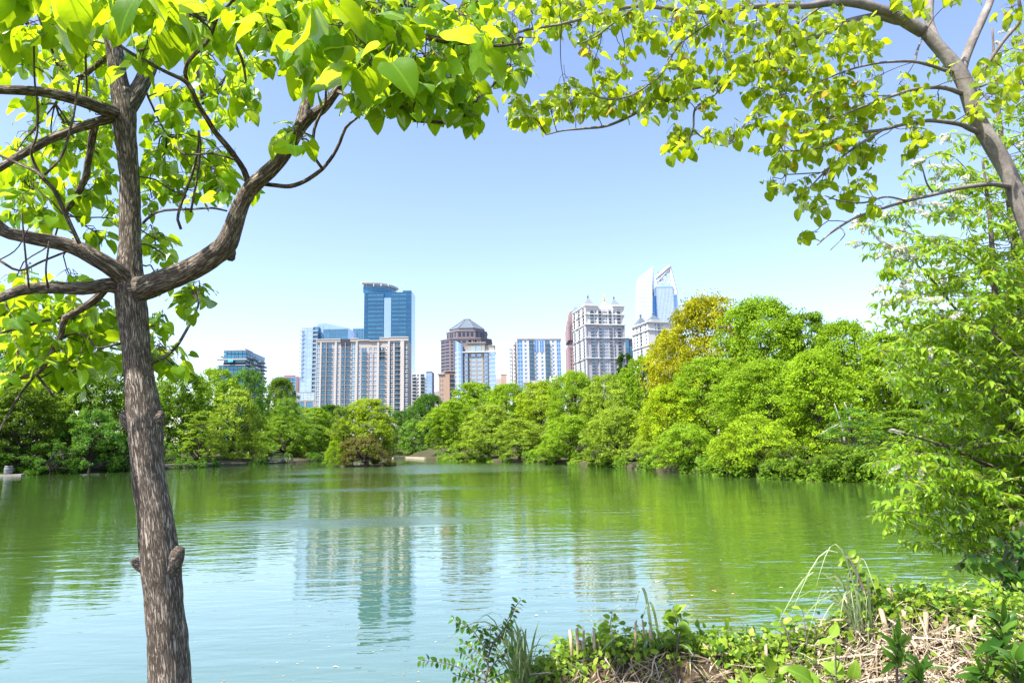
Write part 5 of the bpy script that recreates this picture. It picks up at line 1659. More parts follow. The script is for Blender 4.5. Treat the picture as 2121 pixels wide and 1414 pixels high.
class NearTree:
    def __init__(self, name, label, cat, base, bark, leafmat, protos, seed, group=None):
        self.t = thing(name, label, cat, base, group=group)
        self.b = np.array(base)
        self.bark, self.leafmat = bark, leafmat
        self.protos = protos
        self.pm = [np_mesh(name + '_leaf', V, F, leafmat, True, attr={'var': np.zeros(len(V))}, uv=U) for V, F, U in protos]
        self.g = np.random.default_rng(seed)
        self.pts = []          # points twigs may spring from
        self.twigs = []
        self.Ms = []           # leaf matrices
        self.more, self.shrink, self.lift = 1.0, 1.0, 0.6
    def loc(self, V): return np.asarray(V) - self.b
    def wood(self, name, T, n=10, rough=0.0, fur=0.0, mat=None, src=True, label=None):
        V, Fs, B = tube(T[:, :3], T[:, 3], n, caps=True)
        if rough:
            P = B * np.array([1, 1, 0.22])
            dsp = np.array([mnoise.noise(Vector(p) * fur) + 0.6 * mnoise.noise(Vector(p) * fur * 2.3) for p in P])
            big = np.array([mnoise.noise(Vector(p) * 7) for p in B * np.array([1, 1, 0.6])])
            C = np.repeat(T[:, :3], n, 0); D = V - C
            V = V + D / np.maximum(np.linalg.norm(D, axis=1, keepdims=True), 1e-6) * (rough * dsp + rough * 1.6 * big)[:, None]
        if src: self.pts.append(T[:, :3])
        return link(name, np_mesh(name, self.loc(V), Fs, mat or self.bark, True, attr={'bark': B}), self.t, label)
    def twig(self, a, c, r0, r1, sag=0.0, n=5, jitter=0.06):
        a, c = np.array(a), np.array(c)
        L = np.linalg.norm(c - a)
        m1 = a + (c - a) * 0.35 + self.g.normal(0, jitter * L, 3) + np.array([0, 0, sag * L])
        m2 = a + (c - a) * 0.7 + self.g.normal(0, jitter * L, 3) + np.array([0, 0, sag * L * 0.8])
        T = catmull(np.array([(*a, r0), (*m1, r0 * 0.75 + r1 * 0.25), (*m2, (r0 + r1) / 2), (*c, r1)]), max(L / 7, 0.02))
        self.twigs.append(tube(T[:, :3], T[:, 3], n))
        return T[:, :3]
    def nearest(self, c):
        P = np.vstack(self.pts)
        d = np.linalg.norm(P - c, axis=1)
        return P[int(np.argmin(d + 0.4 * np.maximum(0, P[:, 2] - c[2] - 0.3)))]
    def leaves(self, pos, size, down=0.9, side=0.6, up=0.7, nrand=0.5, away=None):
        g = self.g
        n = len(pos)
        al = g.normal(0, side, (n, 3)); al[:, 2] = -down + g.normal(0, 0.35, n)
        if away is not None: al[:, :2] += away[:, :2] * 0.6
        nr = g.normal(0, nrand, (n, 3)) + np.array([0, 0, up])
        # blades of hanging leaves face outward and up
        nr[:, :2] += al[:, :2] * 0.9
        self.Ms.append(frames(pos, al, nr, size))
    def cluster(self, px, py, rx, ry, n, yd, size, sd=0.35, down=0.75, r0=0.006, per=4, side=0.75):
        g = self.g
        n = int(round(n * self.more)); size = size * self.shrink
        py = py - self.lift * size / yd * FPX      # the blades hang below their twigs
        c = np.array(at(px, py, yd))
        src = self.nearest(c)
        if np.linalg.norm(src - c) > 0.05:
            self.twig(src, c, r0, r0 * 0.6, 0.06)
        k = max(1, int(math.ceil(n / per)))
        left = n
        for i in range(k):
            a = g.uniform(0, 2 * math.pi); rr = math.sqrt(g.uniform(0.05, 1))
            e = np.array(at(px + rx * rr * math.cos(a), py + ry * rr * math.sin(a), yd + g.uniform(-sd, sd)))
            T = self.twig(c + (src - c) * g.uniform(0, 0.35), e, r0 * 0.55, r0 * 0.22, 0.10, 4, 0.08)
            m = min(per, left); left -= m
            if m <= 0: break
            idx = np.clip((g.uniform(0.45, 1.0, m) * (len(T) - 1)).round().astype(int), 0, len(T) - 1)
            idx[0] = len(T) - 1
            self.leaves(T[idx] + g.normal(0, 0.008, (m, 3)), size * g.uniform(0.62, 1.18, m), down, side)
    def finish(self, limit=295, leafname='leaf'):
        if self.twigs:
            V, F, B = join_parts(self.twigs)
            link('twigs', np_mesh('twigs', self.loc(V), F, M['twig'], True, attr={'bark': B}), self.t, kind='stuff')
        if not self.Ms: return
        Ms = np.concatenate(self.Ms)
        tip = Ms[:, :3, 3] + Ms[:, :3, 1] * 0.8
        x, y, z = project(tip)
        size = np.linalg.norm(Ms[:, :3, 1], axis=1) / np.maximum(z, 0.3)
        inside = (x > 5) & (x < 2116) & (y > 5) & (y < 1409) & (z > 0.3)
        order = np.argsort(-(size * inside))
        single = set(order[:limit].tolist()) if inside.sum() else set()
        pid = self.g.integers(0, len(self.protos), len(Ms))
        for i in sorted(single):
            o = link(leafname, self.pm[pid[i]], self.t)
            L = Ms[i].copy(); L[:3, 3] -= self.b
            o.matrix_local = Matrix(L.tolist())
        rest = np.array([i for i in range(len(Ms)) if i not in single], int)
        parts, us, vr = [], [], []
        for k, (V, F, U) in enumerate(self.protos):
            q = rest[pid[rest] == k]
            if not len(q): continue
            W, G = scatter(V, F, Ms[q])
            parts.append((self.loc(W), [G], np.repeat(self.g.uniform(0, 1, len(q)), len(V))))
            us.append(np.tile(U, (len(q), 1)))
        if parts:
            V, F, A = join_parts(parts)
            link('foliage', np_mesh('foliage', V, F, self.leafmat, True, attr={'var': A}, uv=np.vstack(us)), self.t, kind='stuff')

# ------------------------------------------------------------------ the catalpa on the left
CATALPA = [leaf_grid(0.40, 0.14, 0.13, 0.20, 7, 2, 0.60, 0.75, 0.40, 0.03, s) for s in range(5)] + \
          [leaf_grid(0.34, 0.12, 0.26, 0.30, 7, 2, 0.62, 0.8, 0.40, 0.03, 9), leaf_grid(0.43, 0.16, 0.05, 0.10, 7, 2, 0.58, 0.7, 0.40, 0.04, 12)]
base = at(352, 1414, 4.0)
base.z = 1.15
c = NearTree('catalpa_tree', 'bare trunked catalpa with big heart shaped leaves, foreground left of the skyline', 'tree', tuple(base), M['catalpa_bark'], M['catalpa_leaf'], CATALPA, 101)
c.more, c.shrink = 2.3, 0.58
D = 4.0
T = limb([(366, 1640, 97), (358, 1540, 86), (352, 1414, 77), (347, 1330, 74), (341, 1261, 71), (336, 1198, 72), (331, 1150, 71), (321, 1072, 66), (312, 1010, 63), (305, 946, 63),
          (299, 862, 65), (292, 805, 60), (285, 760, 55), (279, 680, 57), (272, 620, 61), (269, 575, 56), (270, 500, 44), (269, 400, 42), (263, 300, 41), (257, 230, 47), (252, 190, 45)], D, D, 0.022)
c.wood('trunk', T, 44, 0.0055, 42)
T = limb([(258, 215, 44), (245, 160, 38), (238, 110, 35), (228, 60, 33), (216, 0, 30), (205, -120, 26), (200, -300, 18)], D, D - 0.1, 0.03); c.wood('branch', T, 24, 0.003, 50)
T = limb([(262, 225, 40), (285, 190, 36), (305, 150, 32), (321, 110, 28), (335, 60, 24), (352, 0, 20), (372, -120, 14)], D, D + 0.3, 0.03); c.wood('branch', T, 20, 0.003, 50)
T = limb([(275, 600, 52), (300, 596, 53), (330, 584, 49), (390, 560, 47), (440, 530, 44), (468, 508, 44), (482, 475, 39), (497, 430, 34), (518, 392, 33), (545, 366, 31), (571, 342, 31), (598, 303, 28), (619, 267, 28),
          (640, 243, 26), (666, 226, 23), (693, 193, 20), (720, 157, 18), (732, 116, 16), (748, 70, 13), (770, 10, 10), (790, -80, 7)], D, D - 0.25, 0.025, -0.1)
c.wood('branch', T, 28, 0.004, 46); R1 = T
T = limb([(619, 267, 24), (628, 240, 25), (634, 215, 22), (640, 185, 18), (645, 150, 12)], D - 0.15, D + .05, 0.03); c.wood('branch', T, 16, 0.003, 50)
T = limb([(470, 512, 30), (476, 527, 26), (479, 535, 18), (480, 539, 6)], D - 0.06, D - .08, 0.015); c.wood('burl', T, 16, 0.004, 50, src=False, mat=M['burl_bark'])
T = limb([(524, 378, 12), (545, 381, 10), (571, 384, 10), (600, 386, 10), (630, 376, 9), (655, 360, 9), (668, 350, 8), (690, 322, 7.5), (704, 295, 7), (716, 265, 6.5), (735, 248, 5), (748, 238, 3)], D - .1, D - .5, 0.03); c.wood('branch', T, 8)
T = limb([(668, 350, 7), (655, 332, 7), (649, 300, 7), (651, 268, 7), (662, 240, 7), (673, 220, 6), (675, 180, 5), (672, 140, 4)], D - .4, D - .6, 0.03); c.wood('branch', T, 8)
T = limb([(514, 378, 15), (505, 352, 13), (487, 325, 13), (466, 298, 13), (446, 274, 12), (428, 245, 11), (410, 216, 11), (388, 172, 10), (345, 150, 8), (302, 127, 8), (255, 99, 7), (204, 54, 6), (181, 19, 5), (160, -40, 4)], D - .1, D - .9, 0.03); c.wood('branch', T, 10, 0.001, 60)
T = limb([(388, 172, 9), (383, 150, 9), (387, 132, 9), (408, 108, 9), (428, 88, 8), (440, 65, 8), (452, 32, 8), (484, -2, 7), (510, -60, 5)], D - .5, D - .8, 0.03); c.wood('branch', T, 8)
T = limb([(418, 214, 13), (421, 190, 14), (417, 170, 14), (409, 140, 11), (395, 100, 8)], D + .35, D + .4, 0.03); c.wood('branch', T, 10)
T = limb([(250, 240, 36), (229, 232, 30), (200, 220, 28), (170, 209, 26), (134, 200, 24), (100, 193, 22), (64, 188, 21), (0, 186, 19), (-90, 178, 16), (-220, 150, 10)], D, D - .7, 0.03); c.wood('branch', T, 20, 0.003, 48)
T = limb([(250, 250, 24), (229, 246, 22), (191, 256, 20), (153, 268, 18), (105, 288, 18), (57, 313, 18), (25, 332, 16), (0, 348, 15), (-60, 385, 12), (-140, 420, 8)], D, D - .5, 0.03); c.wood('branch', T, 14, 0.002, 50)
T = limb([(198, 258, 14), (192, 278, 17), (187, 312, 14), (181, 344, 14), (178, 366, 14), (165, 392, 14), (150, 415, 13), (137, 440, 9), (120, 470, 5)], D - .1, D + .3, 0.03); c.wood('branch', T, 10, 0.002, 50)
T = limb([(272, 592, 44), (255, 572, 40), (235, 556, 37), (212, 542, 36), (170, 519, 34), (135, 507, 30), (106, 500, 29), (51, 490, 27), (10, 480, 24), (-8, 462, 20), (-25, 420, 16), (-50, 360, 12)], D, D - .45, 0.03, -.05); c.wood('branch', T, 22, 0.004, 46)
T = limb([(262, 600, 34), (229, 590, 32), (200, 593, 28), (170, 597, 28), (106, 596, 25), (70, 597, 24), (42, 601, 22), (15, 611, 20), (-30, 630, 17), (-110, 660, 10)], D, D - .6, 0.03); c.wood('branch', T, 18, 0.003, 48)
T = limb([(216, 600, 17), (200, 618, 17), (178, 634, 16), (155, 648, 14), (136, 657, 14), (130, 672, 13), (127, 690, 12), (117, 712, 12), (106, 731, 11), (92, 756, 10), (76, 773, 10), (55, 780, 9), (34, 785, 8), (0, 796, 7), (-60, 815, 4)], D, D + .25, 0.03); c.wood('branch', T, 10, 0.0015, 55)
T = limb([(305, 757, 11), (316, 750, 9), (339, 740, 7.5), (365, 718, 6.5), (386, 684, 6), (397, 664, 5), (405, 650, 4)], D, D + .1, 0.025); c.wood('branch', T, 8)
# knobs where boughs were cut
for pts, yy in (([(334, 1225, 54), (343, 1194, 54), (354, 1166, 47), (365, 1149, 36), (373, 1139, 24), (378, 1133, 8)], D), ([(308, 1178, 28), (290, 1168, 24), (279, 1163, 20), (271, 1161, 8)], D - .02),
                ([(285, 890, 40), (268, 872, 30), (257, 861, 24), (250, 855, 8)], D), ([(305, 885, 56), (322, 868, 42), (333, 858, 24), (337, 853, 8)], D)):
    c.wood('burl', limb(pts, yy, yy - .02, 0.015), 18, 0.006, 36, src=False, mat=M['burl_bark'])
# long bare hanging shoots and side twigs
for pts, y0, y1 in (([(70, 90, 4), (72, 170, 4), (78, 220, 5), (76, 280, 5), (65, 320, 6), (85, 365, 8), (110, 390, 9), (130, 430, 9), (148, 470, 9), (165, 505, 8)], 3.3, 3.7),
                    ([(172, 10, 5), (175, 70, 5), (178, 140, 5), (180, 200, 4)], 3.2, 3.3), ([(0, 322, 5), (40, 340, 6), (80, 358, 7), (92, 372, 7)], 3.5, 3.4),
                    ([(92, 362, 6), (110, 345, 6), (130, 318, 6), (150, 250, 5), (165, 160, 5)], 3.5, 3.6), ([(100, 597, 5), (95, 560, 4), (102, 500, 4)], 3.6, 3.5), ([(60, 596, 4), (52, 520, 4), (45, 440, 3)], 3.6, 3.5),
                    ([(296, 462, 6), (315, 445, 6), (340, 436, 6), (400, 433, 5), (440, 431, 5), (470, 437, 4)], 4.0, 3.9), ([(375, 475, 6), (368, 455, 6), (376, 420, 6), (398, 360, 6), (410, 310, 5), (412, 270, 5)], 3.9, 3.8),
                    ([(395, 440, 5), (408, 370, 5), (415, 310, 5), (412, 275, 6)], 3.85, 3.8), ([(360, 300, 5), (380, 318, 5), (410, 320, 5), (440, 318, 5), (485, 330, 5)], 3.7, 3.6),
                    ([(115, 700, 6), (160, 690, 5), (185, 700, 5), (200, 720, 5), (248, 712, 5)], 4.15, 4.1), ([(75, 775, 6), (95, 800, 5), (110, 820, 4)], 4.2, 4.2), ([(70, 780, 5), (40, 820, 5), (10, 870, 4), (-5, 900, 4)], 4.2, 4.1),
                    ([(136, 657, 6), (90, 665, 6), (40, 680, 6), (0, 690, 5)], 4.2, 4.0), ([(0, 540, 6), (40, 560, 5), (90, 540, 5), (140, 520, 5)], 3.7, 3.8), ([(0, 585, 4), (-40, 560, 4), (30, 520, 3), (60, 470, 3)], 3.6, 3.5),
                    ([(250, 100, 14), (215, 125, 13), (180, 150, 12), (140, 180, 9), (115, 215, 6)], 4.05, 4.2)):
    T = limb(pts, y0, y1, 0.03); c.wood('shoot', T, 6)
# upper boughs mostly hidden among leaves
for pts, y0, y1 in (([(787, 60, 13), (830, 62, 14), (880, 76, 14), (930, 86, 13), (980, 90, 10), (1030, 95, 7), (1080, 90, 4)], 3.3, 3.4), ([(870, 85, 12), (872, 50, 12), (885, 10, 11), (900, -40, 9)], 3.35, 3.5),
                    ([(732, 125, 10), (755, 90, 12), (790, 60, 12), (820, 30, 10), (850, -20, 8)], 3.75, 3.3), ([(850, 240, 8), (860, 250, 8), (890, 252, 8), (930, 254, 8), (960, 240, 7), (985, 212, 7), (1010, 187, 6), (1038, 160, 5)], 3.35, 3.5),
                    ([(700, 190, 8), (760, 215, 8), (810, 225, 8), (852, 244, 8)], 3.72, 3.35), ([(640, 200, 8), (600, 150, 8), (560, 90, 8), (520, 30, 7)], 3.8, 3.3), ([(60, -60, 10), (75, 10, 9), (90, 60, 7), (110, 110, 5)], 3.0, 3.1),
                    ([(440, -20, 9), (470, 60, 8), (500, 120, 7), (510, 170, 5)], 3.6, 3.9), ([(330, 110, 8), (300, 170, 6), (320, 230, 5), (345, 280, 4)], 4.2, 4.4)):
    T = limb(pts, y0, y1, 0.03); c.wood('branch', T, 8)
# leaf clusters: x, y, rx, ry, count, distance, leaf length
for a in [
    # low left boughs
    (60, 650, 70, 45, 24, 4.3, .17), (140, 660, 60, 45, 20, 4.4, .17), (205, 660, 36, 55, 16, 4.4, .17), (40, 730, 60, 45, 22, 4.3, .17), (120, 735, 60, 45, 20, 4.4, .17), (190, 740, 52, 48, 20, 4.4, .17), (90, 775, 70, 26, 12, 4.3, .17),
    (170, 790, 36, 32, 8, 4.3, .17), (20, 800, 30, 22, 5, 4.2, .17), (345, 742, 42, 38, 15, 4.3, .17), (328, 690, 18, 46, 9, 4.4, .17), (362, 775, 26, 18, 5, 4.2, .16), (408, 632, 36, 30, 20, 4.1, .155), (15, 650, 30, 35, 8, 4.0, .17),
    # middle left
    (40, 390, 55, 52, 20, 4.2, .18), (110, 330, 46, 52, 14, 4.4, .17), (160, 320, 46, 46, 16, 4.4, .17), (205, 340, 34, 56, 14, 4.5, .17), (60, 450, 60, 28, 14, 4.3, .17), (170, 430, 56, 34, 15, 4.4, .17), (215, 395, 28, 46, 10, 4.5, .17),
    (30, 340, 30, 50, 8, 4.3, .17), (95, 400, 40, 40, 10, 4.4, .17), (200, 500, 34, 26, 9, 4.3, .16), (325, 515, 34, 34, 13, 4.4, .165), (345, 550, 30, 20, 5, 4.3, .16), (320, 340, 34, 56, 15, 4.6, .17), (375, 330, 46, 50, 15, 4.5, .17),
    (430, 385, 52, 42, 20, 4.5, .17), (385, 425, 50, 26, 9, 4.4, .17), (315, 280, 30, 28, 8, 4.5, .17), (470, 400, 36, 40, 12, 4.5, .17), (350, 390, 40, 40, 10, 4.6, .17), (520, 415, 14, 12, 2, 4.2, .14), (225, 270, 24, 40, 6, 4.4, .16),
    (60, 300, 50, 40, 12, 4.6, .17), (130, 280, 40, 40, 10, 4.7, .17), (20, 430, 40, 40, 10, 4.6, .17), (100, 470, 50, 30, 9, 4.6, .17), (215, 300, 26, 50, 9, 4.7, .17), (315, 430, 30, 40, 9, 4.6, .17), (420, 330, 46, 40, 14, 4.8, .17), (470, 350, 30, 36, 8, 4.7, .17), (360, 270, 40, 30, 10, 4.8, .17), (440, 250, 40, 36, 10, 4.8, .17), (235, 470, 20, 40, 5, 4.6, .16), (330, 600, 16, 30, 4, 4.5, .16),
    (80, 690, 70, 40, 18, 4.7, .17), (180, 700, 50, 50, 16, 4.7, .17), (215, 770, 30, 36, 9, 4.6, .17), (20, 770, 40, 40, 10, 4.6, .17), (130, 790, 60, 24, 10, 4.6, .17), (235, 690, 20, 60, 10, 4.7, .17), (30, 600, 40, 26, 7, 4.6, .17), (150, 600, 50, 20, 6, 4.7, .16), (330, 770, 24, 24, 6, 4.6, .16),
    # top left
    (45, 60, 70, 60, 24, 3.3, .19), (120, 70, 50, 60, 16, 3.0, .20), (30, 140, 46, 50, 14, 3.9, .18), (110, 150, 56, 46, 15, 4.0, .18), (170, 110, 50, 50, 15, 3.9, .18), (20, 20, 60, 40, 14, 2.9, .19), (180, 180, 40, 40, 12, 4.3, .17),
    (75, 235, 38, 36, 8, 4.2, .17), (215, 40, 40, 40, 10, 3.3, .18), (270, 40, 50, 50, 14, 2.7, .20), (330, 60, 50, 50, 14, 2.8, .20), (300, 130, 50, 40, 10, 3.3, .19), (380, 60, 50, 60, 16, 3.2, .19), (440, 50, 46, 56, 16, 3.3, .19),
    (430, 140, 50, 50, 16, 3.7, .18), (395, 205, 50, 45, 15, 4.2, .17), (460, 190, 40, 45, 16, 4.2, .17), (500, 165, 36, 50, 16, 4.2, .17), (505, 225, 28, 36, 10, 4.1, .17), (350, 210, 30, 36, 8, 4.3, .17), (500, 60, 36, 56, 14, 3.3, .19), (240, 130, 30, 40, 6, 4.4, .17), (140, 20, 60, 30, 10, 3.6, .18),
    # top centre
    (590, 55, 56, 56, 16, 3.0, .20), (560, 110, 30, 36, 7, 2.9, .19), (615, 130, 40, 55, 9, 2.7, .22), (660, 60, 50, 50, 15, 3.1, .19), (720, 50, 56, 50, 18, 3.1, .19), (700, 90, 46, 40, 9, 2.9, .19),
    (750, 120, 46, 50, 14, 3.1, .19), (780, 60, 50, 45, 16, 3.2, .18), (765, 195, 50, 45, 14, 2.9, .20), (820, 110, 46, 50, 16, 3.2, .18), (830, 190, 46, 46, 15, 3.1, .19), (880, 150, 46, 50, 16, 3.3, .18), (870, 210, 40, 35, 10, 3.2, .18),
    (935, 150, 46, 46, 15, 3.4, .18), (850, 40, 50, 40, 15, 3.4, .17), (910, 60, 50, 45, 16, 3.5, .17), (960, 60, 50, 45, 16, 3.6, .16), (985, 120, 46, 40, 14, 3.6, .16), (1040, 100, 46, 36, 14, 3.7, .15), (1075, 120, 34, 30, 10, 3.8, .15), (1060, 155, 30, 30, 9, 3.7, .15),
    (965, 225, 36, 40, 18, 3.5, .17), (975, 265, 26, 30, 8, 3.5, .16), (920, 205, 34, 34, 8, 3.4, .17), (735, 225, 30, 24, 4, 3.3, .18), (795, 240, 30, 25, 6, 3.1, .18), (835, 245, 28, 24, 6, 3.3, .17), (885, 245, 26, 20, 5, 3.4, .16),
    (110, 40, 30, 30, 3, 2.5, .30), (285, 20, 50, 30, 4, 2.4, .30), (345, 60, 40, 30, 3, 2.5, .28), (595, 160, 30, 30, 3, 2.6, .30), (640, 60, 30, 30, 3, 2.6, .28), (715, 100, 30, 20, 2, 2.7, .26), (770, 170, 30, 30, 3, 2.7, .28), (990, 130, 40, 20, 3, 3.0, .26), (860, 160, 40, 30, 4, 3.0, .26), (800, 80, 40, 30, 4, 2.9, .26),
    (595, 300, 24, 22, 5, 3.4, .17), (620, 310, 20, 12, 2, 3.4, .16), (1010, 40, 46, 40, 12, 3.7, .16), (560, 10, 60, 30, 10, 3.0, .20), (690, 5, 60, 25, 10, 2.9, .2), (540, 160, 20, 20, 3, 3.6, .17)]:
    c.cluster(*a)
c.finish()

# ------------------------------------------------------------------ the redbud leaning in from the right
REDBUD = [leaf_grid(0.47, 0.16, 0.10, 0.12, 6, 2, 0.66, 0.62, 0.40, 0.03, s + 20) for s in range(4)] + [leaf_grid(0.38, 0.14, 0.30, 0.22, 6, 2, 0.66, 0.65, 0.40, 0.04, 31), leaf_grid(0.30, 0.12, 0.42, 0.3, 6, 2, 0.66, 0.7, 0.40, 0.04, 33)]
D = 4.6
base = at(2330, 1300, D); base.z = 1.1
c = NearTree('redbud_tree', 'grey barked redbud with small yellow green leaves leaning in from the top right', 'tree', tuple(base), M['redbud_bark'], M['redbud_leaf'], REDBUD, 202)
c.more, c.shrink = 2.3, 0.60
T = limb([(2335, 1440, 54), (2300, 1200, 50), (2250, 900, 44), (2180, 600, 40), (2140, 490, 37), (2121, 443, 35), (2104, 396, 35), (2077, 337, 35), (2041, 277, 33), (2017, 230, 32), (1997, 170, 33), (1970, 127, 31), (1930, 83, 25), (1905, 58, 22), (1880, 40, 18)], D, D, 0.03)
c.wood('trunk', T, 24, 0.003, 26)
def rb(pts, y0, y1, n=8, st=0.03, nm='branch'):
    T = limb(pts, y0, y1, st); c.wood(nm, T, n, 0.0012 if n > 10 else 0, 40)
rb([(1912, 66, 27), (1880, 48, 26), (1855, 32, 24), (1823, 20, 22), (1788, 9, 21), (1740, 3, 20), (1700, 8, 17), (1669, 13, 14), (1609, 12, 12), (1554, 15, 12), (1516, 21, 12), (1478, 26, 11), (1432, 24, 10), (1364, 16, 9), (1318, 13, 8), (1268, 23, 7.5), (1211, 38, 7), (1154, 52, 6), (1096, 61, 5.5), (1058, 74, 5), (1020, 92, 4), (960, 115, 3)], D, D - .4, 14)
rb([(1885, 46, 20), (1855, 42, 20), (1827, 35, 18), (1788, 39, 17), (1740, 52, 16), (1689, 76, 15), (1641, 96, 13), (1590, 114, 12), (1554, 131, 11), (1516, 154, 10), (1478, 172, 10), (1440, 182, 9), (1394, 192, 8.5), (1345, 218, 7), (1306, 240, 7), (1257, 261, 6), (1203, 267, 5), (1165, 271, 4), (1131, 279, 2.5)], D, D - .2, 12)
rb([(1900, 52, 18), (1878, 28, 18), (1855, 6, 16), (1835, -30, 14), (1810, -100, 10)], D, D + .2, 12)
rb([(1950, 105, 22), (1932, 70, 20), (1924, 40, 18), (1926, 0, 17), (1930, -80, 14)], D, D + .3, 12)
rb([(1990, 150, 24), (2000, 120, 20), (2017, 79, 18), (2035, 40, 17), (2052, 0, 16), (2080, -80, 13)], D, D + .25, 12)
rb([(2012, 190, 10), (2020, 170, 9), (2041, 139, 9), (2077, 87, 8), (2112, 44, 8), (2112, 10, 7), (2100, -40, 5)], D, D - .3, 8)
rb([(1516, 22, 5), (1478, 42, 5), (1432, 73, 4.5), (1402, 99, 4.5), (1371, 153, 4), (1348, 172, 4), (1306, 198, 4), (1257, 206, 3.5), (1218, 191, 3)], D - .3, D - .45, 6)
rb([(1318, 13, 5), (1264, 53, 4.5), (1234, 76, 4), (1203, 90, 2.5)], D - .35, D - .5, 6)
rb([(1394, 191, 4), (1365, 178, 4), (1345, 171, 3.5)], D - .25, D - .4, 6)
rb([(1500, 164, 5), (1490, 185, 5), (1470, 205, 5), (1440, 225, 5), (1436, 267, 4.5), (1425, 298, 4), (1419, 332, 2.5)], D - .2, D - .4, 6)
rb([(1436, 267, 4), (1448, 280, 3.5), (1463, 289, 3.5), (1485, 300, 3), (1505, 302, 2)], D - .3, D - .4, 6)
rb([(1974, 150, 9), (1955, 145, 8), (1934, 138, 7), (1895, 128, 7), (1851, 128, 6), (1807, 133, 5), (1756, 146, 4), (1700, 168, 3)], D, D - .5, 8)
rb([(1895, 128, 5), (1900, 105, 5), (1910, 80, 4)], D - .1, D, 6)
rb([(1992, 194, 11), (1965, 184, 10), (1934, 181, 9), (1891, 186, 8), (1851, 198, 7), (1807, 214, 6), (1764, 230, 5), (1720, 250, 3)], D, D - .5, 8)
rb([(2028, 275, 12), (2005, 265, 11), (1986, 257, 10), (1926, 250, 9), (1875, 257, 8), (1827, 269, 7), (1788, 274, 7), (1740, 286, 6), (1700, 305, 4.5), (1660, 312, 3.5), (1613, 313, 2.5)], D, D - .5, 8)
rb([(1827, 270, 6), (1788, 294, 6), (1748, 322, 5), (1708, 357, 4), (1685, 380, 3.5), (1665, 402, 2.5)], D - .3, D - .4, 6)
rb([(2098, 388, 14), (2070, 383, 11), (2045, 382, 10), (1986, 390, 9), (1938, 402, 8), (1879, 416, 7), (1827, 432, 6), (1772, 451, 5), (1720, 483, 4.5), (1693, 507, 3)], D, D - .5, 8)
rb([(1879, 416, 5), (1835, 408, 4), (1788, 420, 4), (1740, 416, 3.5), (1708, 405, 2.5)], D - .3, D - .5, 6)
rb([(1720, 483, 4), (1735, 470, 3), (1750, 485, 2.5), (1720, 518, 2)], D - .45, D - .5, 5)
rb([(1935, 402, 4), (1920, 380, 4), (1910, 345, 3)], D - .2, D - .3, 5)
rb([(1708, 357, 3), (1660, 360, 3), (1625, 362, 2.5)], D - .4, D - .4, 5)
rb([(1708, 8, 5), (1640, 60, 5), (1600, 110, 4), (1590, 160, 3)], D, D - .2, 6)
rb([(1640, 96, 5), (1615, 180, 5), (1640, 240, 4), (1680, 255, 3)], D, D - .3, 6)
rb([(2030, 180, 5), (2080, 160, 5), (2121, 150, 4), (2180, 140, 4)], D, D + .1, 6)
rb([(2020, 175, 5), (2050, 210, 4), (2090, 230, 4), (2121, 205, 3)], D, D - .2, 6)
L = .115
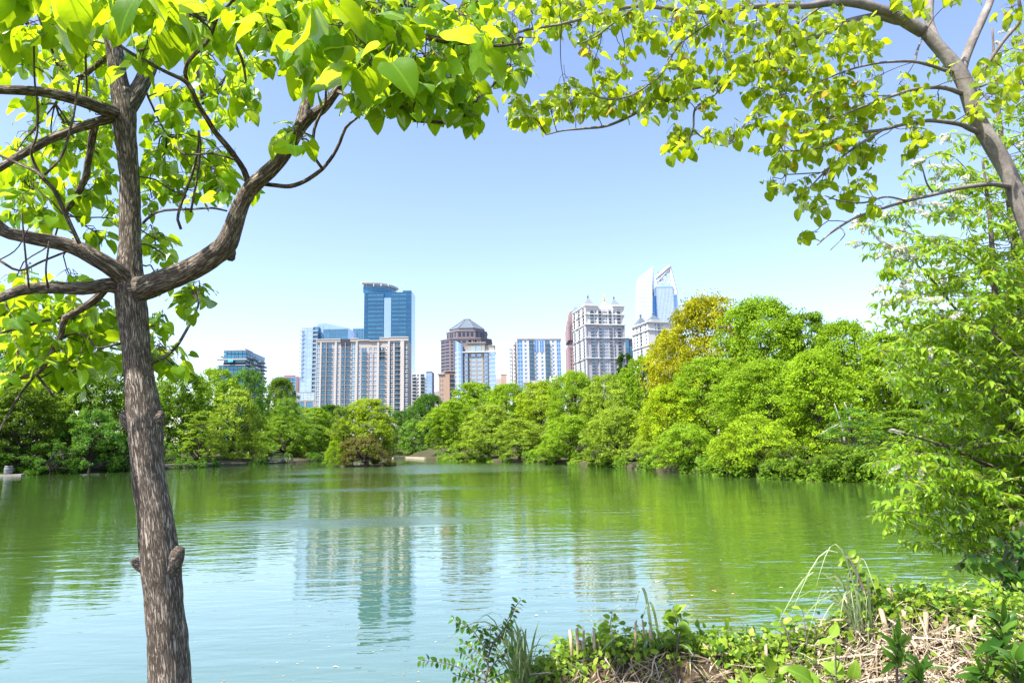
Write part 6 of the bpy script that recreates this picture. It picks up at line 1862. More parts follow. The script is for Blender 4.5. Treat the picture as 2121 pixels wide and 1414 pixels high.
for a in [
    (1060, 40, 40, 40, 12), (1100, 30, 46, 34, 14), (1150, 30, 46, 34, 14), (1200, 30, 46, 36, 14), (1120, 80, 36, 24, 7), (1180, 70, 46, 24, 9), (1240, 50, 46, 34, 14), (1300, 50, 46, 34, 14), (1230, 90, 36, 24, 6), (1160, 8, 60, 20, 10), (1270, 10, 60, 20, 10), (1370, 12, 60, 22, 10), (1450, 10, 60, 20, 10), (1560, 20, 50, 26, 9), (1640, 30, 50, 30, 9),
    (1340, 90, 40, 30, 12), (1330, 55, 36, 26, 8), (1390, 60, 46, 34, 14), (1440, 90, 46, 34, 15), (1440, 40, 50, 24, 10), (1500, 70, 46, 40, 18), (1500, 125, 46, 30, 12), (1560, 80, 46, 40, 18), (1580, 140, 46, 30, 14), (1410, 120, 30, 26, 6), (1290, 115, 16, 14, 3), (1330, 100, 30, 26, 6),
    (1620, 70, 46, 40, 18), (1680, 60, 46, 36, 16), (1660, 110, 46, 36, 18), (1740, 60, 46, 40, 16), (1740, 110, 46, 36, 18), (1790, 100, 36, 36, 14), (1620, 150, 46, 36, 18), (1680, 160, 46, 36, 18), (1800, 70, 30, 30, 6), (1600, 110, 46, 30, 12),
    (1065, 225, 26, 26, 12), (1100, 240, 30, 32, 14), (1140, 235, 34, 34, 16), (1180, 220, 34, 34, 16), (1220, 225, 34, 34, 16), (1260, 220, 34, 30, 14), (1300, 215, 34, 30, 14), (1335, 200, 26, 28, 9), (1240, 180, 22, 24, 7), (1230, 140, 16, 20, 4), (1170, 190, 24, 20, 6), (1295, 150, 20, 16, 4), (1110, 262, 26, 14, 5), (1075, 250, 26, 16, 6),
    (1370, 175, 30, 24, 9), (1410, 165, 34, 30, 12), (1440, 160, 34, 26, 10), (1380, 225, 34, 28, 14), (1420, 215, 34, 24, 10), (1340, 245, 16, 14, 3), (1455, 235, 30, 20, 6), (1395, 290, 16, 24, 6), (1425, 290, 26, 18, 7), (1405, 318, 24, 14, 7), (1470, 288, 22, 18, 6), (1525, 290, 20, 18, 6), (1545, 270, 20, 18, 5), (1480, 185, 30, 20, 7), (1530, 170, 36, 24, 9),
    (1580, 200, 36, 36, 16), (1630, 205, 40, 36, 18), (1570, 250, 24, 22, 7), (1690, 210, 46, 34, 20), (1740, 180, 40, 40, 16), (1660, 255, 36, 26, 14), (1710, 260, 46, 30, 18), (1770, 215, 36, 36, 14), (1800, 180, 30, 30, 8), (1820, 240, 30, 26, 10), (1770, 270, 40, 26, 12), (1600, 275, 34, 16, 7), (1660, 290, 40, 20, 8),
    (1600, 310, 30, 22, 10), (1620, 345, 34, 26, 12), (1690, 330, 36, 26, 12), (1700, 300, 40, 20, 8), (1750, 310, 40, 26, 14), (1800, 325, 36, 30, 14), (1780, 355, 34, 24, 8), (1735, 350, 26, 18, 6), (1605, 390, 22, 22, 6), (1620, 405, 16, 14, 4), (1715, 375, 16, 20, 5), (1660, 395, 26, 18, 8), (1690, 440, 30, 22, 10), (1745, 425, 24, 20, 8), (1790, 395, 26, 24, 8), (1810, 440, 26, 16, 5), (1655, 425, 16, 16, 4), (1672, 500, 16, 10, 4),
    (1900, 220, 26, 26, 7), (1940, 235, 26, 24, 8), (1890, 255, 24, 20, 6), (1905, 290, 24, 20, 8), (1890, 330, 26, 20, 7), (1930, 140, 14, 16, 4), (1860, 190, 30, 20, 6), (1855, 40, 24, 16, 4), (1895, 30, 16, 16, 3), (1850, 10, 30, 20, 4), (1910, 20, 26, 20, 4), (1880, 215, 20, 16, 3), (1990, 10, 40, 16, 5),
    (2050, 165, 36, 26, 7), (2070, 205, 40, 26, 9), (2110, 180, 26, 40, 8), (2110, 110, 30, 40, 6), (2090, 30, 30, 30, 5), (2060, 130, 30, 20, 4), (2030, 240, 26, 24, 5), (1960, 160, 16, 16, 3)]:
    x, y, rx, ry, n = a
    c.cluster(x, y, rx, ry, int(n * 1.05), D - .25 + random.uniform(-.25, .3), L, 0.3, 0.75, 0.0035, 3, 0.8)
c.finish()
# ------------------------------------------------------------------ the flowering cherry on the right
CHERRY = [leaf_grid(0.19, 0.0, 0.16, 0.22, 4, 1, 0.8, 0.8, 0.16, 0.03, s + 50) for s in range(3)] + [leaf_grid(0.22, 0.0, 0.06, 0.34, 4, 1, 0.8, 0.8, 0.16, 0.03, 55)]
D = 7.8
base = at(2190, 1330, D); base.z = 0.75
c = NearTree('cherry_tree', 'leafy wild cherry with white flower spikes filling the right edge', 'tree', tuple(base), M['twig'], M['cherry_leaf'], CHERRY, 303)
for pts, y0, y1 in (([(2200, 1440, 40), (2185, 1250, 36), (2170, 1050, 32), (2150, 850, 26), (2120, 650, 20), (2095, 450, 14), (2070, 250, 9), (2055, 60, 4)], D, D + .3),
                    ([(2185, 1250, 26), (2140, 1050, 24), (2100, 900, 20), (2070, 750, 16), (2060, 600, 12), (2050, 450, 8), (2035, 330, 4)], D - .1, D - .5),
                    ([(2230, 1300, 30), (2240, 1000, 26), (2220, 700, 20), (2180, 400, 14), (2140, 200, 8), (2110, 60, 4)], D + .3, D + .7),
                    ([(2070, 740, 10), (2030, 690, 8), (1980, 640, 6), (1940, 590, 4.5), (1890, 540, 3), (1830, 500, 1.2)], D - .3, D - .8),
                    ([(2100, 1000, 12), (2040, 960, 9), (1970, 930, 6), (1900, 905, 3.5), (1840, 890, 1.2)], D - .2, D - .9)):
    T = limb(pts, y0, y1, 0.06); c.wood('trunk' if pts[0][2] > 35 else 'branch', T, 12, 0.002, 30)
EX = [40, 200, 300, 380, 440, 500, 560, 620, 700, 760, 820, 880, 940, 1000, 1060, 1110, 1150]
EV = [2075, 2000, 1900, 1815, 1765, 1745, 1790, 1800, 1795, 1800, 1840, 1830, 1805, 1795, 1790, 1815, 1960]
def env(y): return float(np.interp(y, EX, EV))
g = c.g
tips = []
for lo, hi, n in ((60, 340, 22), (340, 470, 24), (470, 640, 46), (640, 850, 100), (850, 1010, 90), (1010, 1130, 50)):
    for k in range(n):
        y = g.uniform(lo, hi); e = env(y)
        edge = k % 4 == 0
        dens = 0.62 if y > 560 else (0.8 if y > 400 else 0.9)
        e += abs(g.normal(0, 55))
        x = e + (g.uniform(0, 30) if edge else g.uniform(0, 1) ** dens * (2150 - e))
        tips.append((x, y, D + g.uniform(-1.0, .7) - (2150 - x) / 700))
spikes = []
for x, y, d in tips:
    tip = np.array(at(x, y, d))
    back = min(330, 90 + g.uniform(0.3, 1.0) * 240)
    sx = min(2200, x + back); 
    want = np.array(at(sx, y + g.uniform(-30, 170), d + g.uniform(-.2, .8)))
    src = c.nearest(want) if sx > 1960 else want
    mid = np.array(at((x + sx) / 2, y + g.uniform(-50, 50), d + .1))
    T = catmull(np.array([(*src, 0.006), (*want, 0.005), (*mid, 0.004), (*tip, 0.0016)]) if np.linalg.norm(src - want) > .12 else np.array([(*want, 0.005), (*mid, 0.0035), (*tip, 0.0015)]), 0.03)
    c.twigs.append(tube(T[:, :3], T[:, 3], 4))
    P = T[int(len(T) * .25):, :3]
    n = int(len(P) * 1.7) + 4
    idx = g.integers(0, len(P), n)
    pos = P[idx] + g.normal(0, 0.006, (n, 3))
    aw = g.normal(0, 1, (n, 3)); aw += (P[-1] - P[0]) / max(np.linalg.norm(P[-1] - P[0]), .01) * .5
    c.leaves(pos, 0.092 * g.uniform(.55, 1.25, n), 0.55, 0.75, 0.8, 0.5, aw)
    # side shoots
    for s in range(2 if y > 560 else 1):
        k = int(g.integers(0, len(P)))
        e2 = P[k] + np.array([-abs(g.normal(.10, .09)), g.normal(0, .12), g.normal(-.02, .07)])
        T2 = c.twig(P[k], e2, 0.002, 0.001, .05, 3)
        n2 = 6
        i2 = g.integers(0, len(T2), n2)
        c.leaves(T2[i2] + g.normal(0, .006, (n2, 3)), 0.088 * g.uniform(.6, 1.2, n2), 0.55, 0.75, 0.8, 0.5)
    if x < env(y) + 190 and 330 < y < 1000 and g.uniform() < (0.95 if y < 640 else 0.10):
        for q in range(1 + (y < 620) * int(g.integers(1, 3))):
            spikes.append((P[-1 - int(g.integers(0, max(1, len(P) // 3)))], x))
    elif y < 340 and g.uniform() < .5:
        spikes.append((P[-1], x))
# white flower spikes
def spike_mesh(seed):
    r = np.random.default_rng(seed)
    n = 100
    t = np.sort(r.uniform(0.08, 1, n))
    a = r.uniform(0, 6.28, n)
    rad = 0.115 * (1 - .5 * t)
    pos = np.stack([rad * np.cos(a), t, rad * np.sin(a) - .10 * t * t], 1)
    al = np.stack([np.cos(a), np.full(n, .3), np.sin(a)], 1); nr = r.normal(0, 1, (n, 3))
    Ms = frames(pos, al, nr, .105 * r.uniform(.7, 1.3, n))
    V, F = scatter(np.array([(-.5, -.4, 0), (.5, -.4, .1), (.5, .6, 0), (-.5, .6, .1)]), np.array([(0, 1, 2, 3)]), Ms)
    var = np.repeat(r.uniform(0, 1, n), 4)
    sv, sf, _ = tube([(0, 0, 0), (0, .5, -.03), (0, 1, -.10)], [.012, .01, .005], 3)
    V = np.vstack([V, sv]); F = np.vstack([F, sf[0] + 4 * n])
    return np_mesh('flower_spike', V, F, M['blossom'], attr={'var': np.concatenate([var, np.zeros(len(sv))])})
SP = [spike_mesh(k) for k in range(4)]
for i, (p, x) in enumerate(spikes[:290]):
    al = np.array([-0.7 + g.normal(0, .35), g.normal(0, .4), g.normal(-.05, .5)])
    Mx = frames([p], [al], [np.array([0, 0, 1.0]) + g.normal(0, .3, 3)], [0.185 * g.uniform(.7, 1.2)])[0]
    Mx[:3, 3] -= c.b
    o = link('flower_spike', SP[i % 4], c.t); o.matrix_local = Matrix(Mx.tolist())
c.finish()

# ------------------------------------------------------------------ hanging vines in front of it
def lobed_leaf(seed):
    r = np.random.default_rng(seed)
    pts = [(0, .0), (.22, -.08), (.48, .12), (.34, .36), (.44, .62), (.17, .62), (0, 1.0), (-.17, .62), (-.44, .62), (-.34, .36), (-.48, .12), (-.22, -.08)]
    V = [(x, .3 + y, .10 * abs(x) - .12 * y * y + r.normal(0, .01)) for x, y in pts] + [(0, .68, -.03), (-.012, 0, 0), (.012, 0, 0), (0, .32, 0)]
    UV = [(x * .8, y) for x, y in pts] + [(0, .4), (0, 0), (0, 0), (0, 0)]
    F = [(i, (i + 1) % 12, 12) for i in range(12)] + [(13, 14, 15)]
    return np.array(V), np.array(F), np.array(UV)
IVY = [lobed_leaf(k) for k in range(3)]
base = at(2095, 1410, 5.1); base.z = .9
v = NearTree('hanging_vine', 'dark ivy vines hanging to the bank at the lower right edge', 'vine', tuple(base), M['twig'], M['dark_leaf'], IVY, 404)
for pts, n in (([(2100, 1090, 5), (2095, 1180, 6), (2100, 1260, 6), (2090, 1330, 6), (2085, 1420, 6)], 46), ([(2115, 1080, 6), (2112, 1200, 6), (2118, 1300, 7), (2110, 1420, 7)], 46),
               ([(2075, 1110, 3), (2050, 1140, 3), (2010, 1150, 3), (1990, 1165, 2)], 12), ([(2110, 1160, 3), (2085, 1175, 3), (2055, 1160, 3), (2030, 1150, 2)], 10), ([(2085, 1120, 4), (2075, 1200, 4), (2088, 1260, 4), (2070, 1300, 4)], 22)):
    T = limb(pts, 5.0, 5.2, .03); v.wood('vine_stem', T, 5)
    P = T[v.g.integers(0, len(T), n), :3] + v.g.normal(0, .02, (n, 3))
    v.leaves(P, .08 * v.g.uniform(.6, 1.25, n), .8, .7)
v.finish()

# ------------------------------------------------------------------ the near bank
g = np.random.default_rng(505)
def mound_at(px, py_off=0.0):
    pass
def on_mound(px, py):
    """the point of the near bank seen at that pixel, or of its crest when the pixel lies above it"""
    d = ray(px, py)
    best = None
    for y in np.linspace(2.6, 4.4, 91):
        z = EYE + d.z * y / d.y; x = d.x * y / d.y
        mz = float(mound_z(np.array(x), np.array(y)))
        if mz >= z: return np.array([x, y, mz])
    y = Y_RIDGE; x = d.x * y / d.y
    return np.array([x, y, float(mound_z(np.array(x), np.array(y)))])

def scatter_mound(n, weight):
    xs = g.uniform(-.75, 4.2, n * 5); ys = g.uniform(2.75, 4.2, n * 5)
    z = mound_z(xs, ys)
    px, py, _ = project(np.stack([xs, ys, z], 1))
    keep = g.uniform(0, 1, len(xs)) < weight(px, py)
    P = np.stack([xs, ys, z], 1)[keep][:n]
    return P, px[keep][:n], py[keep][:n]

def stuff_leaves(name, P, al, nr, size, protos, mat, label, cat):
    Ms = frames(P, al, nr, size)
    pid = g.integers(0, len(protos), len(P))
    parts, us = [], []
    for k, (V, F, U) in enumerate(protos):
        q = np.where(pid == k)[0]
        if not len(q): continue
        W, G = scatter(V, F, Ms[q])
        parts.append((W, [G], np.repeat(g.uniform(0, 1, len(q)), len(V)))); us.append(np.tile(U, (len(q), 1)))
    V, F, A = join_parts(parts)
    return link(name, np_mesh(name, V, F, mat, True, attr={'var': A}, uv=np.vstack(us)), None, label, cat, kind='stuff')

BLADE = [(np.array([(-.5, 0, 0), (.5, 0, 0), (.4, .5, .0), (-.4, .5, .0), (.15, 1, 0), (-.15, 1, 0)]) * np.array([w, 1, 1]) + np.array([[0, 0, 0], [0, 0, 0], [0, 0, h], [0, 0, h], [0, 0, h2], [0, 0, h2]]),
          np.array([(0, 1, 2, 3), (3, 2, 4, 5)]), np.array([(0, 0)] * 6)) for w, h, h2 in ((.03, .06, .0), (.022, .12, .05), (.05, .03, -.05), (.02, .0, .12))]
# dry reed litter
def wl(px, py):
    w = np.where((px > 1640) & (px < 2060) & (py > 1300), 1.0, .45)
    return np.clip(w, 0, 1)
P, px, py = scatter_mound(15000, wl)
n = len(P)
al = np.stack([g.normal(-.25, .75, n), g.normal(-.45, .5, n), g.normal(-.30, .28, n)], 1)
q = np.where((px < 1640) | (px > 2060) | (g.uniform(0, 1, n) < .22))[0]
stuff_leaves('old_straw', P[q] + np.array([0, 0, .004]), al[q], g.normal(0, .4, (len(q), 3)) + np.array([0, -.5, 1]), g.uniform(.07, .24, len(q)), BLADE, M['old_straw'], 'darker brown rotting straw under the ivy of the near bank', 'straw')
q = np.where((px >= 1600) | (g.uniform(0, 1, n) < .22))[0]
P, al, n = P[q], al[q], len(q)
stuff_leaves('straw_litter', P + np.array([0, 0, .01]) + np.abs(g.normal(0, .022, (n, 1))) * np.array([[0, 0, 1]]), al, g.normal(0, .4, (n, 3)) + np.array([0, -.5, 1]), g.uniform(.07, .26, n), BLADE, M['straw'], 'dry tan reed straw heaped over the near bank', 'straw')
# ivy and honeysuckle creeping over it
CREEP = [leaf_grid(.32, .02, .14, .14, 4, 1, .72, .7, .2, .02, s + 70) for s in range(3)]
def wg(px, py):
    sil = np.interp(px, SIL_X, SIL_Y)
    crest = np.clip(1.3 - (py - sil) / 62, 0.16, 1)
    bare = ((px > 1780) & (px < 2010) & (py > 1310)) * .45 + ((px > 1210) & (px < 1540) & (py > 1362)) * .22
    return np.clip(crest + .25 * (px > 2020) + .22 * ((px > 1540) & (px < 1760)) - bare + .10, .04, 1)
P, px, py = scatter_mound(24000, wg)
n = len(P)
lift = np.abs(g.normal(0, .045, n)) + .01
stuff_leaves('ground_ivy', P + np.stack([g.normal(0, .02, n), g.normal(0, .02, n), lift], 1), g.normal(0, .7, (n, 3)) + np.array([0, -.3, -.1]), g.normal(0, .45, (n, 3)) + np.array([0, -.35, .9]), g.uniform(.016, .044, n), CREEP, M['ivy'], 'green creeping ivy covering the near bank', 'ivy')
P, px, py = scatter_mound(1100, lambda a, b: wg(a, b) * .8)
n = len(P)
stuff_leaves('dark_undergrowth', P + np.stack([g.normal(0, .02, n), g.normal(0, .02, n), np.abs(g.normal(0, .03, n))], 1), g.normal(0, .7, (n, 3)) + np.array([0, -.3, 0]), g.normal(0, .45, (n, 3)) + np.array([0, -.35, .8]), g.uniform(.035, .08, n), CREEP, M['dark_leaf'], 'darker green undergrowth among the ivy on the near bank', 'undergrowth')

# fine grass coming through
P, px, py = scatter_mound(5200, lambda a, b: np.clip(wg(a, b) * .8 + .2, 0, 1))
n = len(P)
stuff_leaves('bank_grass', P, np.stack([g.normal(-.15, .5, n), g.normal(-.2, .4, n), np.full(n, .75)], 1), g.normal(0, .6, (n, 3)) + np.array([0, -1, .3]), g.uniform(.04, .13, n), BLADE, M['ivy'], 'fine light green grass sprouting through the near bank', 'grass')

# cut reed stubs
M['reed'] = bark_mat('cut_reed', (0.20, 0.13, 0.08), (0.40, 0.30, 0.20), (0.62, 0.50, 0.36), 90, 0.08, 0.002, True)
STUBS = [(1181, 1304, 1187, 1377, 7), (1195, 1301, 1198, 1371, 6), (1209, 1304, 1207, 1336, 5), (1202, 1326, 1217, 1364, 10), (1230, 1303, 1231, 1336, 6), (1241, 1328, 1243, 1352, 5), (1317, 1285, 1313, 1318, 5), (1331, 1284, 1337, 1318, 4),
         (1346, 1303, 1347, 1330, 6), (1463, 1335, 1478, 1366, 13), (1763, 1231, 1785, 1276, 11), (1750, 1237, 1776, 1297, 8), (1842, 1217, 1849, 1258, 12), (1825, 1262, 1841, 1320, 10), (1872, 1266, 1877, 1306, 8), (1918, 1270, 1917, 1325, 9), (1958, 1274, 1958, 1304, 9),
         (2011, 1284, 2008, 1324, 11), (2019, 1275, 2016, 1312, 5), (1893, 1329, 1905, 1374, 10), (1510, 1322, 1508, 1362, 6), (1561, 1322, 1567, 1364, 7), (1586, 1335, 1589, 1391, 6), (1470, 1338, 1475, 1366, 7), (1650, 1300, 1655, 1345, 5), (1700, 1285, 1706, 1330, 5), (1985, 1300, 1980, 1340, 6)]
g2 = np.random.default_rng(8)
STUB_LABELS = ['tallest thin reed stub at the left end of the bank', 'second thin reed stub at the left end of the bank', 'short third reed stub of the left group', 'thick split reed stub leaning right in the left group', 'pale reed stub standing alone right of the left group', 'short dull reed stub beside the lone pale one', 'pale slanted reed stub amid the green weeds', 'thin reed stub leaning left beside the slanted pale one', 'stout little reed stub left of the upright weed', 'thick leaning reed stub at the dip of the bank', 'brown leaning reed stub on the crest inside the grass clump', 'paler slim reed stub left of the brown one in the grass clump', 'thick reed stub topmost on the crest of the heap', 'long dark reed stub leaning below the vine covered stalk', 'thin tan reed stub in the middle of the straw', 'upright reed stub in the bright straw under the crest', 'stout reed stub on the right half of the crest', 'thick reed stub nearest the hanging vines', 'thin reed stub touching the thick one nearest the vines', 'broad reed stub sunk low in the straw behind the dark weed', 'slim reed stub above the round leaved seedling', 'reed stub left of the red tipped weed', 'tall slim reed stub above the bright round leaved seedling', 'short reed stub just below the thick leaning one', 'thin reed stub under the red tipped weed', 'thin reed stub left of the crest grass clump', 'small reed stub between the two right hand stout ones']
for (x0, y0, x1, y1, w), stub_label in zip(STUBS, STUB_LABELS):
    p = on_mound(x1, y1)
    d = p[1]
    top = np.array(at(x0, y0, d + g2.uniform(-.05, .05)))
    bot = p - np.array([0, 0, .03])
    r = w * d / FPX / 2
    mb = MB()
    k = 9
    ax = Vector(top - bot); L_ = ax.length
    Rm = ax.to_track_quat('Z', 'Y').to_matrix()
    ring = lambda rr, z, sl=0.0: [tuple(Rm @ Vector((rr * math.cos(a), rr * math.sin(a), z + sl * rr * math.cos(a + 1)))) for a in np.linspace(0, 2 * math.pi, k, endpoint=False)]
    rings = [ring(r * 1.05, 0), ring(r * .96, L_ * .45), ring(r * 1.12, L_ * .5), ring(r * .97, L_ * .55), ring(r, L_, 1.0), ring(r * .62, L_, .8), ring(r * .5, L_ - 2.4 * r)]
    V = [p_ for q in rings for p_ in q]
    F = [(i * k + j, i * k + (j + 1) % k, (i + 1) * k + (j + 1) % k, (i + 1) * k + j) for i in range(len(rings) - 1) for j in range(k)]
    F4 = np.array(F); cap = np.array([[(len(rings) - 1) * k + j for j in range(k)]])
    V = np.array(V)
    B = np.stack([V[:, 0], V[:, 1], V[:, 2]], 1) + g2.uniform(0, 9)
    o = link('reed_stub', np_mesh('reed_stub', V, [F4, cap], M['reed'], False, attr={'bark': B}), None, stub_label, 'reed stub', 'cut reed stubs')
    o.location = bot

# arching grass clumps
def grass_clump(label, px, py, blades, d, seed):
    r = np.random.default_rng(seed)
    b = on_mound(px, py)
    t = thing('grass_clump', label, 'grass', tuple(b), group='grass clumps on the bank')
    me_rest = []
    for (tx, ty, w, arch) in blades:
        tip = np.array(at(tx, ty, d + r.uniform(-.35, .25))) - b
        s = np.array([r.normal(0, .03), r.normal(0, .03), -.02])
        n_ = 9
        tt = np.linspace(0, 1, n_)
        h = arch * np.linalg.norm(tip)
        C = s + (tip - s) * tt[:, None] + np.stack([np.zeros(n_), np.zeros(n_), h * np.sin(math.pi * tt ** .8)], 1)
        side = np.cross(tip - s, [0, 0, 1.0]); side /= max(np.linalg.norm(side), 1e-6)
        side = side * .75 + r.normal(0, .4, 3); side /= np.linalg.norm(side)
        wd = w * d / FPX / 2 * (1 - tt ** 2.2) + .0004
        V = np.concatenate([C + side * wd[:, None], C - side * wd[:, None]])
        F = np.array([(i, i + 1, n_ + i + 1, n_ + i) for i in range(n_ - 1)])
        me_rest.append((V, [F], np.full(len(V), r.uniform(0, 1))))
    for V, F, A in me_rest:
        link('blade', np_mesh('blade', V, F, M['grass_blade'], True, attr={'var': A}), t)
r = np.random.default_rng(9)
bl1 = [(1060, 1278, 6, .25), (1012, 1302, 5, .4), (1118, 1282, 6, .15), (965, 1345, 5, .45), (1090, 1300, 6, .2), (1085, 1350, 5, .3), (990, 1330, 5, .4), (950, 1385, 5, .4), (1040, 1320, 5, .35), (1020, 1355, 5, .35)] + \
      [(1035 + r.normal(0, 52), 1352 + r.normal(0, 32), r.uniform(2.5, 4.5), r.uniform(.2, .6)) for _ in range(80)]
grass_clump('arching grey green grass clump beside the little sapling', 1085, 1408, bl1, 3.6, 1)
bl2 = [(1648, 1232, 5, .55), (1690, 1215, 5, .6), (1645, 1228, 6, .25), (1745, 1178, 7, .12), (1760, 1185, 5, .25), (1700, 1290, 5, .5), (1675, 1265, 4, .5), (1800, 1195, 5, .3), (1735, 1205, 5, .3), (1670, 1330, 5, .6)] + \
      [(1735 + r.normal(-35, 60), 1262 + r.normal(0, 34), r.uniform(2.5, 4.5), r.uniform(.25, .7)) for _ in range(26)]
grass_clump('arching grass clump on the crest of the reed heap', 1785, 1318, bl2, 3.65, 2)
grass_clump('few dark reed blades leaning over the middle of the bank', 1385, 1345, [(1315, 1262, 6, .35), (1330, 1285, 5, .3), (1300, 1345, 6, .2), (1420, 1330, 7, .1), (1440, 1362, 8, .1), (1230, 1365, 6, .2), (1350, 1290, 5, .2), (1395, 1300, 5, .2)], 3.6, 3)

# sapling and weeds
def plant(name, label, cat, base_px, stems, mat, protos, d, seed, leaf, spacing, pairs=True, down=.35, stem_r=.004, side=.7):
    b = on_mound(*base_px)
    c = NearTree(name, label, cat, tuple(b), M['twig'], mat, protos, seed)
    for pts in stems:
        T = limb([(x, y, w) for x, y, w in pts], d, d + .06, .012)
        T[0, :3] = T[0, :3]
        c.wood('stem', T, 6, src=False)
        L_ = np.concatenate([[0], np.cumsum(np.linalg.norm(np.diff(T[:, :3], axis=0), axis=1))])
        k = max(2, int(L_[-1] / spacing))
        s = np.linspace(L_[-1] * .18, L_[-1], k)
        P = np.stack([np.interp(s, L_, T[:, i]) for i in range(3)], 1)
        for sg in ((-1, 1) if pairs else (1,)):
            n = len(P)
            tan = np.gradient(P, axis=0); tan /= np.maximum(np.linalg.norm(tan, axis=1, keepdims=True), 1e-6)
            sd = np.cross(tan, np.array([0, -1.0, 0.25])); sd /= np.maximum(np.linalg.norm(sd, axis=1, keepdims=True), 1e-6)
            al = sd * sg * side + tan * .5 + np.array([0, 0, -down]) + c.g.normal(0, .22, (n, 3))
            nr = np.array([0, -.5, .9]) + c.g.normal(0, .35, (n, 3))
            c.Ms.append(frames(P, al, nr, leaf * c.g.uniform(.7, 1.2, n)))
    c.finish()
    return c
OVAL = [leaf_grid(.30, .0, .12, .10, 4, 1, .8, .7, .12, .02, s + 80) for s in range(2)]
LANCE = [leaf_grid(.13, .0, .10, .25, 6, 1, .75, .8, .05, .02, s + 90) for s in range(2)]
WIDE = [leaf_grid(.30, .04, .12, .16, 7, 2, .7, .75, .15, .02, s + 95) for s in range(2)]
plant('sapling', 'small dark leaved sapling rising before the pale water', 'sapling', (1006, 1410), [
    [(1004, 1440, 5), (1006, 1414, 5), (1010, 1385, 4.5), (1012, 1360, 4), (1022, 1330, 3.5), (1045, 1300, 3), (1060, 1275, 2.5), (1068, 1255, 2), (1079, 1242, 1.5)],
    [(1012, 1362, 3), (1000, 1335, 2.6), (985, 1312, 2.2), (965, 1295, 2), (940, 1283, 1.4)], [(1014, 1350, 3), (1015, 1320, 2.4), (1016, 1295, 1.6)], [(1020, 1335, 3), (1036, 1318, 2.4), (1052, 1305, 2), (1058, 1295, 1.4)],
    [(1008, 1400, 3), (985, 1372, 2.4), (965, 1355, 1.8), (950, 1350, 1.3)], [(1005, 1408, 3), (960, 1385, 2.4), (920, 1372, 2), (872, 1366, 1.3)], [(1008, 1395, 3), (1030, 1365, 2.4), (1050, 1350, 2), (1062, 1345, 1.3)],
    [(1006, 1412, 3), (1040, 1395, 2.4), (1070, 1390, 1.6)], [(1005, 1415, 3), (975, 1405, 2.4), (945, 1398, 1.6)], [(1010, 1372, 3), (990, 1350, 2), (960, 1330, 1.4)], [(985, 1312, 2), (975, 1298, 1.5), (952, 1300, 1.2)], [(1012, 1345, 2), (1000, 1318, 1.6), (1000, 1300, 1.2)]],
    M['dark_leaf'], OVAL, 3.35, 601, .031, .022)
plant('vine_covered_stalk', 'leaning broken stalk wrapped in green vine on the crest of the heap', 'stalk', (1835, 1310), [[(1838, 1320, 8), (1818, 1280, 7.5), (1795, 1235, 7), (1780, 1200, 6), (1768, 1172, 5), (1754, 1152, 4)], [(1818, 1280, 3), (1795, 1262, 2.5), (1780, 1225, 2), (1783, 1190, 1.6)], [(1800, 1245, 3), (1812, 1222, 2), (1822, 1205, 1.5)], [(1838, 1310, 3), (1830, 1270, 2.5), (1805, 1232, 2)]], M['ivy'], CREEP, 3.66, 602, .050, .016)
plant('upright_weed', 'upright leafy weed standing over the dry stalks at mid bank', 'weed', (1404, 1345), [[(1402, 1350, 4), (1404, 1325, 3.6), (1400, 1300, 3), (1402, 1280, 2.5), (1392, 1258, 1.6)], [(1404, 1325, 3), (1412, 1300, 2.2), (1410, 1275, 1.6)]], M['ivy'], CREEP, 3.62, 603, .058, .020)
plant('upright_weed', 'slim pale leafy weed left of the upright one', 'weed', (1270, 1345), [[(1272, 1350, 3), (1270, 1320, 2.6), (1265, 1290, 2), (1268, 1272, 1.4)], [(1270, 1320, 2), (1258, 1300, 1.4)]], M['ivy'], CREEP, 3.6, 604, .045, .022)
plant('red_tipped_weed', 'thin weed with reddish stem between bank and green water', 'weed', (1640, 1340), [[(1640, 1345, 3), (1630, 1310, 2.4), (1618, 1285, 2), (1622, 1270, 1.4)], [(1630, 1310, 2), (1650, 1290, 1.4)], [(1672, 1340, 2.5), (1668, 1300, 2), (1662, 1262, 1.4)]], M['ivy'], CREEP, 3.62, 605, .045, .03)
plant('upright_weed', 'yellow green weed sprouting right of the cut reeds', 'weed', (1950, 1300), [[(1952, 1300, 3), (1948, 1265, 2.4), (1940, 1235, 1.8)], [(1985, 1290, 3), (1990, 1255, 2.4), (2000, 1225, 1.6)], [(1850, 1250, 2), (1845, 1215, 1.6), (1855, 1198, 1.2)], [(2030, 1300, 3), (2035, 1262, 2)]], M['ivy'], CREEP, 3.68, 606, .048, .022)

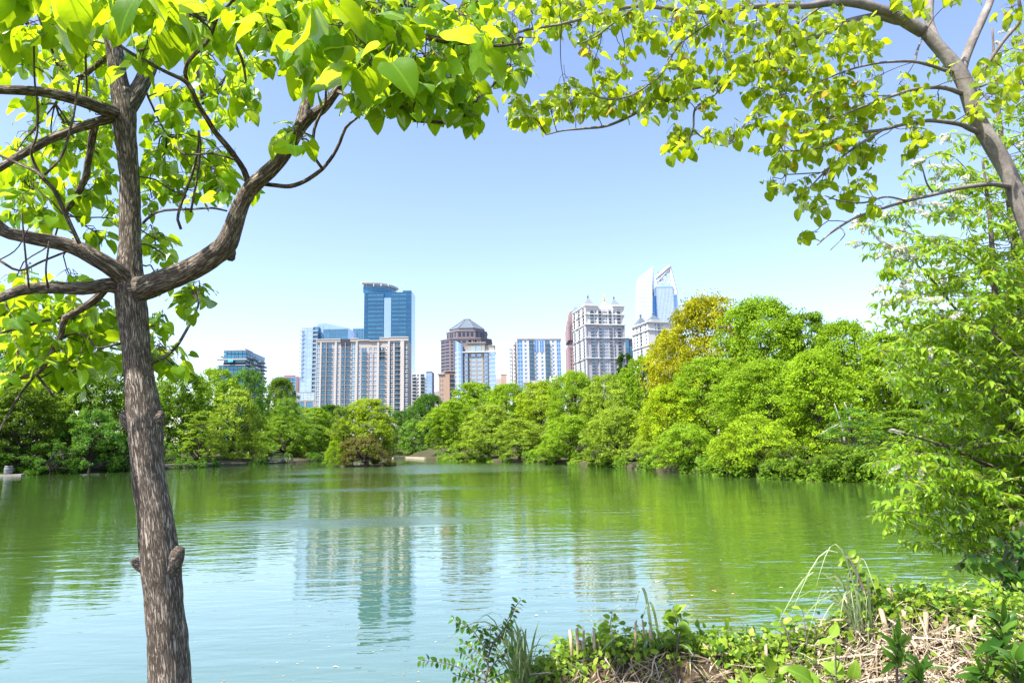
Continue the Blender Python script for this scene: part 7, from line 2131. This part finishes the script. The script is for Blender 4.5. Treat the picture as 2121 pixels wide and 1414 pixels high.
def rosette(name, label, cat, base_px, tips, mat, protos, d, seed):
    b = on_mound(*base_px)
    c = NearTree(name, label, cat, tuple(b), M['twig'], mat, protos, seed)
    for (x0, y0, x1, y1) in tips:
        a = np.array(at(x0, y0, d)); e = np.array(at(x1, y1, d + c.g.uniform(-.10, .06)))
        L_ = np.linalg.norm(e - a)
        pet = protos[0][0][:, 1].max()
        c.Ms.append(frames([a], [e - a], [np.array([c.g.normal(0, .3), -.7, .8])], [L_ / pet]))
    x0, y0 = tips[0][:2]
    xs = [t[0] for t in tips]; ys = [t[1] for t in tips]
    c.wood('stem', limb([(base_px[0], base_px[1] + 30, 5), (sum(xs) / len(xs), max(ys), 4.5), (sum(xs) / len(xs), min(ys), 3)], d, d, .02), 6, src=False)
    c.finish()
rosette('broad_leaved_seedling', 'pale yellow green seedling with broad shiny leaves at the bottom edge', 'seedling', (1720, 1412), [(1748, 1372, 1702, 1392), (1755, 1400, 1703, 1368), (1700, 1424, 1652, 1376), (1690, 1420, 1640, 1378), (1735, 1330, 1690, 1324), (1720, 1320, 1738, 1290), (1730, 1330, 1742, 1360), (1765, 1410, 1775, 1370)], M['broad_leaf'], WIDE, 3.3, 701)
rosette('broad_leaved_seedling', 'bright seedling with rounded leaves left of the broad shiny one', 'seedling', (1600, 1412), [(1600, 1400, 1592, 1362), (1612, 1395, 1635, 1378), (1600, 1410, 1628, 1408), (1592, 1408, 1560, 1404), (1545, 1420, 1538, 1386), (1530, 1420, 1508, 1404)], M['broad_leaf'], WIDE, 3.28, 702)
def lance_set(cx, cy, n, L0, seed, spread=1.0, up=1.0):
    r = np.random.default_rng(seed); o = []
    for i in range(n):
        a = -math.pi / 2 + r.normal(0, .85) * spread
        y = cy - i * L0 * .055
        l = L0 * r.uniform(.7, 1.15)
        o.append((cx + r.normal(0, 3), y, cx + l * math.cos(a), y + l * math.sin(a) * up))
    return o
rosette('lance_leaved_weed', 'dark green weed with long narrow leaves before the pale straw', 'weed', (1858, 1405), lance_set(1858, 1385, 24, 46, 1), M['dark_leaf'], LANCE, 3.25, 711)
rosette('lance_leaved_weed', 'dark narrow leaved weed below the tallest reed stubs at the bottom edge', 'weed', (1900, 1412), lance_set(1905, 1420, 14, 44, 2, 1.3), M['dark_leaf'], LANCE, 3.2, 712)
rosette('lance_leaved_weed', 'tall dark weed with narrow leaves beside the hanging vines', 'weed', (2072, 1380), lance_set(2074, 1370, 30, 50, 3, 1.1), M['dark_leaf'], LANCE, 3.3, 713)
rosette('lance_leaved_weed', 'dark narrow leaved weed in the bottom right corner', 'weed', (2105, 1412), lance_set(2105, 1420, 20, 52, 4, 1.2), M['dark_leaf'], LANCE, 3.15, 714)
rosette('lance_leaved_weed', 'narrow leaved weed left of the bottom right corner', 'weed', (2035, 1412), lance_set(2038, 1425, 16, 46, 5, 1.2), M['dark_leaf'], LANCE, 3.2, 715)

# ------------------------------------------------------------------ bits floating on the lake
r = np.random.default_rng(66)
pos = []
while len(pos) < 420:
    x, y = r.uniform(380, 2000), r.uniform(1040, 1414) ** 1.0
    d = ray(x, y); k = -EYE / d.z
    if k * d.y > 7.6: pos.append((d.x * k, d.y * k, .006))
pos = np.array(pos)
n = len(pos)
stuff_leaves('floating_debris', pos, np.stack([r.normal(0, 1, n), r.normal(0, 1, n), np.zeros(n)], 1), np.tile([0, 0, 1.0], (n, 1)) + r.normal(0, .02, (n, 3)), r.uniform(.015, .05, n) , [leaf_grid(.3, 0, .02, .02, 3, 1, .8, .7, 0, .0, 5)], M['petal'], 'small fallen leaves and petals afloat on the lake', 'debris')
FLOAT_LABELS = ['tan leaf afloat at the sapling tip', 'tan leaf afloat right of the sapling tip', 'pale leaf afloat among the grass blades by the sapling', 'yellow leaf afloat where blue water turns green', 'small tan leaf afloat on the green water above the upright weed', 'tiny leaf afloat left of the small tan one', 'tan leaf afloat just above the bank crest at mid right', 'tan leaf afloat on green water left of the arching grass', 'white petal like leaf afloat alone on the blue water', 'tan leaf afloat under the arching grass tips', 'little tan leaf afloat beyond the broken stalk', 'yellowish leaf afloat right of the green reflection edge']
for i, (x, y, s) in enumerate([(1066, 1260, .10), (1112, 1275, .10), (1070, 1308, .12), (1366, 1203, .12), (1475, 1222, .12), (1432, 1233, .08), (1475, 1280, .10), (1517, 1230, .10), (690, 1380, .08), (1738, 1217, .12), (1785, 1158, .07), (1622, 1216, .08)]):
    d = ray(x, y); k = -EYE / d.z
    V, F, U = leaf_grid(.3, 0, .05, .03, 4, 1, .8, .7, 0, .0, 40 + i)
    o = link('floating_leaf', np_mesh('floating_leaf', V, F, M['petal'], True, attr={'var': np.full(len(V), r.uniform(0, 1))}, uv=U), None, FLOAT_LABELS[i], 'leaf', 'fallen leaves on the water')
    o.location = (d.x * k, d.y * k, .008); o.rotation_euler = (0, 0, r.uniform(0, 6.28)); o.scale = (s, s, s)

# dark bird gliding past the crest
p = at(1496, 679, 80)
t = thing('bird', 'dark brown bird gliding in front of the bright crest tree', 'bird', p)
M['feather'] = plain('feather', (0.07, 0.05, 0.035), .8, .2, var=.3, scale=4)
V, Fs, _ = tube([(-.42, 0, .02), (-.30, 0, .0), (-.05, 0, 0), (.18, 0, .03), (.30, 0, .09), (.40, 0, .10), (.50, 0, .08)], [.015, .07, .12, .10, .05, .055, .008], 10, caps=True)
link('body', np_mesh('bird_body', V, Fs, M['feather'], True), t)
for s in (-1, 1):
    mb = MB()
    pts = [(.16, s * .08), (.12, s * .45), (-.02, s * .95), (-.16, s * .90), (-.20, s * .40), (-.14, s * .08)]
    zz = [.04, .14, .06, .05, .11, .04]
    mb.poly([(x, y, z) for (x, y), z in zip(pts, zz)] + [(x, y, z - .025) for (x, y), z in zip(pts, zz)], [tuple(range(6)), tuple(range(11, 5, -1))] + [(i, (i + 1) % 6, 6 + (i + 1) % 6, 6 + i) for i in range(6)])
    mb.build('wing', M['feather'], t)
t.rotation_euler = (R(15), R(-4), R(8))
bpy.context.view_layer.update()
